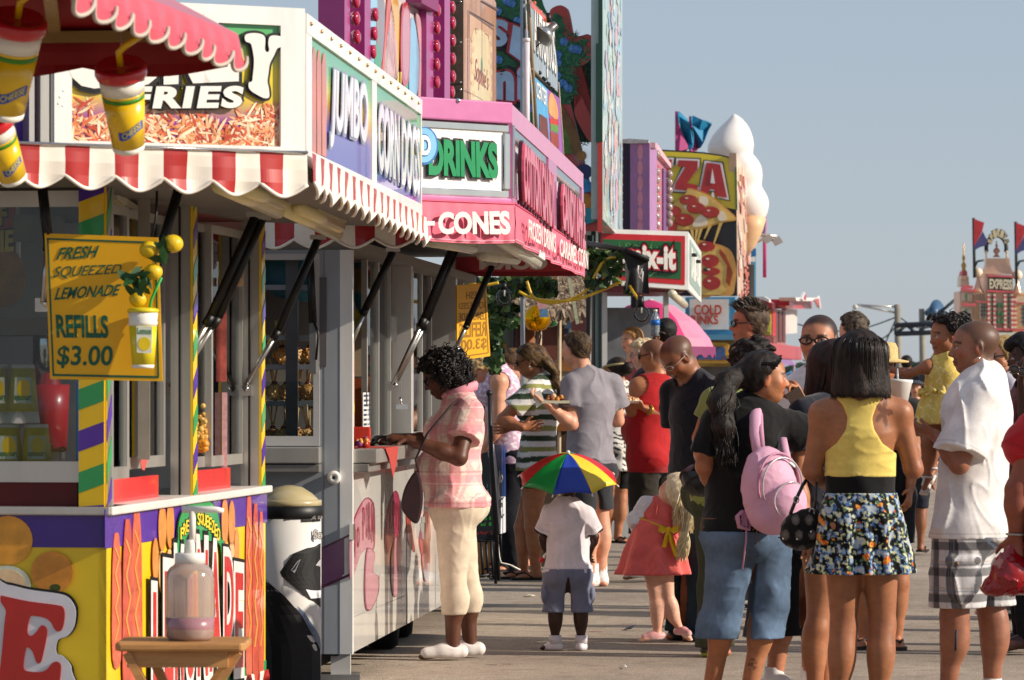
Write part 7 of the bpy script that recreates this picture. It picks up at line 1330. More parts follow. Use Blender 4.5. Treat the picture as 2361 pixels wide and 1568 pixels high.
class Person:
 """joints in world space; pix(x,y,dy) gives a joint at a photo position, dy metres beyond the person's distance"""
 def __init__(s,label,d,x,f,H,skin='tan',female=False,w=1.,hs=None,h=.009,base_z=0.,sh=None,grp=None,cat='person'):
  s.d,s.H,s.w,s.fem,s.h=d,H,w,female,h;s.skin=SKINS.get(skin,skin);g=H/1.7;s.g=g
  s.f=nrm(np.array([f[0],f[1],0.]));s.r=np.array([s.f[1],-s.f[0],0.]);s.u=V(0,0,1)
  c=np.array(G(x,d));c[2]=base_z;s.base=c;s.hs=hs or.228*g**.6
  s.root=thing('person',label,cat,Vector(c),grp);J=s.J={}
  sw=sh or((.165 if female else.185)*g);hw=.09*g
  at=lambda r,f_,z:c+s.r*r+s.f*f_+s.u*z*H
  J['pelvis']=at(0,0,.535);J['waist']=at(0,0,.615);J['chest']=at(0,.005,.725);J['neck']=at(0,-.01,.83);J['head']=at(0,.03*g,1)-s.u*s.hs*.5
  for n_,q in(('R',1),('L',-1)):
   J['sh'+n_]=at(q*sw,-.01,.812);J['el'+n_]=at(q*(sw+.05*g),-.02,.63);J['wr'+n_]=at(q*(sw+.05*g),.03,.49);J['hip'+n_]=at(q*hw,0,.52);J['kn'+n_]=at(q*hw*1.05,.01,.28);J['an'+n_]=at(q*hw*1.05,-.02,.048);J['toe'+n_]=at(q*hw*1.35,.13*g,.018)
  s.hf=s.f.copy();s.hu=s.u.copy();s.hands={};s.head_kw={}
 def pix(s,x,y,dy=0.):return np.array(P(x,y,s.d+dy))
 def set(s,**kw):
  for k,v in kw.items():s.J[k]=s.pix(*v)
  return s
 def face(s,f,pitch=0.,roll=0.):
  f=nrm(np.array([f[0],f[1],0.]));r=np.array([f[1],-f[0],0.]);u=V(0,0,1);p=math.radians(pitch)
  hf=f*math.cos(p)+u*math.sin(p);hu=u*math.cos(p)-f*math.sin(p);q=math.radians(roll);s.hu=hu*math.cos(q)+r*math.sin(q);s.hf=hf;s.hr=np.cross(s.hf,s.hu);return s
 def hl(s,x,y,z):return s.J['head']+(s.hr*x+s.hf*y+s.hu*z)*s.hs
 def local(s,P_):
  q=(P_-s.J['head'])/s.hs;return q@s.hr,q@s.hf,q@s.hu
 def prep(s):
  if not hasattr(s,'hr'):s.hr=np.cross(s.hf,s.hu)
  J,w,g,f=s.J,s.w,s.g,s.f;fl=(f,.70)
  T=[];pe,wa,ch,ne=J['pelvis'],J['waist'],J['chest'],J['neck'];rt=g*w
  T+=[cap(pe,wa,.158*rt if s.fem else.150*rt,.128*rt if s.fem else.14*rt,.05,fl),cap(wa,ch,.128*rt if s.fem else.14*rt,.148*rt if s.fem else.165*rt,.05,fl),cap(ch,ch*.35+ne*.65,.148*rt if s.fem else.165*rt,.085*rt,.05,fl)]
  for q in 'RL':T.append(cap(ne-s.u*.015,J['sh'+q],.062*g,.06*g*w**.5,.05))
  if s.fem:
   for q in(-1,1):T.append(ellp(ch+f*.085*rt+s.r*q*.075*rt-s.u*.02,(.072*rt,)*3,.04))
  for q in(-1,1):T.append(ellp(pe-f*.055*rt+s.r*q*.07*g-s.u*.04*g,(.098*rt,.098*rt,.1*g),.05))
  T.append(cap(J['hipR'],J['hipL'],.1*rt,.1*rt,.05))
  s.tor=T;s.leg={};s.arm={}
  for q in 'RL':
   hi,kn,an,to=J['hip'+q],J['kn'+q],J['an'+q],J['toe'+q];kd=nrm(an-kn)
   bk=-nrm(np.cross(np.cross(kd,f),kd))if abs(np.dot(kd,f))<.95 else-f
   lw=g*w**.6
   s.leg[q]=[cap(hi,kn,.094*lw if s.fem else.09*lw,.056*lw,.04),cap(kn,an,.054*lw,.037*g,.03),ellp(kn+(an-kn)*.28+bk*.018*g,(.056*lw,.056*lw,.105*g),.04)]
   ft=nrm(to-an);s.leg[q]+=[cap(an+bk*.02*g-s.u*.015*g,an+(to-an)*.75,.032*g,.03*g,.02,cut=[((0,0,an[2]-.046*g),(0,0,-1))]),cap(an+(to-an)*.6,to,.036*g,.026*g,.02,(s.u,.6))]
   sh,el,wr=J['sh'+q],J['el'+q],J['wr'+q];aw=g*w**.7
   s.arm[q]=[cap(sh,el,.052*aw if s.fem else.056*aw,.040*aw,.03),cap(el,el+(wr-el)*.35,.040*aw,.041*aw,.02),cap(el+(wr-el)*.3,wr,.041*aw,.026*g,.02)]
  s.neckp=[cap(ne-s.u*.03,s.hl(0,-.12,-.22),.062*g*w**.3 if not s.fem else.052*g*w**.3,.058*g if not s.fem else.049*g,.03)]
  return s
 def handp(s,q,dirn=None,palm=None,curl=.5,size=None,thumb=1.,point=False,spread=1.):
  wr=s.J['wr'+q];el=s.J['el'+q];d=nrm(dirn)if dirn is not None else nrm(wr-el);pn=nrm(palm)if palm is not None else nrm(np.cross(d,s.u)+.001);pn=nrm(pn-d*np.dot(pn,d));sd=np.cross(d,pn)
  z=(size or.185*s.g**.8)/.185;out=[cap(wr-d*.01,wr+d*.075*z,.030*z,.041*z,.012,(pn,.48))]
  for i,(o,L)in enumerate(((-.031,.9),(-.0105,1.03),(.0105,.97),(.031,.76))):
   b=wr+d*(.086-.004*abs(i-1.3))*z+sd*o*z;a=-.06*spread*(i-1.5);cu=curl if not(point and i==(0 if thumb>0 else 3))else.05;cc_=cu*(1+.08*i)
   dd=nrm(d*math.cos(a)-sd*math.sin(a)*1.0);p=b-d*.02*z
   for j,sg in enumerate((.043,.026,.021)):
    ang=cc_*(.55,.95,.6)[j];nd=dd*math.cos(ang)+pn*math.sin(ang);pn2=pn*math.cos(ang)-dd*math.sin(ang);q2=p+nd*(sg*L*z+(.02*z if j==0 else 0));out.append(cap(p,q2,(.0098-.0011*j)*z,(.0090-.0012*j)*z,.005));p,dd=q2,nd
    pn_,pn=pn,pn2
   pn=nrm(palm)if palm is not None else nrm(np.cross(d,s.u)+.001);pn=nrm(pn-d*np.dot(pn,d))
  tb=wr+d*.022*z-sd*.028*z*thumb;td=nrm(d*.62-sd*.72*thumb+pn*.35);p1=tb+td*.042*z;td2=nrm(td*.7+d*.55+pn*.25*curl);p2=p1+td2*.034*z
  out+=[cap(tb,p1,.0135*z,.011*z,.012),cap(p1,p2,.0108*z,.0085*z,.005)];return out
 def headp(s,fat=0.,jaw=1.,child=False,hairless=False):
  L,q=s.hl,s.hs;R=np.stack([s.hr,s.hf,s.hu],1);e=lambda c,r,k=.03,op='u':ellp(L(*c),tuple(np.array(r)*q),k*q*4,R,op=op)
  P_=[e((0,-.07,.15),(.335,.425,.345)),e((0,.10,-.08),(.275+fat*.05,.27,.37)),e((0,.2,-.36),(.12*jaw,.12,.10)),e((.175,.02,-.24),(.10*jaw+fat*.06,.15,.13)),e((-.175,.02,-.24),(.10*jaw+fat*.06,.15,.13)),e((.17,.215,-.10),(.11+fat*.04,.10,.10)),e((-.17,.215,-.10),(.11+fat*.04,.10,.10))]
  P_.append(cap(L(-.15,.30,.10),L(.15,.30,.10),.05*q,None,.05*q))
  for k in(-1,1):P_.append(e((.148*k,.385,.015),(.085,.07,.055),.012,'s'))
  for k in(-1,1):P_.append(e((.145*k,.285,.01),(.075,.075,.062),.004))
  P_+=[cap(L(0,.33,.05),L(0,.425 if not child else.40,-.105),.036*q,.052*q,.03*q),e((.055,.385,-.125),(.045,.05,.038),.008),e((-.055,.385,-.125),(.045,.05,.038),.008)]
  P_+=[e((0,.335,-.235),(.105,.055,.028),.008),e((0,.33,-.285),(.095,.055,.032),.008),e((0,.42,-.258),(.11,.05,.007),.004,'s')]
  for k in(-1,1):P_+=[e((.335*k,-.045,-.02),(.04,.085,.15),.006),e((.385*k,-.03,.0),(.035,.045,.08),.006,'s')]
  return P_
 def skin_cols(s,v,hairline=None,haircol=None,lip=None,brow='#1c120c',iris='#2a1810',beard=None,brows=True):
  base=C3(s.skin);c=np.tile(base,(len(v),1))*(1+.06*sinfield(v,11,5)[:,None]+.04*sinfield(v,34,6)[:,None])
  for k_ in('knR','knL','elR','elL'):m=np.exp(-((v-s.J[k_])**2).sum(1)/(.075*s.g)**2)[:,None];c=c*(1-m*np.array([.10,.2,.2]))
  for k_ in('wrR','wrL','anR','anL'):m=np.exp(-((v-s.J[k_])**2).sum(1)/(.11*s.g)**2)[:,None];c=c*(1-m*np.array([.02,.12,.14]));x,y,z=s.local(v);inh=(np.abs(x)<.6)&(np.abs(y)<.65)&(np.abs(z)<.62)
  red=np.array([1.10,.88,.84])
  def blend(mask,col,a=1.):c[mask]=c[mask]*(1-a)+col*a
  m=inh&(y>.15)&(((np.abs(x)-.19)/.12)**2+((z+.1)/.11)**2<1);c[m]*=red
  m=inh&((np.abs(x)>.33))&(np.abs(z)<.2)&(np.abs(y+.04)<.12);c[m]*=np.array([1.08,.84,.8])
  lc=C3(lip)if lip else base*np.array([1.02,.62,.6])
  m=inh&(y>.27)&((x/.115)**2+((z+.26)/.062)**2<1);blend(m,lc,.85);m2=m&(np.abs(z+.258)<.012);c[m2]*=.35
  if brows:
   m=inh&(y>.2)&(np.abs(np.abs(x)-.15)<.085)&(np.abs(z-(.115-.6*(np.abs(x)-.14)**2*4))<.024);blend(m,C3(brow),.8)
  ex=np.abs(x)-.145;m=inh&(y>.27)&((ex/.062)**2+((z-.01)/.03)**2<1);blend(m,np.array([.62,.58,.54]),.9)
  m=inh&(y>.27)&(ex**2+(z-.012)**2<.028**2);blend(m,C3(iris));m=inh&(y>.25)&(np.abs(ex)<.07)&(np.abs(z-.042+ex*ex*4)<.011);blend(m,C3('#120b08'),.8)
  if haircol and hairline:
   hv=hairline(x,y)if hairline.__code__.co_argcount==2 else hairline(y);k=1/(1+np.exp(-np.clip((z-hv)*40,-30,30)));a=(k*.94)[:,None]*inh[:,None];c=c*(1-a)+C3(haircol)[None]*a
  if beard:
   m=inh&beard[0](x,y,z);blend(m,C3(beard[1]),beard[2])
  return c
 def body(s,extra=(),head_kw={},cols_kw={},hands=True,name='body',paint=None,legs='RL',arms='RL'):
  pr=list(s.tor)
  for q in legs:pr+=s.leg[q]
  for q in arms:
   pr+=s.arm[q]
   if hands:pr+=s.handp(q,**s.hands.get(q,{}))
  pr+=s.neckp+s.headp(**head_kw)+list(extra)
  v,f=sdf_mesh(pr,s.h);c=s.skin_cols(v,**cols_kw)
  if paint is not None:c=paint(v,c)
  return mesh_obj(name,v,f,s.root,SKINM,c)
 def cloth(s,name,prims,col,disp=None,gcut=(),m=None,h=None,relax=1,label=None,gmask=None):
  v,f=sdf_mesh(prims,h or s.h*1.05,disp,gcut=gcut,gmask=gmask)
  c=col(v)if callable(col)else vary(v,col);o=mesh_obj(name,v,f,s.root,m or CLOTHM,c,relax=relax)
  if label and o:o['label']=label
  return o
 def top(s,col,t=.014,hem=.50,sleeve=.55,flare=.022,neck=.068,hemf=.01,name='shirt',disp=None,armhole=None,extra=(),m=None,neckz=.0,cuts=(),longneck=0.,sag=0.):
  J=s.J;hz=s.base[2]+hem*s.H;pr=[p.copy(t)for p in s.tor[:3]]+[p.copy(t*.75)for p in s.tor[3:]]
  pe=J['pelvis'];hp=pe+(pe-J['waist'])*.0;hp=np.array([pe[0],pe[1],min(pe[2],hz)-.03]);wr=s.tor[0].ra
  pr.append(cap(J['waist'],np.array([J['waist'][0]*.3+hp[0]*.7,J['waist'][1]*.3+hp[1]*.7,hp[2]]),s.tor[1].ra+t,wr+t+hemf,.05,(s.f,.74)))
  for q in 'RL':
   sh,el,w_=J['sh'+q],J['el'+q],J['wr'+q];a=s.arm[q][0]
   if sleeve<=0:continue
   fr=min(sleeve,1.);e=sh+(el-sh)*fr;d=nrm(el-sh)
   if sleeve<=1:pr.append(cap(sh,e+d*.05,a.ra+t+.004,a.ra+t*.6+flare,.018,cut=[(e,d)]))
   else:
    pr.append(cap(sh,el,a.ra+t+.004,a.rb+t+.004,.03));e=el+(w_-el)*(sleeve-1);d=nrm(w_-el);pr.append(cap(el,e+d*.04,a.rb+t+.002,.03*s.g+t+flare*.5,.02,cut=[(e,d)]))
  pr+=list(extra)
  ne=J['neck'];pr.append(cap(ne+s.f*(.03+longneck)*s.g+V(0,0,.0+neckz),s.J['head'],neck*s.g,neck*s.g*1.1,.008,op='s'))
  if armhole:
   for q in 'RL':pr.append(ellp(J['sh'+q]+s.r*(armhole[1]if q=='R' else-armhole[1])+V(0,0,armhole[2]if len(armhole)>2 else 0),(armhole[0],)*3,.006,op='s'))
  c0=col
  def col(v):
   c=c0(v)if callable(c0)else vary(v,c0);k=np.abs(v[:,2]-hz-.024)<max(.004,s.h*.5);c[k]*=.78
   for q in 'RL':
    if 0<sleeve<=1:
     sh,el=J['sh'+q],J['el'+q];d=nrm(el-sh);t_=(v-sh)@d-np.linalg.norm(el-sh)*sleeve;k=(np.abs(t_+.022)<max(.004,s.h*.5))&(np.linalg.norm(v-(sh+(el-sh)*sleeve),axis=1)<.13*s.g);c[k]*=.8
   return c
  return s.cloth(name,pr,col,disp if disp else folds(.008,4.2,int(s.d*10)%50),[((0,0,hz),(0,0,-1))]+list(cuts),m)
 def pants(s,col,hem=.0,t=.014,flare=.01,top_=.58,name='trousers',disp=None,m=None,crotch=.0,extra=(),loose=0.):
  J=s.J;pr=[p.copy(t)for p in s.tor[:1]]+[p.copy(t)for p in s.tor if p.kind=='ell' and p.a[2]<J['waist'][2]][-2:]+[s.tor[-1].copy(t)]
  hz=s.base[2]+hem*s.H
  for q in 'RL':
   hi,kn,an=J['hip'+q],J['kn'+q],J['an'+q];a,b=s.leg[q][0],s.leg[q][1]
   pr.append(cap(hi,kn,a.ra+t+loose*.5,a.rb+t+loose,.02))
   if hz<kn[2]:
    tt=min(1.,(kn[2]-hz)/max(.01,kn[2]-an[2]));e=kn+(an-kn)*tt;pr.append(cap(kn,e+(an-kn)*.12,a.rb+t+loose,(b.ra*(1-tt)+b.rb*tt)+t+flare+loose,.012));pr.append(s.leg[q][2].copy(t+loose*.6,k=.015))
  pr+=list(extra);hv=J['hipR']-J['hipL'];hv=nrm(hv);mt=(J['hipR']+J['hipL'])/2-V(0,0,.17*s.g);mk=(J['knR']+J['knL'])/2;ma=(J['anR']+J['anL'])/2
  kv=nrm(J['knR']-J['knL'])
  pr+=[cap(mt,mk,.13,.2,.012,(nrm(hv+kv),.05),op='s'),cap(mk,ma,.2,.2,.012,(kv,.08),op='s')]
  return s.cloth(name,pr,col,disp if disp else folds(.009,4.,7+int(s.d*7)%40),[((0,0,hz),(0,0,-1)),((0,0,s.base[2]+top_*s.H),(0,0,1))],m or DENIM)
 def skirt(s,col,z0,z1,r0,r1,ripple=.02,nr=9,name='skirt',fl=.78,c0=None,c1=None,m=None,phase=0.,h=None):
  c0=s.J['waist'].copy()if c0 is None else np.array(c0);c1=s.J['pelvis'].copy()if c1 is None else np.array(c1);a=np.array([c0[0],c0[1],s.base[2]+z0*s.H]);b=np.array([c1[0],c1[1],s.base[2]+z1*s.H]);dz=nrm(b-a)
  def dp(P_):
   t=np.clip((a[2]-P_[:,2])/(a[2]-b[2]),0,1);ce=a[None]+(b-a)[None]*t[:,None];q=P_-ce;an=np.arctan2(q@s.f,q@s.r);return-ripple*t*np.sin(an*nr+phase+1.5*np.sin(an*2+P_[:,2]*3))-.004*sinfield(P_,7,4)
  pr=[cap(a+V(0,0,.02),b-V(0,0,.06),r0,r1*1.02,.02,(s.f,fl))]+[p.copy(.008)for p in s.tor if p.kind=='ell' and p.a[2]<s.J['waist'][2]][-2:]
  return s.cloth(name,pr,col,dp,[((0,0,b[2]),(0,0,-1)),((0,0,a[2]),(0,0,1))],m,h)
 def shoes(s,col,sole='#d8d4cc',t=.007,ank=.0,name='shoe',q='RL',hgt=.075,lace=None,m=None):
  for k in q:
   an,to=s.J['an'+k],s.J['toe'+k];d=nrm((to-an)*np.array([1,1,0]));z0=an[2]-.048*s.g;g=s.g;heel=np.array([an[0],an[1],z0])-d*.045*g;toe=np.array([to[0],to[1],z0])+d*.01
   pr=[cap(heel+V(0,0,.034*g),heel+(toe-heel)*.45+V(0,0,.036*g),.040*g,.044*g,.02),cap(heel+(toe-heel)*.4+V(0,0,.03*g),toe-d*.03+V(0,0,.022*g),.046*g,.036*g,.02),cap(np.array([an[0],an[1],z0+.03*g]),np.array([an[0],an[1],z0+hgt*g]),.045*g,.043*g,.02,cut=[((0,0,z0+hgt*g),(0,0,1))])]
   def cf(v,z0=z0,g=g):c=vary(v,col,.04);mm=v[:,2]<z0+.02*g;c[mm]=C3(sole);return c
   s.cloth(name,pr,cf,None,[((0,0,z0),(0,0,-1))],m or SHOEM,h=.006)
 def flipflops(s,col='#15110f',q='RL'):
  for k in q:
   an,to=s.J['an'+k],s.J['toe'+k];d=nrm((to-an)*np.array([1,1,0]));z0=an[2]-.048*s.g;g=s.g;mb=MB();n=np.array([d[1],-d[0],0]);m_=mat(col,.6);c=np.array([an[0],an[1],z0])
   o=[c+d*a*g+n*b*g for a,b in((-.06,-.02),(-.05,-.038),(.06,-.036),(.13,-.046),(.185,-.03),(.195,0),(.185,.03),(.13,.046),(.06,.036),(-.05,.038),(-.06,.02))];mb.prism([Vector(p)for p in o],(0,0,.018),m_)
   t_=c+d*.145*g+V(0,0,.045*g)
   for e in(-1,1):mb.tube([Vector(t_),Vector(c+d*.085*g+n*.025*e*g+V(0,0,.055*g)),Vector(c+d*.03*g+n*.04*e*g+V(0,0,.015))],.007,m_,6)
   mb.build('sandal',s.root)
 def hair(s,col,thick=.045,hl=None,extra=(),disp=None,subs=(),name='hair',cover=None,col2=None,h=None,hi=.18):
  """cap of hair over the skull down to the hairline"""
  L,q=s.hl,s.hs;R=np.stack([s.hr,s.hf,s.hu],1);hl=hl or s.hl_short;base=[ellp(L(0,-.075,.155),tuple(np.array((.335+thick,.425+thick,.345+thick))*q),.03*q,R),ellp(L(0,-.16,-.04),tuple(np.array((.29+thick,.28+thick,.36))*q),.08*q,R)]
  o_,hr_,hf_,hu_=s.J['head'],s.hr,s.hf,s.hu
  v,f=sdf_mesh_masked(base,h or s.h*.8,lambda P_:np.maximum((hl(*[((P_-o_)/q)@a for a in(hr_,hf_)])-((P_-o_)/q)@hu_)*q,-.1),disp or(lambda P_:.002*sinfield(P_,30,2)),list(extra)+list(subs))
  c1=C3(col);c2=C3(col2)if col2 else c1*1.9+.004
  k=np.clip(.5+.5*sinfield(v@np.stack([s.hr,s.hf,s.hu],1),26,8,(1,1,.3)),0,1)[:,None]*hi;c=c1[None]*(1-k)+c2[None]*k
  return mesh_obj(name,v,f,s.root,HAIRM,c)
 @staticmethod
 def hl_short(x,y):return np.interp(y,[-.5,-.32,-.2,-.08,-.02,.06,.12,.25,.33,.5],[-.30,-.30,-.26,-.16,.02,.10,.24,.34,.40,.48])
 @staticmethod
 def hl_long(x,y):return np.interp(y,[-.5,-.3,-.1,.02,.10,.2,.3,.4],[-.42,-.42,-.38,-.25,.12,.30,.38,.46])
 def glasses(s,col='#0c0a0a',lens=None,thick=.022,w_=.12,hh=.075,y=.40):
  mb=MB();m_=mat(col,.3);q=s.hs;L=lambda*a:Vector(s.hl(*a))
  for k in(-1,1):
   loop=[L(k*.155+w_*math.cos(a)*(.9 if abs(math.cos(a))<.8 else 1),y-.25*abs(k*.155+w_*math.cos(a))**2*3,.015+hh*math.sin(a))for a in[2*math.pi*i/16 for i in range(17)]]
   mb.tube(loop,thick*q*.5,m_,6)
   if lens:mb.add(loop[:16],[tuple(range(16))],mat(lens,.05,coat=1.,var=0))
   mb.tube([L(k*(.155+w_*.95),y-.07,.03),L(k*.33,.22,.03),L(k*.36,-.04,.04)],thick*q*.45,m_,6)
  mb.tube([L(-.045,y-.005,.03),L(0,y+.02,.035),L(.045,y-.005,.03)],thick*q*.45,m_,6)
  return mb.build('glasses',s.root)
def sdf_mesh_masked(base,h,mask,disp,extra):
 """union of base prims limited by a mask field, then the extra prims blended on"""
 lo=np.min([p.bounds()[0]for p in base+[e for e in extra if e.op=='u']],0)-.03;hi=np.max([p.bounds()[1]for p in base+[e for e in extra if e.op=='u']],0)+.03;n=np.ceil((hi-lo)/h).astype(int)+1
 X,Y,Z=(np.asarray(lo[i]+h*np.arange(n[i]),f32).reshape([-1 if j==i else 1 for j in range(3)])for i in range(3));F=np.full(n,.2,f32)
 for p in base:
  d=p.dist(X,Y,Z);k=f32(max(p.k,1e-4));t=np.clip(.5+.5*(F-d)/k,0,1);F=F*(1-t)+d*t-k*t*(1-t)
 idx=np.nonzero(np.abs(F)<.08);Pn=np.stack([np.broadcast_to(a,F.shape)[idx]for a in(X,Y,Z)],1);F[idx]=np.maximum(F[idx],mask(Pn))
 for p in extra:
  d=p.dist(X,Y,Z);k=f32(max(p.k,1e-4))
  if p.op=='u':t=np.clip(.5+.5*(F-d)/k,0,1);F=F*(1-t)+d*t-k*t*(1-t)
  else:F=np.maximum(F,-d)
 idx=np.nonzero(np.abs(F)<.04);Pn=np.stack([np.broadcast_to(a,F.shape)[idx]for a in(X,Y,Z)],1);F[idx]+=disp(Pn).astype(f32)
 F[0]=F[-1]=.2;F[:,0]=F[:,-1]=.2;F[:,:,0]=F[:,:,-1]=.2
 return surfnets(F,lo,h)
def strands(paths,r,m,parent,name='hair_strands',n=4):
 mb=MB()
 for p in paths:
  K=len(p);mb.tube([Vector(q)for q in p],[r*(1-.6*i/(K-1))if K>1 else r for i in range(K)],m if not isinstance(m,list)else rnd.choice(m),n,cap=False)
 mb.sm=[True]*len(mb.sm);return mb.build(name,parent)
def spx(x,y,d):return np.array(P(x,y,d))
LEFT,RIGHT,AWAY,TOWARD=(-1,0),(1,0),(0,1),(0,-1)
def plaid(P_,origin,r,base,cols,scale,z_per,x_per):
 u=(P_-origin)@r;z=P_[:,2];c=np.tile(C3(base),(len(P_),1))
 for(per,ph,wd,col,a,ax)in cols:
  t=u if ax=='x' else z;m=(np.mod(t/per+ph,1)<wd);c[m]=c[m]*(1-a)+C3(col)*a
 return c
def woman_plaid():
 d=20.4;p=Person('woman in a pink plaid shirt and beige capris at the candy trailer tray',d,1050,(-1,.12),1.66,'#5a3626',True,1.14,hs=.235,h=.0065);p.face((-1,.06),-24)
 p.set(head=(1018,868,0),neck=(1060,918,0),chest=(1060,985,0),waist=(1050,1085,0),pelvis=(1048,1148,0),shL=(1082,950,-.14),shR=(1055,950,.16),elL=(1058,1055,-.27),wrL=(940,1012,-.28),elR=(1000,1020,.24),wrR=(905,1010,-.05),hipL=(1050,1172,-.09),hipR=(1048,1172,.09),knL=(1046,1335,-.1),knR=(1074,1335,.08),anL=(1044,1495,-.1),anR=(1084,1490,.1),toeL=(975,1522,-.12),toeR=(1030,1515,.1))
 p.J['anL'][2]=p.J['anR'][2]=.06;p.J['toeL'][2]=p.J['toeR'][2]=.02
 p.prep();p.hands=dict(L=dict(dirn=(-1,.1,.05),palm=(0,.35,-1),curl=1.0,thumb=-1),R=dict(dirn=(-1,-.1,-.05),palm=(0,0,-1),curl=.7))
 glove=C3('#141212')
 def paint(v,c):
  m=(np.linalg.norm(v-(p.J['wrR']+V(-.06,0,0)),axis=1)<.16)&(v[:,1]>p.J['wrR'][1]-.12)&(v[:,0]<p.J['wrR'][0]+.10);c[m]=glove;return c
 p.body(paint=paint,cols_kw=dict(lip='#5a2a24'),extra=[ellp(p.J['waist']+p.f*.05,(.15,.16,.14),.06)])
 def pc(v):
  c=plaid(v,p.J['waist'],nrm(p.f+p.r*.5),'#e2cfc0',[(.115,.1,.42,'#cf6a78',.62,'x'),(.115,.30,.10,'#d88a98',.5,'x'),(.135,.15,.40,'#d87f8c',.5,'z'),(.135,.62,.05,'#b8566a',.6,'z'),(.115,.62,.04,'#b8566a',.5,'x'),(.0675,.2,.06,'#f0e6dc',.5,'z')],1,1,1);return c*(1+.04*sinfield(v,30,3)[:,None])
 p.top(pc,.02,.487,.62,.03,.062,.02,disp=folds(.011,3.6,4,(1,1,.8)),extra=[ellp(p.J['waist']+p.f*.05,(.172,.18,.15),.06)])
 mb=MB();ring=[Vector(p.J['neck']+np.array([math.cos(a)*.078,math.sin(a)*.082,.035+.03*math.cos(a)]))for a in[2*math.pi*i/18 for i in range(19)]];cm=mat('#dc93a0',.8,var=.12,vs=30);mb.tube(ring,.021,cm,8,flat=1.4);mb.build('collar',p.root)
 p.pants('#cfbfa8',.145,.014,.004,.575,name='capri_trousers',disp=folds(.010,4.5,9,(1,1,.6)),m=CLOTHM)
 p.shoes('#dcd5d0','#cfc6bf',hgt=.052)
 L,q=p.hl,p.hs;hm=[mat(c,.42,var=.2,spec=.5)for c in('#0d0807','#130c0a','#1c110c')]
 p.hair('#0a0706',.13,lambda x,y:np.interp(y,[-.6,-.3,-.1,.08,.2,.32,.5],[-.42,-.42,-.36,-.22,.12,.3,.42]),disp=lambda P_:.012*sinfield(P_,16,3),extra=[ellp(L(0,-.34,-.08),(.36*q,.28*q,.42*q),.06,np.stack([p.hr,p.hf,p.hu],1))])
 r=random.Random(3);paths=[]
 for k in range(620):
  th=r.uniform(0,6.283);ph=math.acos(r.uniform(-.55,1));n=np.array([math.sin(ph)*math.cos(th),math.sin(ph)*math.sin(th),math.cos(ph)])
  if n[1]>.35 and n[2]<.42:continue
  if n[1]>.7 and n[2]<.6:continue
  c=L(n[0]*.47,n[1]*.55-.10,n[2]*.47+.11 if n[2]>0 else n[2]*.62+.11);nn=p.hr*n[0]+p.hf*n[1]+p.hu*n[2];dn=nrm(nn*.7+V(0,0,-1)*r.uniform(.5,1.2)+np.array([r.uniform(-.4,.4)for _ in range(3)]));a1=nrm(np.cross(dn,nn));a2=np.cross(dn,a1);Lh=r.uniform(.03,.06);R_=r.uniform(.006,.010);ph0=r.uniform(0,6)
  paths.append([c+dn*Lh*t/9+a1*R_*math.cos(ph0+t*1.5)+a2*R_*math.sin(ph0+t*1.5)for t in range(10)])
 strands(paths,.0052,hm,p.root,'hair_curls',5)
 p.glasses('#101012',None,.03,.12,.07)
 t=thing('shoulder_bag','dark maroon patterned cloth shoulder bag hanging in front of the pink plaid shirt','bag',P(950,1190,d-.3));s_=lambda x,y,dy:spx(x,y,d+dy)
 mb=MB();o=bez([(935,1120),(962,1085),(975,1140),(968,1195),(955,1207),(930,1182),(925,1160)],4);mb.prism([P(x,y,d-.31)for x,y in o],(0,.07,0),mat('#2a1218',.8,var=.5,vs=26,color2=None));mb.build('pouch',t,bevel=.012)
 mb=MB();sm=mat('#2a1a20',.7);mb.tube([P(966,1095,d-.28),P(958,1060,d-.30),P(985,1000,d-.30),P(1040,935,d-.20),P(1072,912,d-.06),P(1100,935,d+.02)],.018,sm,6,flat=.35);mb.build('strap',t)
 t=thing('sunglasses','folded orange brown sunglasses held over the serving tray','sunglasses',P(900,1022,d-.25));mb=MB();mb.tube([P(878,1016,d-.22),P(905,1020,d-.22),P(925,1014,d-.24)],.012,mat('#b5541e',.2,coat=.8),8);mb.ball(P(884,1020,d-.23),.03,mat('#5a2a12',.08,coat=1.),12,(1,.4,.75));mb.build('frame',t)
woman_plaid()
def fixfeet(p,*names):
 for q in 'RL':p.J['an'+q][2]=p.base[2]+.05*p.g;p.J['toe'+q][2]=p.base[2]+.018*p.g
def ring(c,ax,r,tr,m,name,root,n=20,ry=None,ref=None):
 ax=Vector(nrm(ax));x=Vector(nrm(np.cross(ax,ref if ref is not None else V(.3,.2,.9))));y=ax.cross(x);mb=MB();mb.tube([Vector(c)+x*math.cos(2*math.pi*i/n)*r+y*math.sin(2*math.pi*i/n)*(ry or r)for i in range(n+1)],tr,m,6,cap=False);return mb.build(name,root)
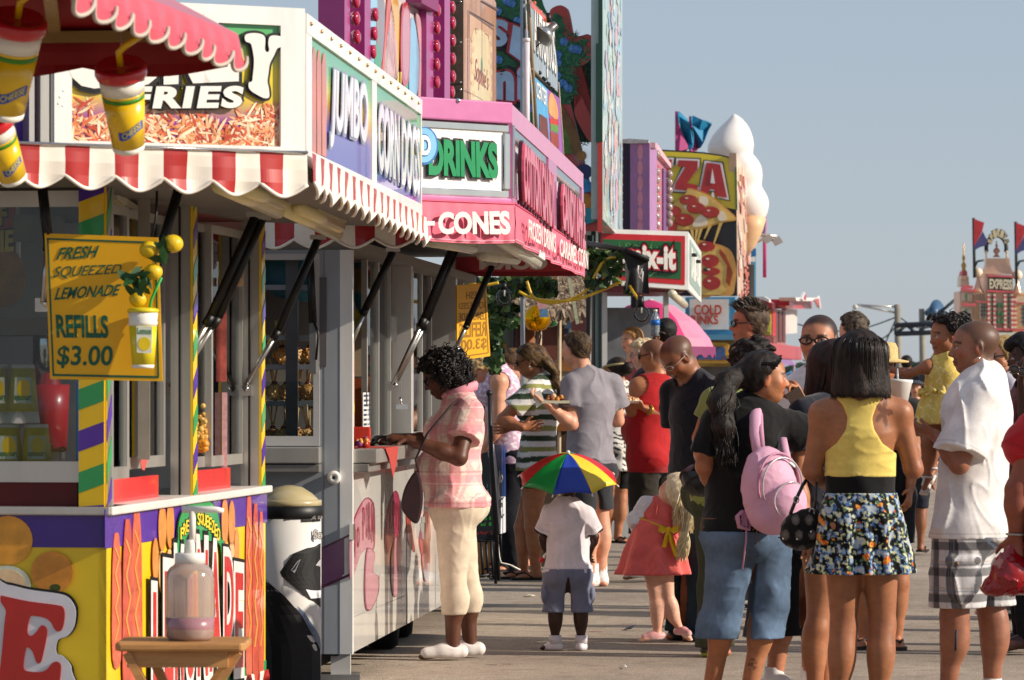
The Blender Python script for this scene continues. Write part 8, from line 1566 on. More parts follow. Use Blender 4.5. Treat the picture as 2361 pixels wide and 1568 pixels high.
def boy_umbrella():
 d=21.05;p=Person('small boy in a white polo and grey blue shorts under a rainbow umbrella hat',d,1308,(-.25,1),.98,'darker',False,1.05,hs=.19,h=.006,sh=.115);p.face((-.25,1),-8)
 p.set(head=(1308,1108,.02),neck=(1308,1160,0),chest=(1310,1205,0),waist=(1310,1262,0),pelvis=(1308,1315,0),shL=(1270,1188,0),shR=(1352,1188,.0),elL=(1252,1240,.02),wrL=(1264,1285,.08),elR=(1370,1238,.02),wrR=(1362,1270,.12),hipL=(1286,1330,0),hipR=(1330,1330,0),knL=(1280,1400,0),knR=(1338,1400,0),anL=(1280,1480,0),anR=(1340,1480,0),toeL=(1250,1498,.03),toeR=(1346,1490,.08));fixfeet(p);p.prep();p.body()
 p.top('#d3cbd0',.014,.435,.78,.026,.075,.012,disp=folds(.008,5.,3,(1,1,.7)))
 nv=mat('#15151f',.7);ring(p.J['neck']+V(0,0,-.012),(0,.2,1),.062,.006,nv,'collar_piping',p.root);mb=MB();mb.lathe(Vector(p.J['neck'])-Vector((0,0,.012)),[(.062,0),(.056,.03),(.05,.035)],mat('#d3cbd0',.8),n=24);mb.build('collar',p.root)
 for q in 'RL':sh,el=p.J['sh'+q],p.J['el'+q];ring(sh+(el-sh)*.79,el-sh,.057,.006,nv,'sleeve_piping',p.root)
 pk=[ellp(p.J['kn'+q]*.55+p.J['hip'+q]*.45+p.r*(.07 if q=='R' else-.07)-p.f*.01,(.022,.05,.055),.008)for q in 'RL']
 p.pants('#6d7186',.215,.02,.03,.46,'cargo_shorts',disp=folds(.010,6,4,(1,1,.5)),m=CLOTHM,extra=pk,loose=.012)
 p.shoes('#d2cdd2','#bdb8bd',hgt=.085,t=.01)
 for q in 'RL':mb=MB();a=p.J['an'+q];mb.tube([Vector(a)+Vector((0,0,.01)),Vector(a)+Vector((0,0,.055))],.034,mat('#cfcad0',.8),12);mb.build('sock',p.root)
 c=P(1310,1046,d+.0);t=thing('umbrella_hat','rainbow coloured umbrella hat with red green blue and yellow panels on the small boy','hat',c-Vector((0,0,.17)));cols={k:mat(v,.45,coat=.1,var=.08)for k,v in dict(r='#c0161c',g='#0f8a3a',b='#1638a0',y='#e0c02a').items()};seq='bgrybgry';R=.278;H=.15;tl=math.radians(17);tilt=lambda v:Vector((v.x,v.y*math.cos(tl)-v.z*math.sin(tl)*-1*-1,v.z*math.cos(tl)+v.y*math.sin(tl)))
 for k in range(8):
  a0,a1=-math.pi/2+math.pi/8+.08-(k+1)*math.pi/4,-math.pi/2+math.pi/8+.08-k*math.pi/4;vs=[];N,M=10,10
  for i in range(N+1):
   q=i/N
   for j in range(M+1):
    a=a0+(a1-a0)*j/M;sag=math.sin(math.pi*j/M);rr=R*q*(1-.075*sag*q);z=-H*(q**1.75)-.006*sag*q*(1-q)*4+.012*sag*q**4;vs.append(c+tilt(Vector((rr*math.cos(a),rr*math.sin(a),z))))
  mb=MB();mb.add(vs,[(i*(M+1)+j,i*(M+1)+j+1,(i+1)*(M+1)+j+1,(i+1)*(M+1)+j)for i in range(N)for j in range(M)],cols[seq[k]],True);o=mb.build('panel',t);so_=o.modifiers.new('s','SOLIDIFY');so_.thickness=.002
  mb=MB();e=c+tilt(Vector((R*math.cos(a0),R*math.sin(a0),-H)));mb.tube([e,e+Vector((.012*math.cos(a0),.012*math.sin(a0),-.012))],.004,WHITE,6);mb.build('rib_tip',t)
  mb=MB();mb.tube([c+tilt(Vector((R*q*math.cos(a0),R*q*math.sin(a0),-H*q**1.75-.004)))for q in(0,.25,.5,.75,1)],.0025,STEEL,5);mb.build('rib',t)
 mb=MB();mb.ball(c+Vector((0,0,.008)),.011,WHITE,10);mb.build('top_knob',t);mb=MB();mb.tube([c,c-Vector((0,0,.07))],.006,WHITE,8);mb.build('stem',t);mb=MB();mb.lathe(Vector(p.hl(0,0,.18)),[(.085,0),(.088,.012),(.085,.024)],mat('#1b1b22',.7),n=24);mb.build('head_band',t)
 t=thing('lollipop','small red candy on a stick in the boy\'s left hand','candy',P(1250,1290,d+.05));mb=MB();mb.tube([P(1262,1272,d+.05),P(1252,1288,d+.04)],.008,WHITE,6);mb.ball(P(1249,1291,d+.04),.016,RED,8);mb.build('candy',t)
boy_umbrella()
# ---------------- girl in the coral dress
def girl_coral():
 d=21.7;p=Person('little blonde girl in a coral dress with yellow sash, head bent aside',d,1520,(-.35,.94),1.0,'pale',True,.95,hs=.195,h=.006,sh=.11);p.face((-.75,.6),8,38)
 p.set(head=(1552,1133,-.02),neck=(1528,1168,0),chest=(1522,1190,0),waist=(1514,1222,0),pelvis=(1512,1280,0),shL=(1494,1168,0),shR=(1550,1196,0),elL=(1463,1200,-.02),wrL=(1472,1232,.06),elR=(1565,1235,.05),wrR=(1555,1262,.14),hipL=(1502,1300,0),hipR=(1532,1300,0),knL=(1514,1398,0),knR=(1542,1392,0),anL=(1516,1462,0),anR=(1568,1450,.02),toeL=(1478,1476,-.02),toeR=(1592,1462,-.06));p.J['anL'][2]=.045;p.J['toeL'][2]=.016;p.J['anR'][2]=.07;p.J['toeR'][2]=.02
 p.hands=dict(L=dict(size=.1),R=dict(size=.1));p.prep();p.body(head_kw=dict(child=True))
 cor=lambda v:C3('#dd6660')[None]*(1+.16*(np.sin(v[:,0]*330)*np.sin(v[:,2]*330)+np.sin(v[:,1]*330)*.3)[:,None])*(1+.06*sinfield(v,6,3)[:,None])
 blouse=[cap(p.J['sh'+q],p.J['el'+q],.052,.044,.02)for q in 'RL']+[cap(p.J['el'+q],p.J['el'+q]*.15+p.J['wr'+q]*.85,.043,.034,.02)for q in 'RL']+[cap(p.J['chest'],p.J['neck'],.098,.06,.03,(p.f,.75)),cap(p.J['neck'],p.J['shL'],.05,.056,.03),cap(p.J['neck'],p.J['shR'],.05,.056,.03)]
 p.cloth('blouse',blouse,'#dcd8da',folds(.008,9,4))
 bod=[cap(p.J['waist'],p.J['chest'],.106,.112,.03,(p.f,.78)),cap(p.J['chest'],p.J['chest']*.55+p.J['neck']*.45,.110,.088,.03,(p.f,.8)),cap(p.J['waist']-V(0,0,.04),p.J['waist'],.115,.106,.02,(p.f,.8))]
 p.cloth('dress_bodice',bod,cor,folds(.004,8,2))
 mb=MB()
 for q,o in(('L',-.062),('R',.055)):
  a=p.J['chest']+p.r*o-p.f*.082;b=p.J['neck']*.5+p.J['sh'+q]*.5+V(0,0,.05);mb.tube([Vector(a),Vector((a+b)/2-p.f*.035+V(0,0,.012)),Vector(b)],.020,mat('#dd6660',.8,var=.1),8,flat=.3)
 mb.build('dress_strap',p.root)
 p.skirt(cor,.70,.385,.112,.225,.020,9,'dress_skirt',.82,p.pix(1514,1222),p.pix(1508,1340))
 yl=mat('#d8b00c',.45,var=.1);W=p.J['waist'];L,R_=P(1476,1196,d-.02),P(1556,1236,d-.03);mb=MB()
 bandp=[Vector(W)+Vector((math.cos(a)*.118,math.sin(a)*.098,.03-.075*math.cos(a)*.6))for a in[2*math.pi*i/24 for i in range(25)]];mb.tube(bandp,.015,yl,6,cap=False,flat=.45);mb.build('sash',p.root)
 c=P(1541,1222,d-.125);mb=MB();mb.ball(c,.017,yl,10,(1,.7,1.1))
 for e in(-1,1):mb.add([c,c+Vector((.05*e,-.015,.03)),c+Vector((.058*e,-.01,-.005)),c+Vector((.03*e,-.02,-.02))],[(0,1,2,3)],yl)
 for(x,y)in((1531,1262),(1560,1284)):q=P(x,y,d-.15);s_=Vector((.013,0,0));mb.add([c-s_*.6,c+s_*.6,c.lerp(q,.5)+s_+Vector((0,-.02,0)),q+s_,q-s_,c.lerp(q,.5)-s_+Vector((0,-.02,0))],[(0,1,2,3,4,5)],yl)
 mb.build('sash_bow',p.root)
 p.shoes('#d69a98','#d8b8b4',hgt=.06)
 L,q=p.hl,p.hs
 p.hair('#dccba0',.09,Person.hl_long,col2='#f4ead0',hi=.6,extra=[cap(p.hl(0,-.3,.1),spx(1578,1200,d-.07),.075,.05,.05)])
 r=random.Random(5);hm=[mat(c,.35,var=.15,spec=.5)for c in('#e6d6ae','#d6c290','#f2e6c8','#c8b07c')];paths=[]
 for k in range(430):
  th=r.uniform(-2.6,2.6);st=L(.34*math.sin(th),-.1-.36*math.cos(th)*.9,r.uniform(.1,.46));end=spx(r.uniform(1548,1608),r.uniform(1180,1232),d+r.uniform(-.16,.06))if k<250 else spx(1578+r.uniform(-8,8),1226,d-.12+r.uniform(-.02,.02));mid_=(st+end)/2+V(r.uniform(.0,.05),-.05,r.uniform(0,.02));paths.append([st*(1-t)**2+2*mid_*t*(1-t)+end*t*t for t in[i/8 for i in range(9)]])
 for k in range(150):
  a=spx(1578+r.uniform(-7,7),1226,d-.12+r.uniform(-.02,.02));b=spx(1575+r.uniform(-18,12),r.uniform(1268,1296),d-.13+r.uniform(-.03,.03));m_=(a+b)/2+V(r.uniform(-.03,.03),-.02,0);paths.append([a*(1-t)**2+2*m_*t*(1-t)+b*t*t for t in[i/8 for i in range(9)]])
 strands(paths,.0042,hm,p.root);mb=MB();mb.ball(Vector(spx(1578,1227,d-.12)),.018,BLACK,10);mb.build('hair_tie',p.root)
girl_coral()
# ---------------- man in the grey T-shirt
def man_grey():
 d=27.8;p=Person('tall man in a grey T-shirt with short brown hair, back to the camera',d,1370,(-.72,.69),1.85,'light',False,1.02,hs=.25,h=.008);p.face((-.85,.5),-6)
 p.set(head=(1326,806,0),neck=(1348,862,0),chest=(1362,930,0),waist=(1358,1005,0),pelvis=(1356,1072,0),shL=(1318,888,-.08),shR=(1412,886,.1),elL=(1318,978,-.14),wrL=(1262,932,-.22),elR=(1425,970,.16),wrR=(1330,935,.25),hipL=(1338,1090,-.05),hipR=(1375,1090,.05),knL=(1350,1205,-.05),knR=(1385,1205,.05),anL=(1366,1325,-.02),anR=(1386,1318,.06),toeL=(1362,1345,-.1),toeR=(1392,1338,-.02));fixfeet(p)
 p.hands=dict(L=dict(dirn=(-.8,.5,.35),palm=(0,.2,1),curl=.6,thumb=1),R=dict(curl=.6));p.prep();p.body(cols_kw=dict(haircol='#20140c',hairline=p.hl_short))
 p.hair('#2c1e12',.035,col2='#7a6040',disp=lambda P_:.003*sinfield(P_,60,2),hi=.5)
 p.top('#858087',.016,.478,.62,.034,.064,.016,disp=folds(.012,3.4,5,(1,1,.8)));p.pants('#2e2f33',.3,.016,.03,.56,'shorts',loose=.02,m=CLOTHM);p.shoes('#d5d2d0','#c3c0be',hgt=.09)
 for q in 'RL':mb=MB();a=p.J['an'+q];mb.tube([Vector(a),Vector(a)+Vector((0,0,.11))],.045,mat('#dedbd8',.8),12);mb.build('sock',p.root)
 t=thing('food_tray','paper tray of snacks in the hands of the man in grey','food',P(1268,928,d-.2));mb=MB();c=P(1268,930,d-.2);mb.prism([c+Vector((a,b,0))for a,b in((-.06,-.05),(.14,-.05),(.14,.09),(-.06,.09))],(0,0,.02),mat('#d8cfae',.6));mb.build('tray',t)
 mb=MB()
 for k in range(14):mb.ball(c+Vector((rnd.uniform(-.03,.12),rnd.uniform(-.03,.07),.03+rnd.uniform(0,.02))),rnd.uniform(.012,.024),mat(rnd.choice(('#a8602c','#c98a3c','#7a3a28','#d8b88a')),.6,var=.3),7)
 mb.build('snack',t);mb=MB();w=P(1240,918,d-.24);mb.prism([w+Vector((-.03,0,.04)),w+Vector((.02,0,.06)),w+Vector((.05,0,-.03)),w+Vector((-.01,0,-.07))],(0,.02,0),mat('#e2ddcc',.7));mb.build('napkin',t)
man_grey()
def stripes(v,z0,per,cols):
 t=np.mod((v[:,2]-z0+.006*sinfield(v,2.5,7))/per,1);c=np.tile(C3(cols[0][2]),(len(v),1))
 for a,b,k in cols:m=(t>=a)&(t<b);c[m]=C3(k)
 return c
def woman_stripes():
 d=28.7;p=Person('woman in a green and white striped T-shirt with a long braid',d,1240,(-.95,.3),1.72,'tan',True,1.12,hs=.24,h=.008);p.face((-1,.15),-18)
 p.set(head=(1218,832,0),neck=(1250,878,0),chest=(1252,940,0),waist=(1242,1010,0),pelvis=(1238,1075,0),shL=(1222,905,-.16),shR=(1268,902,.14),elL=(1158,968,-.2),wrL=(1205,985,-.28),elR=(1220,980,.22),wrR=(1180,985,.1),hipL=(1232,1095,-.08),hipR=(1244,1095,.08),knL=(1228,1215,-.06),knR=(1205,1215,.1),anL=(1236,1326,-.02),anR=(1206,1318,.12),toeL=(1196,1336,-.04),toeR=(1168,1326,.1));fixfeet(p);p.hands=dict(L=dict(dirn=(1,.2,.1)),R=dict());p.prep();p.body(cols_kw=dict(haircol='#2a1a0e',hairline=p.hl_short))
 p.top(lambda v:stripes(v,.0,.155,[(0,.2,'#d9d6d4'),(.2,.45,'#8a8a50'),(.45,.7,'#d9d6d4'),(.7,.97,'#2f3f2a'),(.97,1.01,'#d9d6d4')]),.016,.475,.62,.03,.062,.02,disp=folds(.010,4,6))
 p.pants('#131314',.40,.014,.015,.56,'shorts',m=CLOTHM);p.flipflops()
 L,q=p.hl,p.hs;br=[(1262,838),(1276,858),(1284,880),(1289,902),(1292,922),(1293,940)];ex=[cap(spx(a[0]+(4 if i%2 else-3),a[1],d-.05),spx(b[0]+(-3 if i%2 else 4),b[1],d-.05),.038-.003*i,.034-.004*i,.012)for i,(a,b)in enumerate(zip(br,br[1:]))]
 p.hair('#2a1a0e',.045,Person.hl_short,extra=ex+[cap(L(0,-.4,.1),spx(1262,838,d-.03),.06,.045,.03)],col2='#a07a48',hi=.45,disp=lambda P_:.002*sinfield(P_,40,2));p.glasses('#2a1a12','#15100c',.03,.13,.08)
 mb=MB();mb.ball(Vector(L(.36,-.02,-.2)),.008,CHROME,8);mb.ball(Vector(L(-.36,-.02,-.2)),.008,CHROME,8);mb.build('earring',p.root)
woman_stripes()
def queue_people():
# girl with glasses beside her
 d=29.8;p=Person('brown haired girl with glasses looking down beside the striped T-shirt',d,1200,(-1,.1),1.66,'light',True,.95,hs=.235,h=.009);p.face((-1,.05),-22)
 p.set(head=(1178,842,0),neck=(1200,885,0),shL=(1190,905,-.1),elL=(1195,985,-.1),wrL=(1140,1000,-.12));p.prep();p.body(cols_kw=dict(haircol='#3a2414',hairline=p.hl_short));p.top('#77786c',.014,.45,1.3,.01);p.pants('#17181c',.1,.012);p.flipflops();p.hair('#3a2614',.05,Person.hl_short,col2='#9a7448',hi=.45,extra=[cap(p.hl(0,-.4,.05),p.hl(0,-.5,-.55),.05,.03,.03)]);p.glasses('#15110f',None,.03)
 d=29.4;p=Person('blonde woman in a lavender patterned top bending over behind the yellow sign',d,1172,(-1,-.15),1.78,'light',True,1.15,hs=.235,h=.008);p.face((-1,-.25),-55)
 p.set(head=(1112,852,-.02),neck=(1140,852,0),chest=(1156,900,0),waist=(1166,985,0),pelvis=(1172,1062,0),shL=(1150,880,-.17),shR=(1140,880,.17),elL=(1148,985,-.2),wrL=(1120,1030,-.15),elR=(1130,980,.2),wrR=(1118,1035,.1));p.prep();p.body(cols_kw=dict())
 p.top(lambda v:np.where((sinfield(v,22,4)>.35)[:,None],C3('#e0d6dd')[None],C3('#c3a0b8')[None]),.014,.48,0,armhole=(.085,.045),neck=.085,longneck=.03);p.pants('#191a20',.0,.012);p.flipflops()
 p.hair('#b08a58',.09,Person.hl_short,col2='#e2c89a',hi=.6,disp=lambda P_:.010*sinfield(P_,22,2))
 d=33.;p=Person('grey haired older man in a pale blue shirt behind the man in grey',d,1300,(-.95,.3),1.78,'pale',False,1.05,hs=.24,h=.010);p.face((-.95,.3),-5);p.set(head=(1290,796,0),neck=(1302,835,0));p.prep();p.body(cols_kw=dict(haircol='#8a8580',hairline=p.hl_short));p.top('#7f98bf',.016,.47,.6);p.pants('#3a3a40',.0);p.shoes('#3a3028');p.hair('#85807a',.03,col2='#c9c4bc',hi=.5)
 d=35.5;p=Person('woman with a khaki visor and white floral dress over black leggings',d,1425,(-.6,.8),1.66,'tan',True,1.0,hs=.235,h=.009);p.face((-.75,.65),-15)
 p.set(head=(1420,856,0),neck=(1430,888,0),chest=(1432,925,0),waist=(1428,970,0),pelvis=(1424,1020,0),shL=(1408,906,-.05),shR=(1452,906,.05),elL=(1410,955,-.1),elR=(1452,958,-.05),wrR=(1415,962,-.1),anL=(1398,1240,0),anR=(1424,1244,0),knL=(1402,1150,0),knR=(1432,1150,0),toeL=(1384,1250,-.05),toeR=(1440,1254,-.1));fixfeet(p);p.prep();p.body(cols_kw=dict(haircol='#1a100a',hairline=p.hl_short))
 fl=lambda v:np.where((sinfield(v,17,6)>.45)[:,None],C3('#1c1c1e')[None],C3('#d2cdc4')[None])
 p.top(fl,.016,.52,0,armhole=(.08,.05),neck=.085,longneck=.03);p.skirt(fl,.60,.40,.14,.20,.015,8,'dress_skirt');p.pants('#101012',.30,.008,0,.5,'leggings',m=CLOTHM);p.flipflops();p.hair('#1c110b',.045,Person.hl_short,col2='#5a3a24',extra=[ellp(p.hl(0,-.62,-.05),(.05,.05,.06),.02)])
 mb=MB();q=p.hs;L=p.hl;mb.tube([Vector(L(.40*math.cos(a),.47*math.sin(a)-.05,.22+.06*math.sin(a)))for a in[2*math.pi*i/20 for i in range(21)]],.022,mat('#a89a6c',.7),6,cap=False,flat=.5);mb.add([Vector(L(x,y,z))for x,y,z in((-.36,.25,.26),(.36,.25,.26),(.28,.62,.16),(0,.72,.14),(-.28,.62,.16))],[(0,1,2,3,4)],mat('#b0a274',.7));mb.build('visor',p.root)
 d=36.8;p=Person('reddish blonde woman in a salmon polo facing left, hair pulled back',d,1458,(-.8,-.55),1.72,'light',True,1.1,hs=.235,h=.010);p.face((-.85,-.5),-4);p.set(head=(1455,786,0),neck=(1462,824,0),wrR=(1445,905,-.2),wrL=(1440,910,-.2));p.prep();p.body(cols_kw=dict(lip='#a85a50'));p.top('#a04848',.016,.47,.6);p.pants('#4a4a52',.0);p.shoes('#5a4a40');p.hair('#8a5e34',.075,Person.hl_long,col2='#d8a868',hi=.6)
 d=32.5;p=Person('older lady with pale curly hair and glasses behind the red tank top',d,1485,(-1,.1),1.6,'pale',True,1.1,hs=.23,h=.010);p.face((-1,.05),-10);p.set(head=(1478,818,0),neck=(1488,850,0));p.prep();p.body();p.top(lambda v:np.where((sinfield(v,20,3)>.2)[:,None],C3('#c3c6d2')[None],C3('#3a4058')[None]),.018,.46,.7);p.pants('#55565e',.0);p.shoes('#9a948c');p.hair('#c9a878',.09,Person.hl_short,col2='#efe0c0',hi=.7,disp=lambda P_:.010*sinfield(P_,24,2));p.glasses('#8a7a6a',None,.02)
 d=28.4;p=Person('bald man in a red tank top and sunglasses holding a paper plate',d,1502,(-.8,.6),1.8,'tan',False,1.16,hs=.24,h=.0075);p.face((-.92,.35),-8)
 p.set(head=(1503,820,0),neck=(1515,872,0),chest=(1508,930,0),waist=(1498,990,0),pelvis=(1500,1048,0),shL=(1472,892,-.06),shR=(1535,890,.04),elL=(1465,950,-.1),wrL=(1445,935,-.2),elR=(1545,962,-.05),wrR=(1488,942,-.2));p.hands=dict(R=dict(dirn=(-1,-.1,.35),palm=(-.2,.2,1),curl=.45),L=dict(dirn=(-.6,.4,.2),palm=(0,0,1),curl=.4));p.prep()
 def tat(v,c):m=(np.linalg.norm(v-spx(1530,912,d-.06),axis=1)<.06)&(sinfield(v,40,3)>.1);c[m]*=.45;return c
 p.body(cols_kw=dict(haircol='#6a4634',hairline=p.hl_short),paint=tat,extra=[ellp(p.J['waist']+p.f*.06,(.15,.15,.14),.06)])
 p.top('#a3161a',.014,.45,0,armhole=(.10,.05),neck=.085,longneck=.035,extra=[ellp(p.J['waist']+p.f*.06,(.168,.168,.155),.06)],disp=folds(.007,5,2));p.pants('#241f16',.2,.018,.03,.455,'cargo_shorts',loose=.02,m=CLOTHM);p.shoes('#2a2622');p.glasses('#15110e','#120e0c',.03,.13,.085);ring(p.J['neck']+V(0,0,-.01)+p.f*.02,(0,.1,1),.078,.004,mat('#c9a050',.3,metal=.8),'necklace',p.root);ring(p.J['wrR']+V(.03,0,-.01),p.J['wrR']-p.J['elR'],.032,.009,mat('#b9983c',.3,metal=.8),'wristwatch',p.root)
 t=thing('paper_plate','paper plate of food held by the man in the red tank top','plate',P(1448,930,d-.3));mb=MB();c=P(1446,930,d-.3);mb.lathe(c,[(.07,0),(.11,.018),(.113,.02),(.06,.008),(.001,.008)],mat('#ddd8cc',.5),n=28);mb.build('plate',t);mb=MB()
 for k in range(22):mb.ball(c+Vector((rnd.uniform(-.075,.075),rnd.uniform(-.06,.06),.02+rnd.uniform(0,.015))),rnd.uniform(.01,.02),mat(rnd.choice(('#d8a878','#c98a5c','#e2c9a0')),.6,var=.2),7)
 mb.build('food',t)
 d=31.;p=Person('dark haired person seen from behind, only the head showing beyond the bald men',d,1538,(0,1),1.84,'tan',False,1.,hs=.24,h=.011);p.face((.2,1),0);p.set(head=(1536,770,0),neck=(1536,815,0),elL=(1515,860,-.1),wrL=(1511,800,-.1));p.hands=dict(L=dict(dirn=(0,0,1),palm=(1,0,0),curl=1.1));p.prep();p.body(cols_kw=dict(haircol='#0f0a08',hairline=p.hl_short));p.top('#3a2c30',.016,.47,.6);p.pants('#22242a',.0);p.shoes('#222222');p.hair('#0e0907',.05,col2='#3a2a20')
 t=thing('water_bottle','clear plastic water bottle with blue label standing above the bald heads','bottle',P(1511,782,d-.12));s_=d/F0;b=P(1511,776,d-.12);H=(776-714)*s_;R=11*s_;mb=MB();cl=mat('#cfd6dc',.06,trans=.75,coat=.5,var=0);mb.lathe(b,[(R*.8,0),(R*.95,H*.03),(R*.95,H*.2),(R*.88,H*.25),(R*.97,H*.3),(R*.9,H*.38),(R*.97,H*.42),(R*.97,H*.66),(R*.6,H*.82),(R*.38,H*.88),(R*.36,H*.93)],cl,n=20);mb.build('bottle_body',t);mb=MB();mb.lathe(b,[(R*1.0,H*.42),(R*1.0,H*.62)],mat('#2a6ab8',.3,var=.3,vs=60),n=20);mb.build('label',t);mb=MB();mb.lathe(b+Vector((0,0,H*.92)),[(R*.42,0),(R*.42,H*.07),(R*.38,H*.08)],WHITE,n=16);mb.build('cap',t)
 d=21.9;p=Person('bald man with thin glasses in a navy T-shirt looking down',d,1598,(-.72,-.4),1.76,'brown',False,1.05,hs=.245,h=.0065);p.face((-.85,-.42),-42)
 p.set(head=(1562,826,-.03),neck=(1598,872,.02),chest=(1606,950,0),waist=(1604,1040,0),pelvis=(1600,1130,0),shR=(1552,905,.15),shL=(1655,905,-.12),elR=(1565,1010,.22),wrR=(1590,1085,.1),elL=(1672,1010,-.05),wrL=(1598,1190,.12),hipR=(1580,1150,.04),hipL=(1622,1150,-.04),knR=(1578,1310,.0),knL=(1612,1310,-.06),anR=(1572,1452,.02),anL=(1602,1456,0),toeR=(1545,1472,-.02),toeL=(1585,1474,-.14));fixfeet(p);p.hands=dict(L=dict(dirn=(-.3,0,-1),palm=(0,1,0),curl=.3));p.prep();p.body(cols_kw=dict(haircol='#5a3c2c',hairline=lambda y:p.hl_short(0,y)+.03,lip='#6a4034'))
 p.top('#12131f',.016,.44,.7,.03,.066,.02,disp=folds(.011,3.4,8));p.pants('#22323c',.03,.016,.02,.57,'jeans',loose=.02);p.shoes('#15161a','#2a2c30');p.glasses('#b5b0a8',None,.012,.12,.06)
 W=Wall(G(1590,21.6),G(1640,21.6));mb=MB();c=p.pix(1632,906,-.17);mb.box(Vector(c),(.006,0,0),(0,.002,0),(0,0,.014),WHITE);mb.build('shirt_emblem',p.root)
queue_people()
# ---------------- the big group on the right
def woman_black():
 d=17.2;p=Person('woman with a black ponytail and black T-shirt pointing across the group',d,1735,(.55,.83),1.64,'tan',True,1.12,hs=.232,h=.006);p.face((1,.06),-2)
 p.set(head=(1766,872,0),neck=(1738,935,.02),chest=(1712,1010,0),waist=(1708,1110,0),pelvis=(1722,1215,0),shL=(1655,975,-.02),shR=(1778,975,.0),elL=(1626,1075,-.02),wrL=(1662,1150,.12),elR=(1880,1006,.10),wrR=(1850,925,.16),hipL=(1690,1240,-.02),hipR=(1766,1240,.02),knL=(1676,1385,0),knR=(1770,1392,.03),anL=(1636,1610,.06),anR=(1722,1612,.0),toeL=(1622,1640,-.08),toeR=(1745,1640,-.1));fixfeet(p);p.hands=dict(R=dict(dirn=(-.55,-.1,.85),palm=(-.6,-.5,-.4),curl=1.0,point=True,thumb=1),L=dict(curl=.5));p.prep()
 def tat(v,c):m=(np.linalg.norm(v-spx(1732,1532,d-.05),axis=1)<.035)&(sinfield(v,55,3)>-.2)&(v[:,1]<p.J['anR'][1]);c[m]*=.4;return c
 p.body(cols_kw=dict(haircol='#0d0908',hairline=lambda y:p.hl_short(0,y)-.02,lip='#8a4038'),paint=tat,head_kw=dict(fat=.35))
 p.top('#0b0b0d',.018,.47,.72,.028,.066,.015,disp=folds(.008,4,3))
 den=lambda v:C3('#586c84')[None]*(1+.24*np.clip(sinfield(v,3.2,5),-1.4,1.6)[:,None])*(1+.05*sinfield(v,60,9,(1,1,.3))[:,None])
 p.pants(den,.195,.016,.022,.49,'jeans',disp=folds(.009,4.5,6),loose=.028);p.flipflops('#1a1614')
 bk=-p.f;mb=MB();th=mat('#7a5a3a',.7)
 for q,o in(('R',.085),('L',-.085)):
  c=p.J['pelvis']+p.r*o-p.f*.155+V(0,0,-.02);a=Vector(p.r)*.055;z=Vector((0,0,.06));c=Vector(c);n=Vector(-p.f)
  mb.tube([c-a+z,c-a-z*.8,c-z*1.1,c+a-z*.8,c+a+z,c-a+z],.003,th,5);mb.tube([c-a*.9+z*.4,c-a*.3-z*.1,c+z*.3,c+a*.4-z*.15,c+a*.9+z*.5],.004,th,5);mb.tube([c-a*.25+z*.1,c-a*.5-z*.4,c-z*.7,c+a*.5-z*.4,c+a*.25+z*.1],.0035,th,5)
 mb.build('pocket_stitching',p.root)
 L,q=p.hl,p.hs;tail=[L(0,-.42,.08),spx(1676,880,d-.06),spx(1664,930,d-.12),spx(1668,985,d-.15),spx(1672,1030,d-.15)]
 ex=[cap(tail[0],tail[1],.05,.05,.03),cap(tail[1],tail[2],.048,.055,.03),cap(tail[2],tail[3],.055,.045,.03),cap(tail[3],tail[4],.045,.015,.03)]
 p.hair('#0a0706',.042,Person.hl_short,extra=ex,col2='#4a3a32',hi=.35,disp=lambda P_:.0025*sinfield(P_,26,2,(1,1,.25)))
 r=random.Random(8);hm=[mat(c,.42,var=.2,spec=.3)for c in('#0a0706','#120d0b','#1a1310')];paths=[]
 for k in range(240):
  o=lambda s_:np.array([r.gauss(0,s_),r.gauss(0,s_),r.gauss(0,s_*.4)]);pts=[tail[0]+o(.018),tail[1]+o(.022),tail[2]+o(.025),tail[3]+o(.025),tail[4]+o(.02)+V(0,0,-r.uniform(0,.08))];paths.append([np.array(v)for v in bez([tuple(a)for a in pts],3,False)])
 for k in range(260):
  th_=r.uniform(-1.9,1.9);st=L(.36*math.sin(th_),.30-.1*abs(th_),.40-.12*abs(th_)+r.uniform(-.02,.05))if k%2 else L(.37*math.sin(th_),.1+r.uniform(-.1,.1),.42-.1*abs(th_));md=L(.40*math.sin(th_)*.95,-.25,.32-.05*abs(th_)+r.uniform(-.05,.1));paths.append([st*(1-t)**2+2*md*t*(1-t)+tail[0]*t*t for t in[i/7 for i in range(8)]])
 strands(paths,.0032,hm,p.root);mb=MB();mb.ball(Vector(tail[0]+(tail[1]-tail[0])*.45),.045,mat('#2a2024',.7),12,(.6,1,1));mb.build('hair_tie',p.root)
 t=thing('phone','small dark phone held in the pointing hand of the ponytailed woman','phone',P(1842,918,d+.1));mb=MB();c=P(1836,918,d+.1);mb.box(c,(.02,0,-.035),(0,.006,0),(.03,0,.02),mat('#5a4a40',.3));mb.build('phone_body',t)
 t=thing('backpack','pink backpack with silver piping worn on the shoulders of the ponytailed woman','backpack',P(1785,1225,d-.3));pk=mat('#cf9db6',.6,var=.1,vs=8,bump=.15,bs=140);pd=mat('#bb849e',.65,var=.1);sv=mat('#b9b0b4',.35,metal=.4)
 C=spx(1782,1132,d-.30);ux=nrm(spx(1830,1125,d-.22)-C);uz=nrm(V(-.28,-.05,.96));uy=nrm(np.cross(uz,ux));uz=np.cross(ux,uy);R=np.stack([ux,uy,uz],1);e=lambda c,r_,k=.03,op='u':ellp(C+R@np.array(c),r_,k,R,op=op)
 q_=[e((0,.02,-.02),(.135,.105,.155),.04),e((0,.01,.08),(.11,.09,.12),.06),e((0,.0,-.11),(.125,.095,.08),.05),e((.01,-.075,-.065),(.10,.06,.10),.02)]
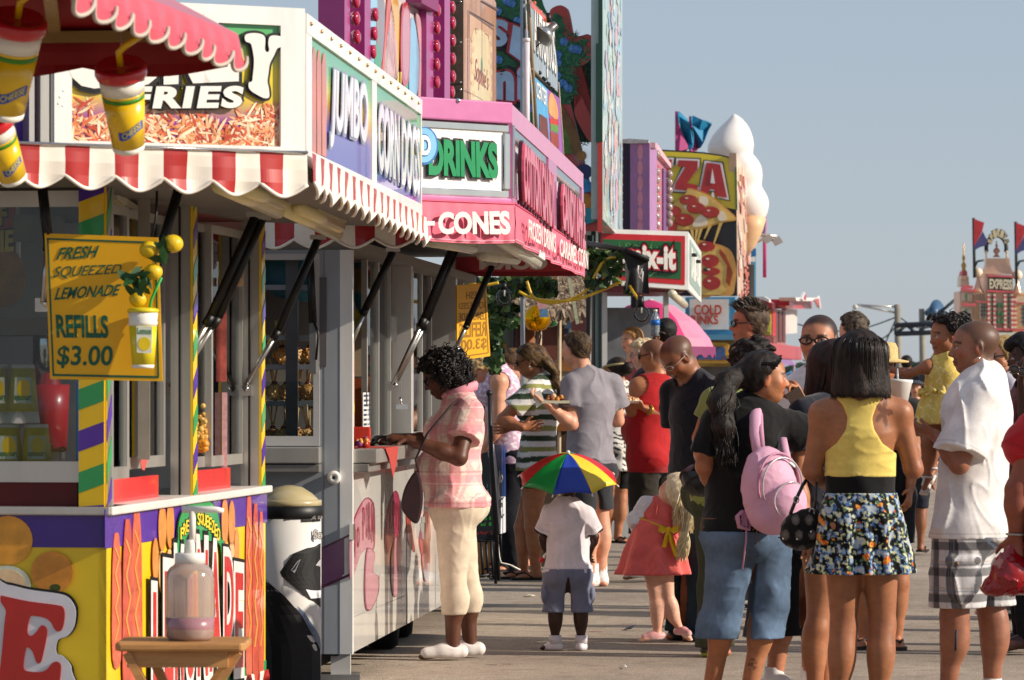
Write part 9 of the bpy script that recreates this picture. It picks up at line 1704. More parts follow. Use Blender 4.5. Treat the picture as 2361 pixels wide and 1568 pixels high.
 v,f=sdf_mesh(q_,.006,folds(.006,7,2));mesh_obj('pack_body',v,f,t,pk)
 rim=[Vector(C+R@np.array((.12*math.cos(a),-.066-.02*math.sin(a),.012+.125*math.sin(a))))for a in[math.pi*(-.12+1.24*i/20)for i in range(21)]];mb=MB();mb.tube(rim,.005,sv,6);mb.build('piping',t)
 mb=MB();mb.tube([Vector(C+R@np.array((.095*math.cos(a)+.01,-.118+.03*abs(math.cos(a)),-.06+.085*math.sin(a))))for a in[math.pi*(-.3+1.6*i/20)for i in range(21)]],.005,sv,6);mb.build('pocket_piping',t)
 mb=MB();mb.tube([Vector(C+R@np.array((.125*math.cos(a),-.045-.02*math.sin(a),.02+.14*math.sin(a))))for a in[math.pi*(-.1+1.2*i/20)for i in range(21)]],.006,pd,6);mb.build('zip',t)
 mb=MB();mb.tube([P(1745,936,d-.06),P(1741,960,d-.13),P(1741,1000,d-.17),P(1748,1040,d-.22)],.026,pk,8,flat=.4);mb.tube([P(1752,936,d-.07),P(1754,985,d-.16),P(1758,1035,d-.22)],.012,pd,6,flat=.5);mb.tube([P(1806,1010,d-.1),P(1812,1040,d-.15),P(1820,1072,d-.2)],.016,pk,8,flat=.4);mb.build('shoulder_strap',t)
 mb=MB();mb.tube([P(1740,1195,d-.24),P(1712,1178,d-.28),P(1700,1190,d-.3),P(1704,1215,d-.3),P(1728,1222,d-.3),P(1726,1200,d-.28)],.016,pd,6,flat=.3);mb.tube([P(1722,1195,d-.29),P(1720,1250,d-.29),P(1712,1312,d-.27)],.013,pd,6,flat=.3);mb.box(P(1726,1195,d-.27),(.03,0,0),(0,.02,0),(0,0,.035),pd);mb.build('loose_strap',t)
 mb=MB();a=C+R@np.array((.075,-.06,.10));mb.box(Vector(a),tuple(ux*.02),tuple(uy*.006),tuple(uz*.012),STEEL);mb.build('zip_pull',t)
woman_black()
def woman_yellow():
 d=16.1;p=Person('woman in a yellow racerback top and floral mini skirt with dark bobbed hair',d,1985,(0,1),1.66,'tan',True,1.0,hs=.232,h=.006);p.face((.05,1),0);p.skin='#9c6646'
 p.set(head=(1983,836,0),neck=(1985,912,-.02),chest=(1984,985,0),waist=(1984,1085,0),pelvis=(1984,1185,0),shL=(1897,955,0),shR=(2072,952,0),elL=(1872,1085,.02),wrL=(1920,1125,.22),elR=(2106,1082,.02),wrR=(2082,975,.22),hipL=(1945,1215,0),hipR=(2026,1215,0),knL=(1946,1446,.02),knR=(2034,1444,.02),anL=(1928,1655,.0),anR=(2022,1658,0),toeL=(1915,1680,.1),toeR=(2040,1680,.12));fixfeet(p);p.hands=dict(R=dict(dirn=(-.25,0,1),palm=(-1,.1,.1),curl=.9),L=dict(curl=.5));p.prep()
 def tat(v,c):
  q=v-spx(2038,950,d-.1);u_,w_=q[:,0]/.038,q[:,2]/.062;rr=np.sqrt(u_**2+w_**2);an=np.arctan2(w_,u_);m=(v[:,1]<p.J['chest'][1]+.02)&(rr<.75+.35*np.cos(an*5));c[m]*=.42;m2=m&(np.mod(rr*3,1)<.35);c[m2]*=np.array([1.25,.9,.9])
  q=v-spx(1922,915,d-.08);m=(np.abs(q[:,0])<.05)&(np.abs(q[:,2]+q[:,0]*.25)<.012)&(sinfield(v,45,2)>.1);c[m]*=.45;return c
 p.body(paint=tat)
 t_=.012;J=p.J;yel='#dcc468';c_=J['chest']
 pr=[cap(J['waist']-V(0,0,.03),J['waist']+(c_-J['waist'])*.62,.152,.150,.03,(p.f,.74)),cap(J['waist']+(c_-J['waist'])*.55,c_+V(0,0,.0),.152,.150,.03,(p.f,.72))]
 pr+=[ellp(q.a,tuple(np.array(q.ra)+t_),.03)for q in p.tor if q.kind=='ell' and q.a[2]>J['waist'][2]]
 for s_ in(-1,1):pr.append(ellp(c_+p.r*s_*.155+V(0,-.07,.075),(.085,.17,.115),.01,op='s'))
 pr.append(cap(c_+V(0,-.075,0),J['neck']+V(0,-.062,-.055),.062,.058,.03,(p.f,.55)))
 for s_ in(-1,1):pr.append(cap(J['neck']+V(s_*.02,-.06,-.07),J['neck']+V(s_*.085,-.015,-.005),.022,.022,.03,(p.f,.8)))
 pr=[q.copy(t_,k=q.k)for q in p.tor if q.a[2]>J['waist'][2]-.2]+[cap(J['neck']+V(0,.0,-.03),J['neck']+V(0,0,.03),.062,.06,.03)]
 msk=poly_mask([(1899,1110),(1897,1046),(1925,1022),(1946,990),(1950,962),(1940,935),(1915,905),(1930,895),(1952,912),(1978,924),(2008,912),(2028,893),(2042,905),(2016,935),(2006,965),(2010,990),(2030,1022),(2066,1046),(2064,1110)],d)
 p.cloth('tank_top',pr,lambda v:C3(yel)[None]*(1+.04*sinfield(v,12,3)[:,None]),folds(.006,5,5,(.5,.5,2.2)),[((0,0,p.pix(0,1100)[2]),(0,0,-1))],gmask=msk)
 z=lambda y:p.pix(0,y)[2]/p.H
 p.skirt('#0c0c0d',z(1094),z(1140),.142,.150,.0,3,'waistband',.74)
 def floral(v):
  c=np.tile(C3('#08080a'),(len(v),1));n1=sinfield(v,20,3);n2=sinfield(v,36,5);n3=sinfield(v,13,8);n4=sinfield(v,60,12)
  c[(n1>.15)&(n4>-.3)]=C3('#4a6a9a');c[(n1>.35)&(n2>-.1)]=C3('#8aa8c0');c[(n2>.62)&(n3<.4)]=C3('#c9c9a0');c[(n1>1.1)]=C3('#a9b0b8');m=(n3>.95)&(n1<.5);c[m]=C3('#d8963a');c[m&(n4>.2)]=C3('#c8481c');c[(n1<-.9)&(n2>0)]=C3('#5a7a58');return c
 o=p.skirt(floral,z(1136),z(1322),.150,.232,.017,11,'mini_skirt',.80,m=CLOTHM,h=.0045)
 p.flipflops('#1a1614')
 L,q=p.hl,p.hs
 p.hair('#120c09',.05,lambda x,y:np.interp(y,[-.6,-.1,.05,.2,.3,.45],[-.75,-.75,-.6,.1,.34,.46]),extra=[cap(L(0,-.2,.1),L(0,-.2,-.50),.112,.125,.04,(p.f,.85),cut=[(L(0,0,-.60),-p.hu)])],col2='#4a3428',hi=.3,disp=lambda P_:.0025*sinfield(P_,30,2,(1,1,.06)))
 r=random.Random(12);hm=[mat(c,.36,var=.25,spec=.35)for c in('#0e0907','#1a120e','#2a1c15','#140d0a')];paths=[]
 for k in range(900):
  a=r.uniform(-math.pi*.98,math.pi*.02)if k%5 else r.uniform(0,6.28);top_=L(.06*math.cos(a),-.05+.06*math.sin(a),.53);rr=r.uniform(.96,1.03);m1=L(.40*math.cos(a)*rr,-.10+.47*math.sin(a)*rr,.34);m2=L(.45*math.cos(a)*rr,-.14+.47*math.sin(a)*rr,-.05);e_=L(.52*math.cos(a)*rr+r.uniform(-.02,.02),-.17+.46*math.sin(a)*rr,-.60+r.uniform(-.05,.05));paths.append([np.array(v)for v in bez([tuple(top_),tuple(m1),tuple(m2),tuple(e_)],4,False)])
 for k in range(90):
  a=r.uniform(0,6.28);rr=r.uniform(1.05,1.16);paths.append([np.array(v)for v in bez([tuple(L(.1*math.cos(a),-.05+.1*math.sin(a),.54)),tuple(L(.42*math.cos(a)*rr,-.10+.49*math.sin(a)*rr,.36)),tuple(L(.47*math.cos(a)*rr,-.14+.48*math.sin(a)*rr,r.uniform(-.3,.1)))],4,False)])
 strands(paths,.003,hm,p.root)
 t=thing('foam_cup','big white foam cup with a clear straw beside the dark bobbed hair','cup',P(2072,935,d+.25));s_=(d+.25)/F0;b=P(2066,940,d+.26);mb=MB();mb.lathe(b,[(24*s_,0),(33*s_,58*s_),(35*s_,60*s_),(35*s_,66*s_),(31*s_,66*s_)],mat('#e2dfda',.5),(.06,0,1),28);mb.build('cup_body',t);mb=MB();mb.tube([b+Vector((.01,0,40*s_)),P(2069,850,d+.25)],.004,mat('#dfe4e8',.15,trans=.5),7);mb.build('straw',t)
 t=thing('handbag','grey and black oval patterned handbag hanging beside the floral skirt','handbag',P(1848,1258,d+.05));C=spx(1848,1215,d+.02);v,f=sdf_mesh([ellp(C+V(0,0,-.02),(.085,.05,.065),.03),cap(C+V(-.03,0,.0),C+V(.04,0,.03),.05,.05,.03),ellp(C+V(0,0,-.05),(.09,.055,.04),.03)],.005,folds(.006,9,3));
 def ovals(v):
  q=(v-C);u_=q[:,0]/.056+.25*np.floor(q[:,2]/.064);w_=q[:,2]/.064;a=np.mod(u_,1)-.5;b_=np.mod(w_,1)-.5;rr=np.sqrt((a/.40)**2+(b_/.46)**2);c=np.tile(C3('#57504b'),(len(v),1));c[(rr>.72)]=C3('#0d0c0d');c[(rr<.35)]=C3('#6a635d');return c
 mesh_obj('pouch',v,f,t,CLOTHM,ovals(v));mb=MB();bk=mat('#0c0b0c',.35,coat=.3);mb.tube([P(1875,1200,d+.02),P(1882,1140,d+.04),P(1884,1080,d+.05),P(1895,1010,d+.06),P(1905,960,d+.04)],.011,bk,7,flat=.5);mb.tube([P(1822,1185,d),P(1836,1150,d+.02),P(1850,1120,d+.05),P(1870,1090,d+.06)],.008,bk,7);mb.build('strap',t);mb=MB()
 for x,y in((1836,1152),(1872,1180)):mb.tube([P(x+6*math.cos(a),y+8*math.sin(a),d-.02)for a in[i*.7 for i in range(10)]],.003,STEEL,5)
 for x,y in((1806,1242),(1838,1243),(1870,1226)):mb.ball(P(x,y,d-.045),.005,CHROME,8)
 mb.build('metal_fitting',t)
woman_yellow()
def man_white():
 d=17.7;p=Person('bald man in a big white T-shirt and plaid cargo shorts carrying a baby',d,2240,(-.95,.3),1.77,'#96634a',False,1.12,hs=.252,h=.006);p.face((-1,-.08),-2)
 p.set(head=(2244,802,0),neck=(2272,872,0),chest=(2252,960,0),waist=(2238,1085,0),pelvis=(2232,1200,0),shL=(2262,925,-.17),shR=(2262,920,.17),elL=(2212,1070,-.24),wrL=(2158,1005,-.12),elR=(2215,1045,.26),wrR=(2150,1000,.1),hipL=(2220,1230,-.10),hipR=(2250,1230,.10),knL=(2200,1420,-.08),knR=(2288,1420,.1),anL=(2186,1588,-.06),anR=(2288,1580,.1),toeL=(2160,1606,-.16),toeR=(2268,1598,.02));fixfeet(p);p.hands=dict(L=dict(dirn=(-.85,.3,.35),palm=(.2,.3,1),curl=.5),R=dict(dirn=(-.9,-.4,.1),palm=(0,0,1),curl=.5));p.prep()
 p.body(cols_kw=dict(haircol='#543a2c',hairline=lambda y:p.hl_short(0,y)-.0,lip='#7a4a3c',beard=(lambda x,y,z:(y>.25)&(np.abs(z+.20)<.022)&(np.abs(x)<.14),'#20140e',.6)))
 p.top('#dad5d2',.028,.425,.85,.045,.066,.035,disp=folds(.016,3.,12,(1,1,.6)),extra=[cap(p.J['chest']-p.f*.02,p.J['pelvis']-p.f*.03,.175,.185,.06,(p.f,.8))])
 org=p.J['pelvis']
 def pl(v):return plaid(v,org,nrm(p.f*.9+p.r*.45),'#c9c6c6',[(.10,.1,.40,'#15161f',.8,'x'),(.12,.15,.34,'#15161f',.72,'z'),(.12,.70,.05,'#5f6f86',.6,'x'),(.12,.80,.04,'#8a7a66',.6,'x'),(.12,.72,.05,'#5f6f86',.6,'z'),(.12,.62,.03,'#8a7a66',.5,'z'),(.04,.3,.10,'#6a6a74',.25,'x')],1,1,1)
 kk=p.J['knL']*.5+p.J['hipL']*.5;p.pants(pl,.245,.022,.03,.43,'cargo_shorts',loose=.038,disp=folds(.012,4,3,(1,1,.6)),m=CLOTHM,extra=[ellp(kk+V(.0,-.125,-.02),(.085,.03,.10),.01),ellp(kk+V(.0,-.13,.07),(.09,.03,.03),.006)])
 p.shoes('#d0cccb','#b8b4b2',hgt=.09);mb=MB();mb.ball(Vector(p.hl(-.37,-.02,-.19)),.008,CHROME,10);mb.ball(Vector(p.hl(.37,-.02,-.19)),.008,CHROME,10);mb.build('earring',p.root)
 mb=MB();mb.tube([Vector(p.pix(2205,1452,-.2)),Vector(p.pix(2203,1500,-.2))],.006,mat('#2e2f3a',.7),6);mb.build('drawstring',p.root)
 mb=MB();mb.ball(Vector(p.pix(2206,1300,-.335)),.012,mat('#5a4a3a',.4),8);mb.build('button',p.root)
man_white()
def baby():
 d=18.0;p=Person('baby girl in a yellow sundress carried on the arm of the man in white',d,2180,(-.95,-.25),.82,'brown',True,1.0,hs=.192,h=.006,base_z=.93,sh=.10);p.face((-.95,-.32),-4)
 p.set(head=(2182,775,0),neck=(2180,818,.02),chest=(2178,858,.02),waist=(2176,905,.03),pelvis=(2178,950,.04),shL=(2140,845,-.02),shR=(2212,840,.06),elL=(2095,862,.0),wrL=(2050,852,.03),elR=(2250,845,.12),wrR=(2286,838,.16),hipL=(2165,970,.0),hipR=(2192,970,.08),knL=(2140,1020,-.02),knR=(2150,1010,.12),anL=(2138,1100,-.02),anR=(2150,1080,.12),toeL=(2130,1128,-.05),toeR=(2140,1105,.08));p.hands=dict(L=dict(size=.085,curl=.3),R=dict(size=.10,dirn=(.9,-.3,.1),palm=(.3,.9,0),curl=.8));p.skin='#9a6446';p.prep()
 p.body(head_kw=dict(child=True,fat=.4),cols_kw=dict(haircol='#120b08',hairline=lambda y:p.hl_short(0,y)+.02,lip='#a05a50'))
 yl=lambda v:np.where((np.abs(sinfield(v,15,3))<.12)[:,None],C3('#eee0a4')[None],C3('#dcc264')[None])
 J=p.J;p.cloth('dress_bodice',[cap(J['waist'],J['chest'],.098,.10,.03,(p.f,.85)),cap(J['chest'],J['chest']*.4+J['neck']*.6,.10,.075,.03,(p.f,.85)),cap(J['shL']*.6+J['neck']*.4+V(0,-.02,.0),J['chest']+V(-.05,-.05,0),.026,.03,.02)],yl,folds(.006,9,3))
 p.cloth('dress_skirt',[cap(J['waist'],J['pelvis']+V(0,-.02,-.05),.10,.165,.03,(p.f,.9))],yl,lambda P_:-.012*np.sin(np.arctan2(P_[:,1]-J['waist'][1],P_[:,0]-J['waist'][0])*10)-.004*sinfield(P_,9,2),[((0,0,p.pix(0,978)[2]),(0,0,-1))])
 mb=MB();m_=mat('#dfc870',.8,var=.1)
 for k in range(22):
  a=k*.6;c=Vector(J['waist'])+Vector((math.cos(a)*.11,math.sin(a)*.095,.012*math.sin(k*2.1)));mb.ball(c,.018,m_,7,(1,1,.7))
 mb.build('ruffle',p.root)
 p.hair('#100a08',.06,Person.hl_short,col2='#4a3428',hi=.35,disp=lambda P_:.008*sinfield(P_,20,2));r=random.Random(4);hm=mat('#120b08',.4,var=.2);paths=[];L=p.hl
 for k in range(150):
  th=r.uniform(0,6.28);z=r.uniform(.05,.5);c=L(.38*math.cos(th),-.1+.44*math.sin(th),z)
  if math.sin(th)>.3 and z<.35:continue
  n=nrm(c-L(0,-.1,.1));a1=nrm(np.cross(n,V(.2,.3,.9)));a2=np.cross(n,a1);paths.append([c+n*(.008+.012*math.sin(t*.5))+a1*.016*math.cos(t*.9)+a2*.016*math.sin(t*.9)for t in range(8)])
 for sx in(-.30,.34):paths+=[[L(sx,-.05,.5)+V(.012*math.cos(t*.9),.01*math.sin(t),.006*t)for t in range(7)]for k in range(1)]
 strands(paths,.004,hm,p.root,'hair_curls')
 for q in 'RL':
  mb=MB();a,t_=J['an'+q],J['toe'+q];wm=mat('#c9c4c0',.4,coat=.3);mb.tube([Vector(a)+Vector((0,0,-.035)),Vector(t_)+Vector((0,0,-.022))],[.022,.026],wm,8,flat=.5);mb.tube([Vector(a)+Vector((.024*math.cos(b),.024*math.sin(b),.0))for b in[i*.5 for i in range(14)]],.006,wm,6)
  for k in range(5):mb.ball(Vector(a).lerp(Vector(t_),.3+.13*k)+Vector((-.012,-.022,.012)),.006,CHROME,7)
  mb.build('sandal',p.root)
baby()
def group_rest():
# man with black framed glasses
 d=18.2;p=Person('man with black framed glasses in a white T-shirt facing the camera, mouth open',d,1905,(-.3,-1),1.82,'light',False,1.05,hs=.252,h=.006);p.face((-.35,-1),-2);p.skin='#b57a5c'
 p.set(head=(1888,786,0),neck=(1898,862,.03),chest=(1902,940,0),waist=(1895,1050,0),pelvis=(1880,1150,0),shR=(1822,908,.06),shL=(1975,905,-.02),elR=(1812,1020,.1),wrR=(1830,1110,0),anR=(1785,1548,0),anL=(1868,1548,.1),toeR=(1835,1585,-.18),toeL=(1890,1585,-.1),knR=(1810,1370,-.02),knL=(1875,1370,.02));fixfeet(p);p.prep()
 p.body(cols_kw=dict(haircol='#0c0807',hairline=lambda y:p.hl_short(0,y)-.05,lip='#8f5248',beard=(lambda x,y,z:(y>.12)&(z<-.38)&(np.abs(x)<.12)|((y>.2)&(np.abs(z+.19)<.012)&(np.abs(x)<.11)),'#1a100c',.7)))
 p.top('#d3d0d4',.018,.45,.7,.03,.07,.02);p.pants('#0c0c0e',.15,.02,.04,.57,'long_shorts',loose=.04,m=CLOTHM);p.shoes('#dcd8d4','#cfcac6',hgt=.11);p.glasses('#0d0b0b',None,.032,.125,.068,.40)
 d=17.45;p=Person('woman with long dark red brown hair half hidden behind the yellow top',d,1895,(.5,-.3),1.64,'tan',True,.95,hs=.232,h=.007);p.face((.75,-.35),-8);p.set(head=(1948,852,0),neck=(1940,915,.02),anL=(1878,1640,0),anR=(1898,1635,.1),knL=(1884,1450,0),knR=(1905,1445,.08),toeL=(1888,1660,-.1),toeR=(1910,1655,0));fixfeet(p);p.prep();p.body(cols_kw=dict());p.top('#20242e',.014,.48,.6);p.pants('#1f2736',.40,.014,.02,.58,'denim_shorts');p.flipflops()
 L,q=p.hl,p.hs;p.hair('#1a0c08',.03,Person.hl_long,extra=[cap(L(0,-.35,.1),L(-.1,-.45,-.9),.1,.08,.05),cap(L(.25,-.05,.1),L(.22,-.0,-.75),.06,.05,.04),cap(L(-.28,-.05,.1),L(-.35,.0,-.8),.06,.05,.04)],col2='#4a2018',hi=.4,disp=lambda P_:.003*sinfield(P_,22,2,(1,1,.25)))
 r=random.Random(2);hm=[mat(c,.42,var=.2,spec=.3)for c in('#1a0c08','#2a120c','#120806')];paths=[]
 for k in range(260):
  a=r.uniform(0,6.28);pts=[L(.1*math.cos(a),-.05+.1*math.sin(a),.52),L(.42*math.cos(a),-.12+.44*math.sin(a),.25),L(.46*math.cos(a),-.15+.42*math.sin(a),-.3),L(.46*math.cos(a)+r.uniform(-.06,.06),-.2+.4*math.sin(a),-.85+r.uniform(-.1,.1))]
  if math.sin(a)>.55:continue
  paths.append([np.array(v)for v in bez([tuple(v)for v in pts],4,False)])
 strands(paths,.0035,hm,p.root)
 d=21.2;p=Person('person in a straw hat, black top and denim shorts behind the yellow top',d,2032,(.15,-1),1.62,'tan',True,1.05,hs=.23,h=.008);p.face((.2,-1),-4);p.set(head=(2030,850,0),anL=(2066,1472,0),anR=(1992,1468,.05),knL=(2072,1345,0),knR=(2000,1345,.03),toeL=(2075,1488,-.14),toeR=(1978,1488,-.1),elL=(2108,1040,.02),wrL=(2098,1130,-.12));fixfeet(p);p.prep();p.body();p.top('#0e0e10',.016,.45,.6);p.pants('#23262c',.36,.016,.02,.57,'denim_shorts',loose=.01);p.flipflops('#2a2422');p.hair('#1a110c',.05,Person.hl_long)
 t=thing('straw_hat','pale straw hat showing beside the dark bob and the baby\'s arm','hat',Vector(p.hl(0,0,.3)));st=mat('#c9ae74',.8,var=.25,vs=60,bump=.4,bs=150);mb=MB();mb.lathe(Vector(p.hl(0,-.03,.18)),[(.155,-.01),(.16,0),(.1,.012),(.098,.07),(.085,.1),(.001,.11)],st,n=32);mb.build('hat_crown',t)
 d=25.;p=Person('tall man with spiky hair and dark sunglasses looking left above the crowd',d,1735,(-1,-.1),1.97,'light',False,1.08,hs=.262,h=.0075);p.face((-1,-.05),0);p.set(head=(1724,748,0),neck=(1740,800,0));p.skin='#a8664a';p.prep();p.body(cols_kw=dict(haircol='#2a1c12',hairline=p.hl_short));p.top('#2a2e3a',.018,.47,.6);p.pants('#2f3440',.0);p.shoes('#2a2622')
 p.hair('#2a1c12',.055,Person.hl_short,col2='#7a6048',hi=.5,disp=lambda P_:.002*sinfield(P_,45,2));r=random.Random(6);L=p.hl;paths=[]
 for k in range(420):
  th=r.uniform(0,6.28);ph=r.uniform(0,1.25);n=V(math.sin(ph)*math.cos(th)*.36,math.sin(ph)*math.sin(th)*.46-.07,.15+.40*math.cos(ph));c=L(*n)
  if n[1]>.2 and n[2]<.36:continue
  u_=nrm(c-L(0,-.1,-.05));paths.append([c-u_*.01,c+u_*.02,c+u_*.035+V(-.015,0,.006)+V(r.uniform(-.01,.01),r.uniform(-.01,.01),0)])
 strands(paths,.004,[mat('#2a1c12',.4),mat('#5a4430',.4),mat('#150e0a',.4)],p.root);p.glasses('#0b0a0a','#0d0b0a',.035,.13,.075)
 d=26.8;p=Person('brown haired person seen from behind above the dark bobbed hair',d,1968,(-.5,.85),1.96,'light',False,1.,hs=.235,h=.009);p.face((-.7,.7),-6);p.set(head=(1965,762,0),neck=(1972,810,0));p.prep();p.body(cols_kw=dict(haircol='#2a2018',hairline=p.hl_short));p.top('#50525a',.016,.47,.6);p.pants('#33363c',.0);p.shoes('#2a2622');p.hair('#2a2018',.06,Person.hl_short,col2='#80705c',hi=.5,disp=lambda P_:.008*sinfield(P_,28,2))
 d=30.;p=Person('woman in dark sunglasses peeking out below the tall man',d,1712,(-.35,-1),1.66,'light',True,1.,hs=.235,h=.010);p.face((-.3,-1),-4);p.set(head=(1706,822,0),neck=(1710,862,0));p.prep();p.body(cols_kw=dict(lip='#b0605a'));p.top('#6a5a60',.016,.47,.6);p.pants('#3a3c44',.0);p.shoes('#554a44');p.hair('#2a1a12',.05,Person.hl_long,col2='#7a5a3c');p.glasses('#0c0a0a','#0d0a0a',.035,.14,.09)
 d=20.6;p=Person('curly haired person in olive jeans with a black handbag behind the ponytail',d,1660,(.9,.3),1.72,'tan',True,1.05,hs=.235,h=.0075);p.face((.9,.3),-4);p.set(head=(1742,838,0),neck=(1722,890,0),chest=(1680,960,0),waist=(1662,1050,0),pelvis=(1655,1125,0),shL=(1690,920,.1),shR=(1645,925,-.12),elR=(1615,1010,-.08),wrR=(1625,1095,-.1),hipL=(1660,1150,.06),hipR=(1645,1150,-.06),knL=(1662,1310,.06),knR=(1648,1310,-.06),anL=(1655,1465,.05),anR=(1638,1470,-.05),toeL=(1675,1480,0),toeR=(1650,1488,-.12));fixfeet(p);p.prep();p.body(cols_kw=dict(haircol='#100a08',hairline=p.hl_short));p.top('#7f8a4a',.014,.47,.5);p.pants('#3f4434',.03,.016,.02,.58,'jeans',loose=.015);p.shoes('#2a2c26','#9aa83a');p.hair('#100a08',.08,Person.hl_short,col2='#3a2a20',disp=lambda P_:.016*sinfield(P_,18,2))
 t=thing('handbag','black soft handbag with gold buckle hanging left of the black T-shirt','handbag',P(1606,1150,19.2));C=spx(1612,1112,19.6);v,f=sdf_mesh([ellp(C,(.085,.06,.075),.03),cap(C+V(-.04,0,.03),C+V(.09,0,-.04),.045,.05,.04),cap(C+V(.03,0,.06),C+V(.08,0,.04),.03,.03,.03)],.007,folds(.009,8,2));mesh_obj('pouch',v,f,t,mat('#0c0b0b',.4,coat=.2));mb=MB();gd=mat('#b9923c',.25,metal=.9);b=P(1622,1090,19.52);mb.tube([b+Vector((x,0,z))for x,z in((-.02,-.02),(-.02,.02),(.02,.02),(.02,-.02),(-.02,-.02))],.004,gd,6);mb.build('buckle',t);mb=MB();mb.tube([P(1600,1082,19.55),P(1630,1020,19.6),P(1655,960,19.7)],.012,mat('#0c0b0b',.4),7);mb.build('strap',t)
 d=24.;p=Person('blonde woman with sunglasses behind the bald man in white',d,2318,(-.9,-.35),1.68,'light',True,1.,hs=.235,h=.009);p.face((-.95,-.3),-4);p.set(head=(2310,822,0),neck=(2325,868,0));p.prep();p.body();p.top('#c9c9d2',.016,.47,.6);p.pants('#3a3c44',.0);p.shoes('#554a44');p.hair('#8a6a38',.075,Person.hl_long,col2='#dcc080',hi=.6,extra=[cap(p.hl(0,-.35,0),p.hl(0,-.38,-.55),.07,.05,.04)]);p.glasses('#15110f','#0f0c0b',.035,.14,.085)
 d=20.8;p=Person('dark skinned woman with black hair holding sunglasses at the right photo edge',d,2360,(-1,0),1.68,'darker',True,1.1,hs=.235,h=.0075);p.face((-1,-.1),-4);p.set(head=(2364,826,0),neck=(2380,880,0),shL=(2390,915,-.15),elL=(2372,985,-.3),wrL=(2356,880,-.32));p.hands=dict(L=dict(dirn=(-.2,0,1),palm=(1,0,0),curl=.8));p.prep();p.body(cols_kw=dict(haircol='#0a0706',hairline=p.hl_short));p.top('#5a2c30',.016,.47,.6);p.pants('#17181c',.03,.016);p.shoes('#3a1c18','#3a1c18');p.hair('#0a0706',.07,Person.hl_long,col2='#2a2020',extra=[cap(p.hl(0,.1,.4),p.hl(0,.32,.32),.05,.04,.03)])
 t=thing('sunglasses','brown sunglasses held up by the woman at the right photo edge','sunglasses',P(2348,858,20.4));mb=MB();br=mat('#3a2418',.2,coat=.6)
 for k in(0,1):c=P(2338+k*18,852+k*5,20.35);mb.ball(c,.026,mat('#1c120c',.06,coat=1.),12,(1,.3,.85));mb.tube([c+Vector((.027*math.cos(a),-.004,.023*math.sin(a)))for a in[i*.45 for i in range(15)]],.005,br,6)
 mb.build('frame',t)
 d=15.4;p=Person('person in a red T-shirt cut off by the right photo edge, bare arm hanging',d,2440,(-1,.2),1.7,'brown',True,1.25,hs=.235,h=.0075);p.face((-1,.1),0);p.skin='#8a4a34';p.set(shL=(2405,985,-.1),elL=(2345,1130,-.12),wrL=(2342,1238,-.12));p.hands=dict(L=dict(dirn=(-.15,0,-1),palm=(.3,1,0),curl=1.0));p.prep();p.body(cols_kw=dict(haircol='#120c0a',hairline=p.hl_short));p.top('#b01c24',.018,.47,.5);p.pants('#22242c',.03,.016);p.shoes('#3a2a28');p.hair('#140d0a',.05);ring(p.J['wrL']+V(0,0,.01),p.J['wrL']-p.J['elL'],.036,.005,mat('#a89a90',.3,metal=.6),'bracelet',p.root)
 t=thing('plastic_bag','translucent red plastic bag held at the right photo edge','bag',P(2320,1365,15.3));b0=spx(2334,1262,15.28);pr=[cap(b0,spx(2325,1310,15.28),.02,.055,.03),cap(spx(2330,1320,15.28),spx(2272,1358,15.28),.06,.012,.04),cap(spx(2335,1325,15.28),spx(2400,1345,15.3),.07,.05,.04),cap(spx(2290,1352,15.28),spx(2380,1345,15.3),.03,.045,.03)];v,f=sdf_mesh(pr,.006,folds(.010,9,3,(1,1,1)));mesh_obj('bag_body',v,f,t,mat('#8a0c14',.25,coat=.4,var=.2,vs=12))
 d=33.;p=Person('child in a dark strappy top between the cup and the baby',d,2104,(.3,1),1.34,'brown',True,1.,hs=.21,h=.011);p.face((.2,1),0);p.prep();p.body(cols_kw=dict(haircol='#120c0a',hairline=p.hl_short));p.top('#17181c',.014,.45,0,armhole=(.07,.045));p.pants('#2a2c34',.3,.014);p.flipflops();p.hair('#120c0a',.05,Person.hl_long)
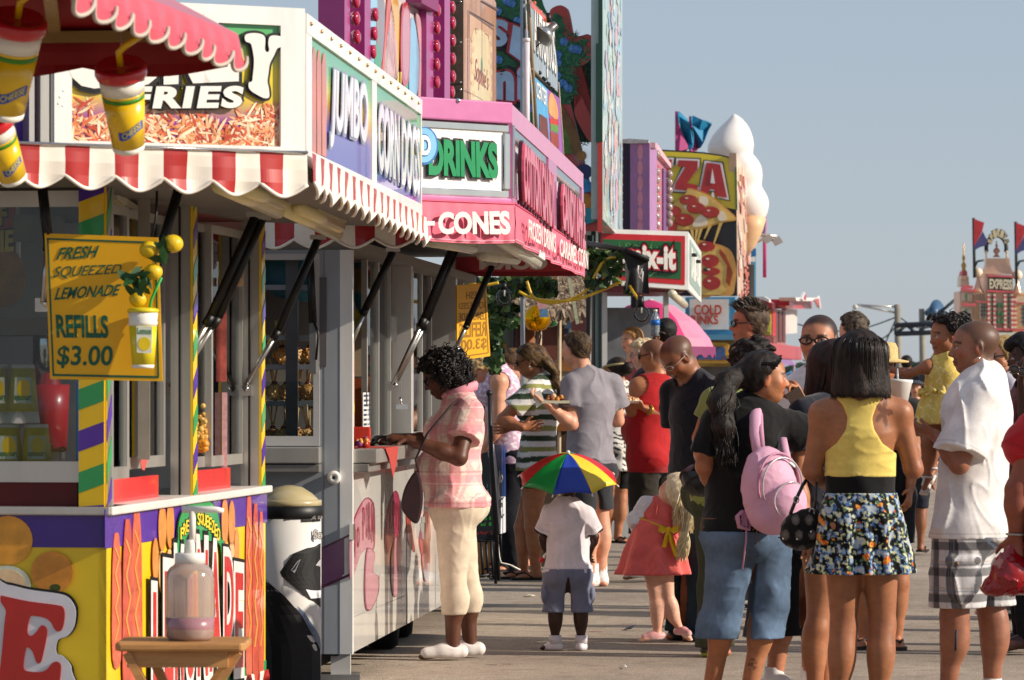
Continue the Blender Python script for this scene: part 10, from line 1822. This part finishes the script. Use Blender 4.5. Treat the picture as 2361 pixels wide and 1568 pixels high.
 far=[('boy in a dark cap facing the camera far behind the foam cup',2111,52,1.52,(-.1,-1),'light','#5a6478','#3a3a40'),('dark haired man standing far off above the baby\'s arm',2090,62,1.94,(.2,1),'brown','#2a2c34','#2a2c34'),('person in a red shirt far off to the left of the cap boy',2086,66,1.66,(0,-1),'tan','#8a2a30','#3a3c44'),('person in a dark shirt far off to the right of the cap boy',2131,60,1.7,(.3,1),'brown','#22242c','#2a2c34'),('person in a white shirt far off beside the white T-shirt man',2150,70,1.66,(-.4,-1),'light','#c9c6c6','#3a3c48'),('person in a pale top far off beside the man with glasses',1944,80,1.7,(0,-1),'light','#b0a8a0','#3a3c48'),('person in blue far off between the red stand and the man with glasses',1822,85,1.72,(.2,-1),'tan','#4a6a9a','#33363c'),('person in a purple top far off right of the purple roofed stall',1846,78,1.6,(.4,1),'brown','#6a4a80','#22242a')]
 for lab,x,d,H,f_,sk,c1,c2 in far:
  p=Person(lab,d,x,f_,H,sk,False,1.,h=.016,grp='people far down the aisle');p.face(f_,0);p.prep();p.body(cols_kw=dict(haircol='#1a120e',hairline=p.hl_short),hands=False);p.top(c1,.02,.47,.6);p.pants(c2,.03,.018)
  p.hair('#1a120e' if 'cap' not in lab else '#3a4048',.05)
  if 'cap' in lab:mb=MB();mb.lathe(Vector(p.hl(0,.1,.3)),[(.1,0),(.13,.005),(.1,.02),(.05,.05)],mat('#3a4048',.7),n=16);mb.build('cap_brim',p.root)
group_rest()
def passers_by():
 for lab,x,d,H,f_,c1,c2 in(('person in a beige shirt walking just outside the right photo edge',2520,22.6,1.76,(0,1),'#a8987c','#3a4252'),('person in a dark green shirt walking farther outside the right photo edge',2640,21.3,1.7,(.3,1),'#2f4a3a','#5a5248'),('person in a blue shirt walking outside the right photo edge, third from it',2700,23.6,1.8,(-.2,1),'#3a5a8a','#2a2c34')):
  p=Person(lab,d,x,f_,H,'tan',False,1.,h=.014);p.face(f_,0);p.prep();p.body(cols_kw=dict(haircol='#1a120e',hairline=p.hl_short),hands=False);p.top(c1,.02,.47,.6);p.pants(c2,.03,.018);p.hair('#1a120e',.05)
passers_by()
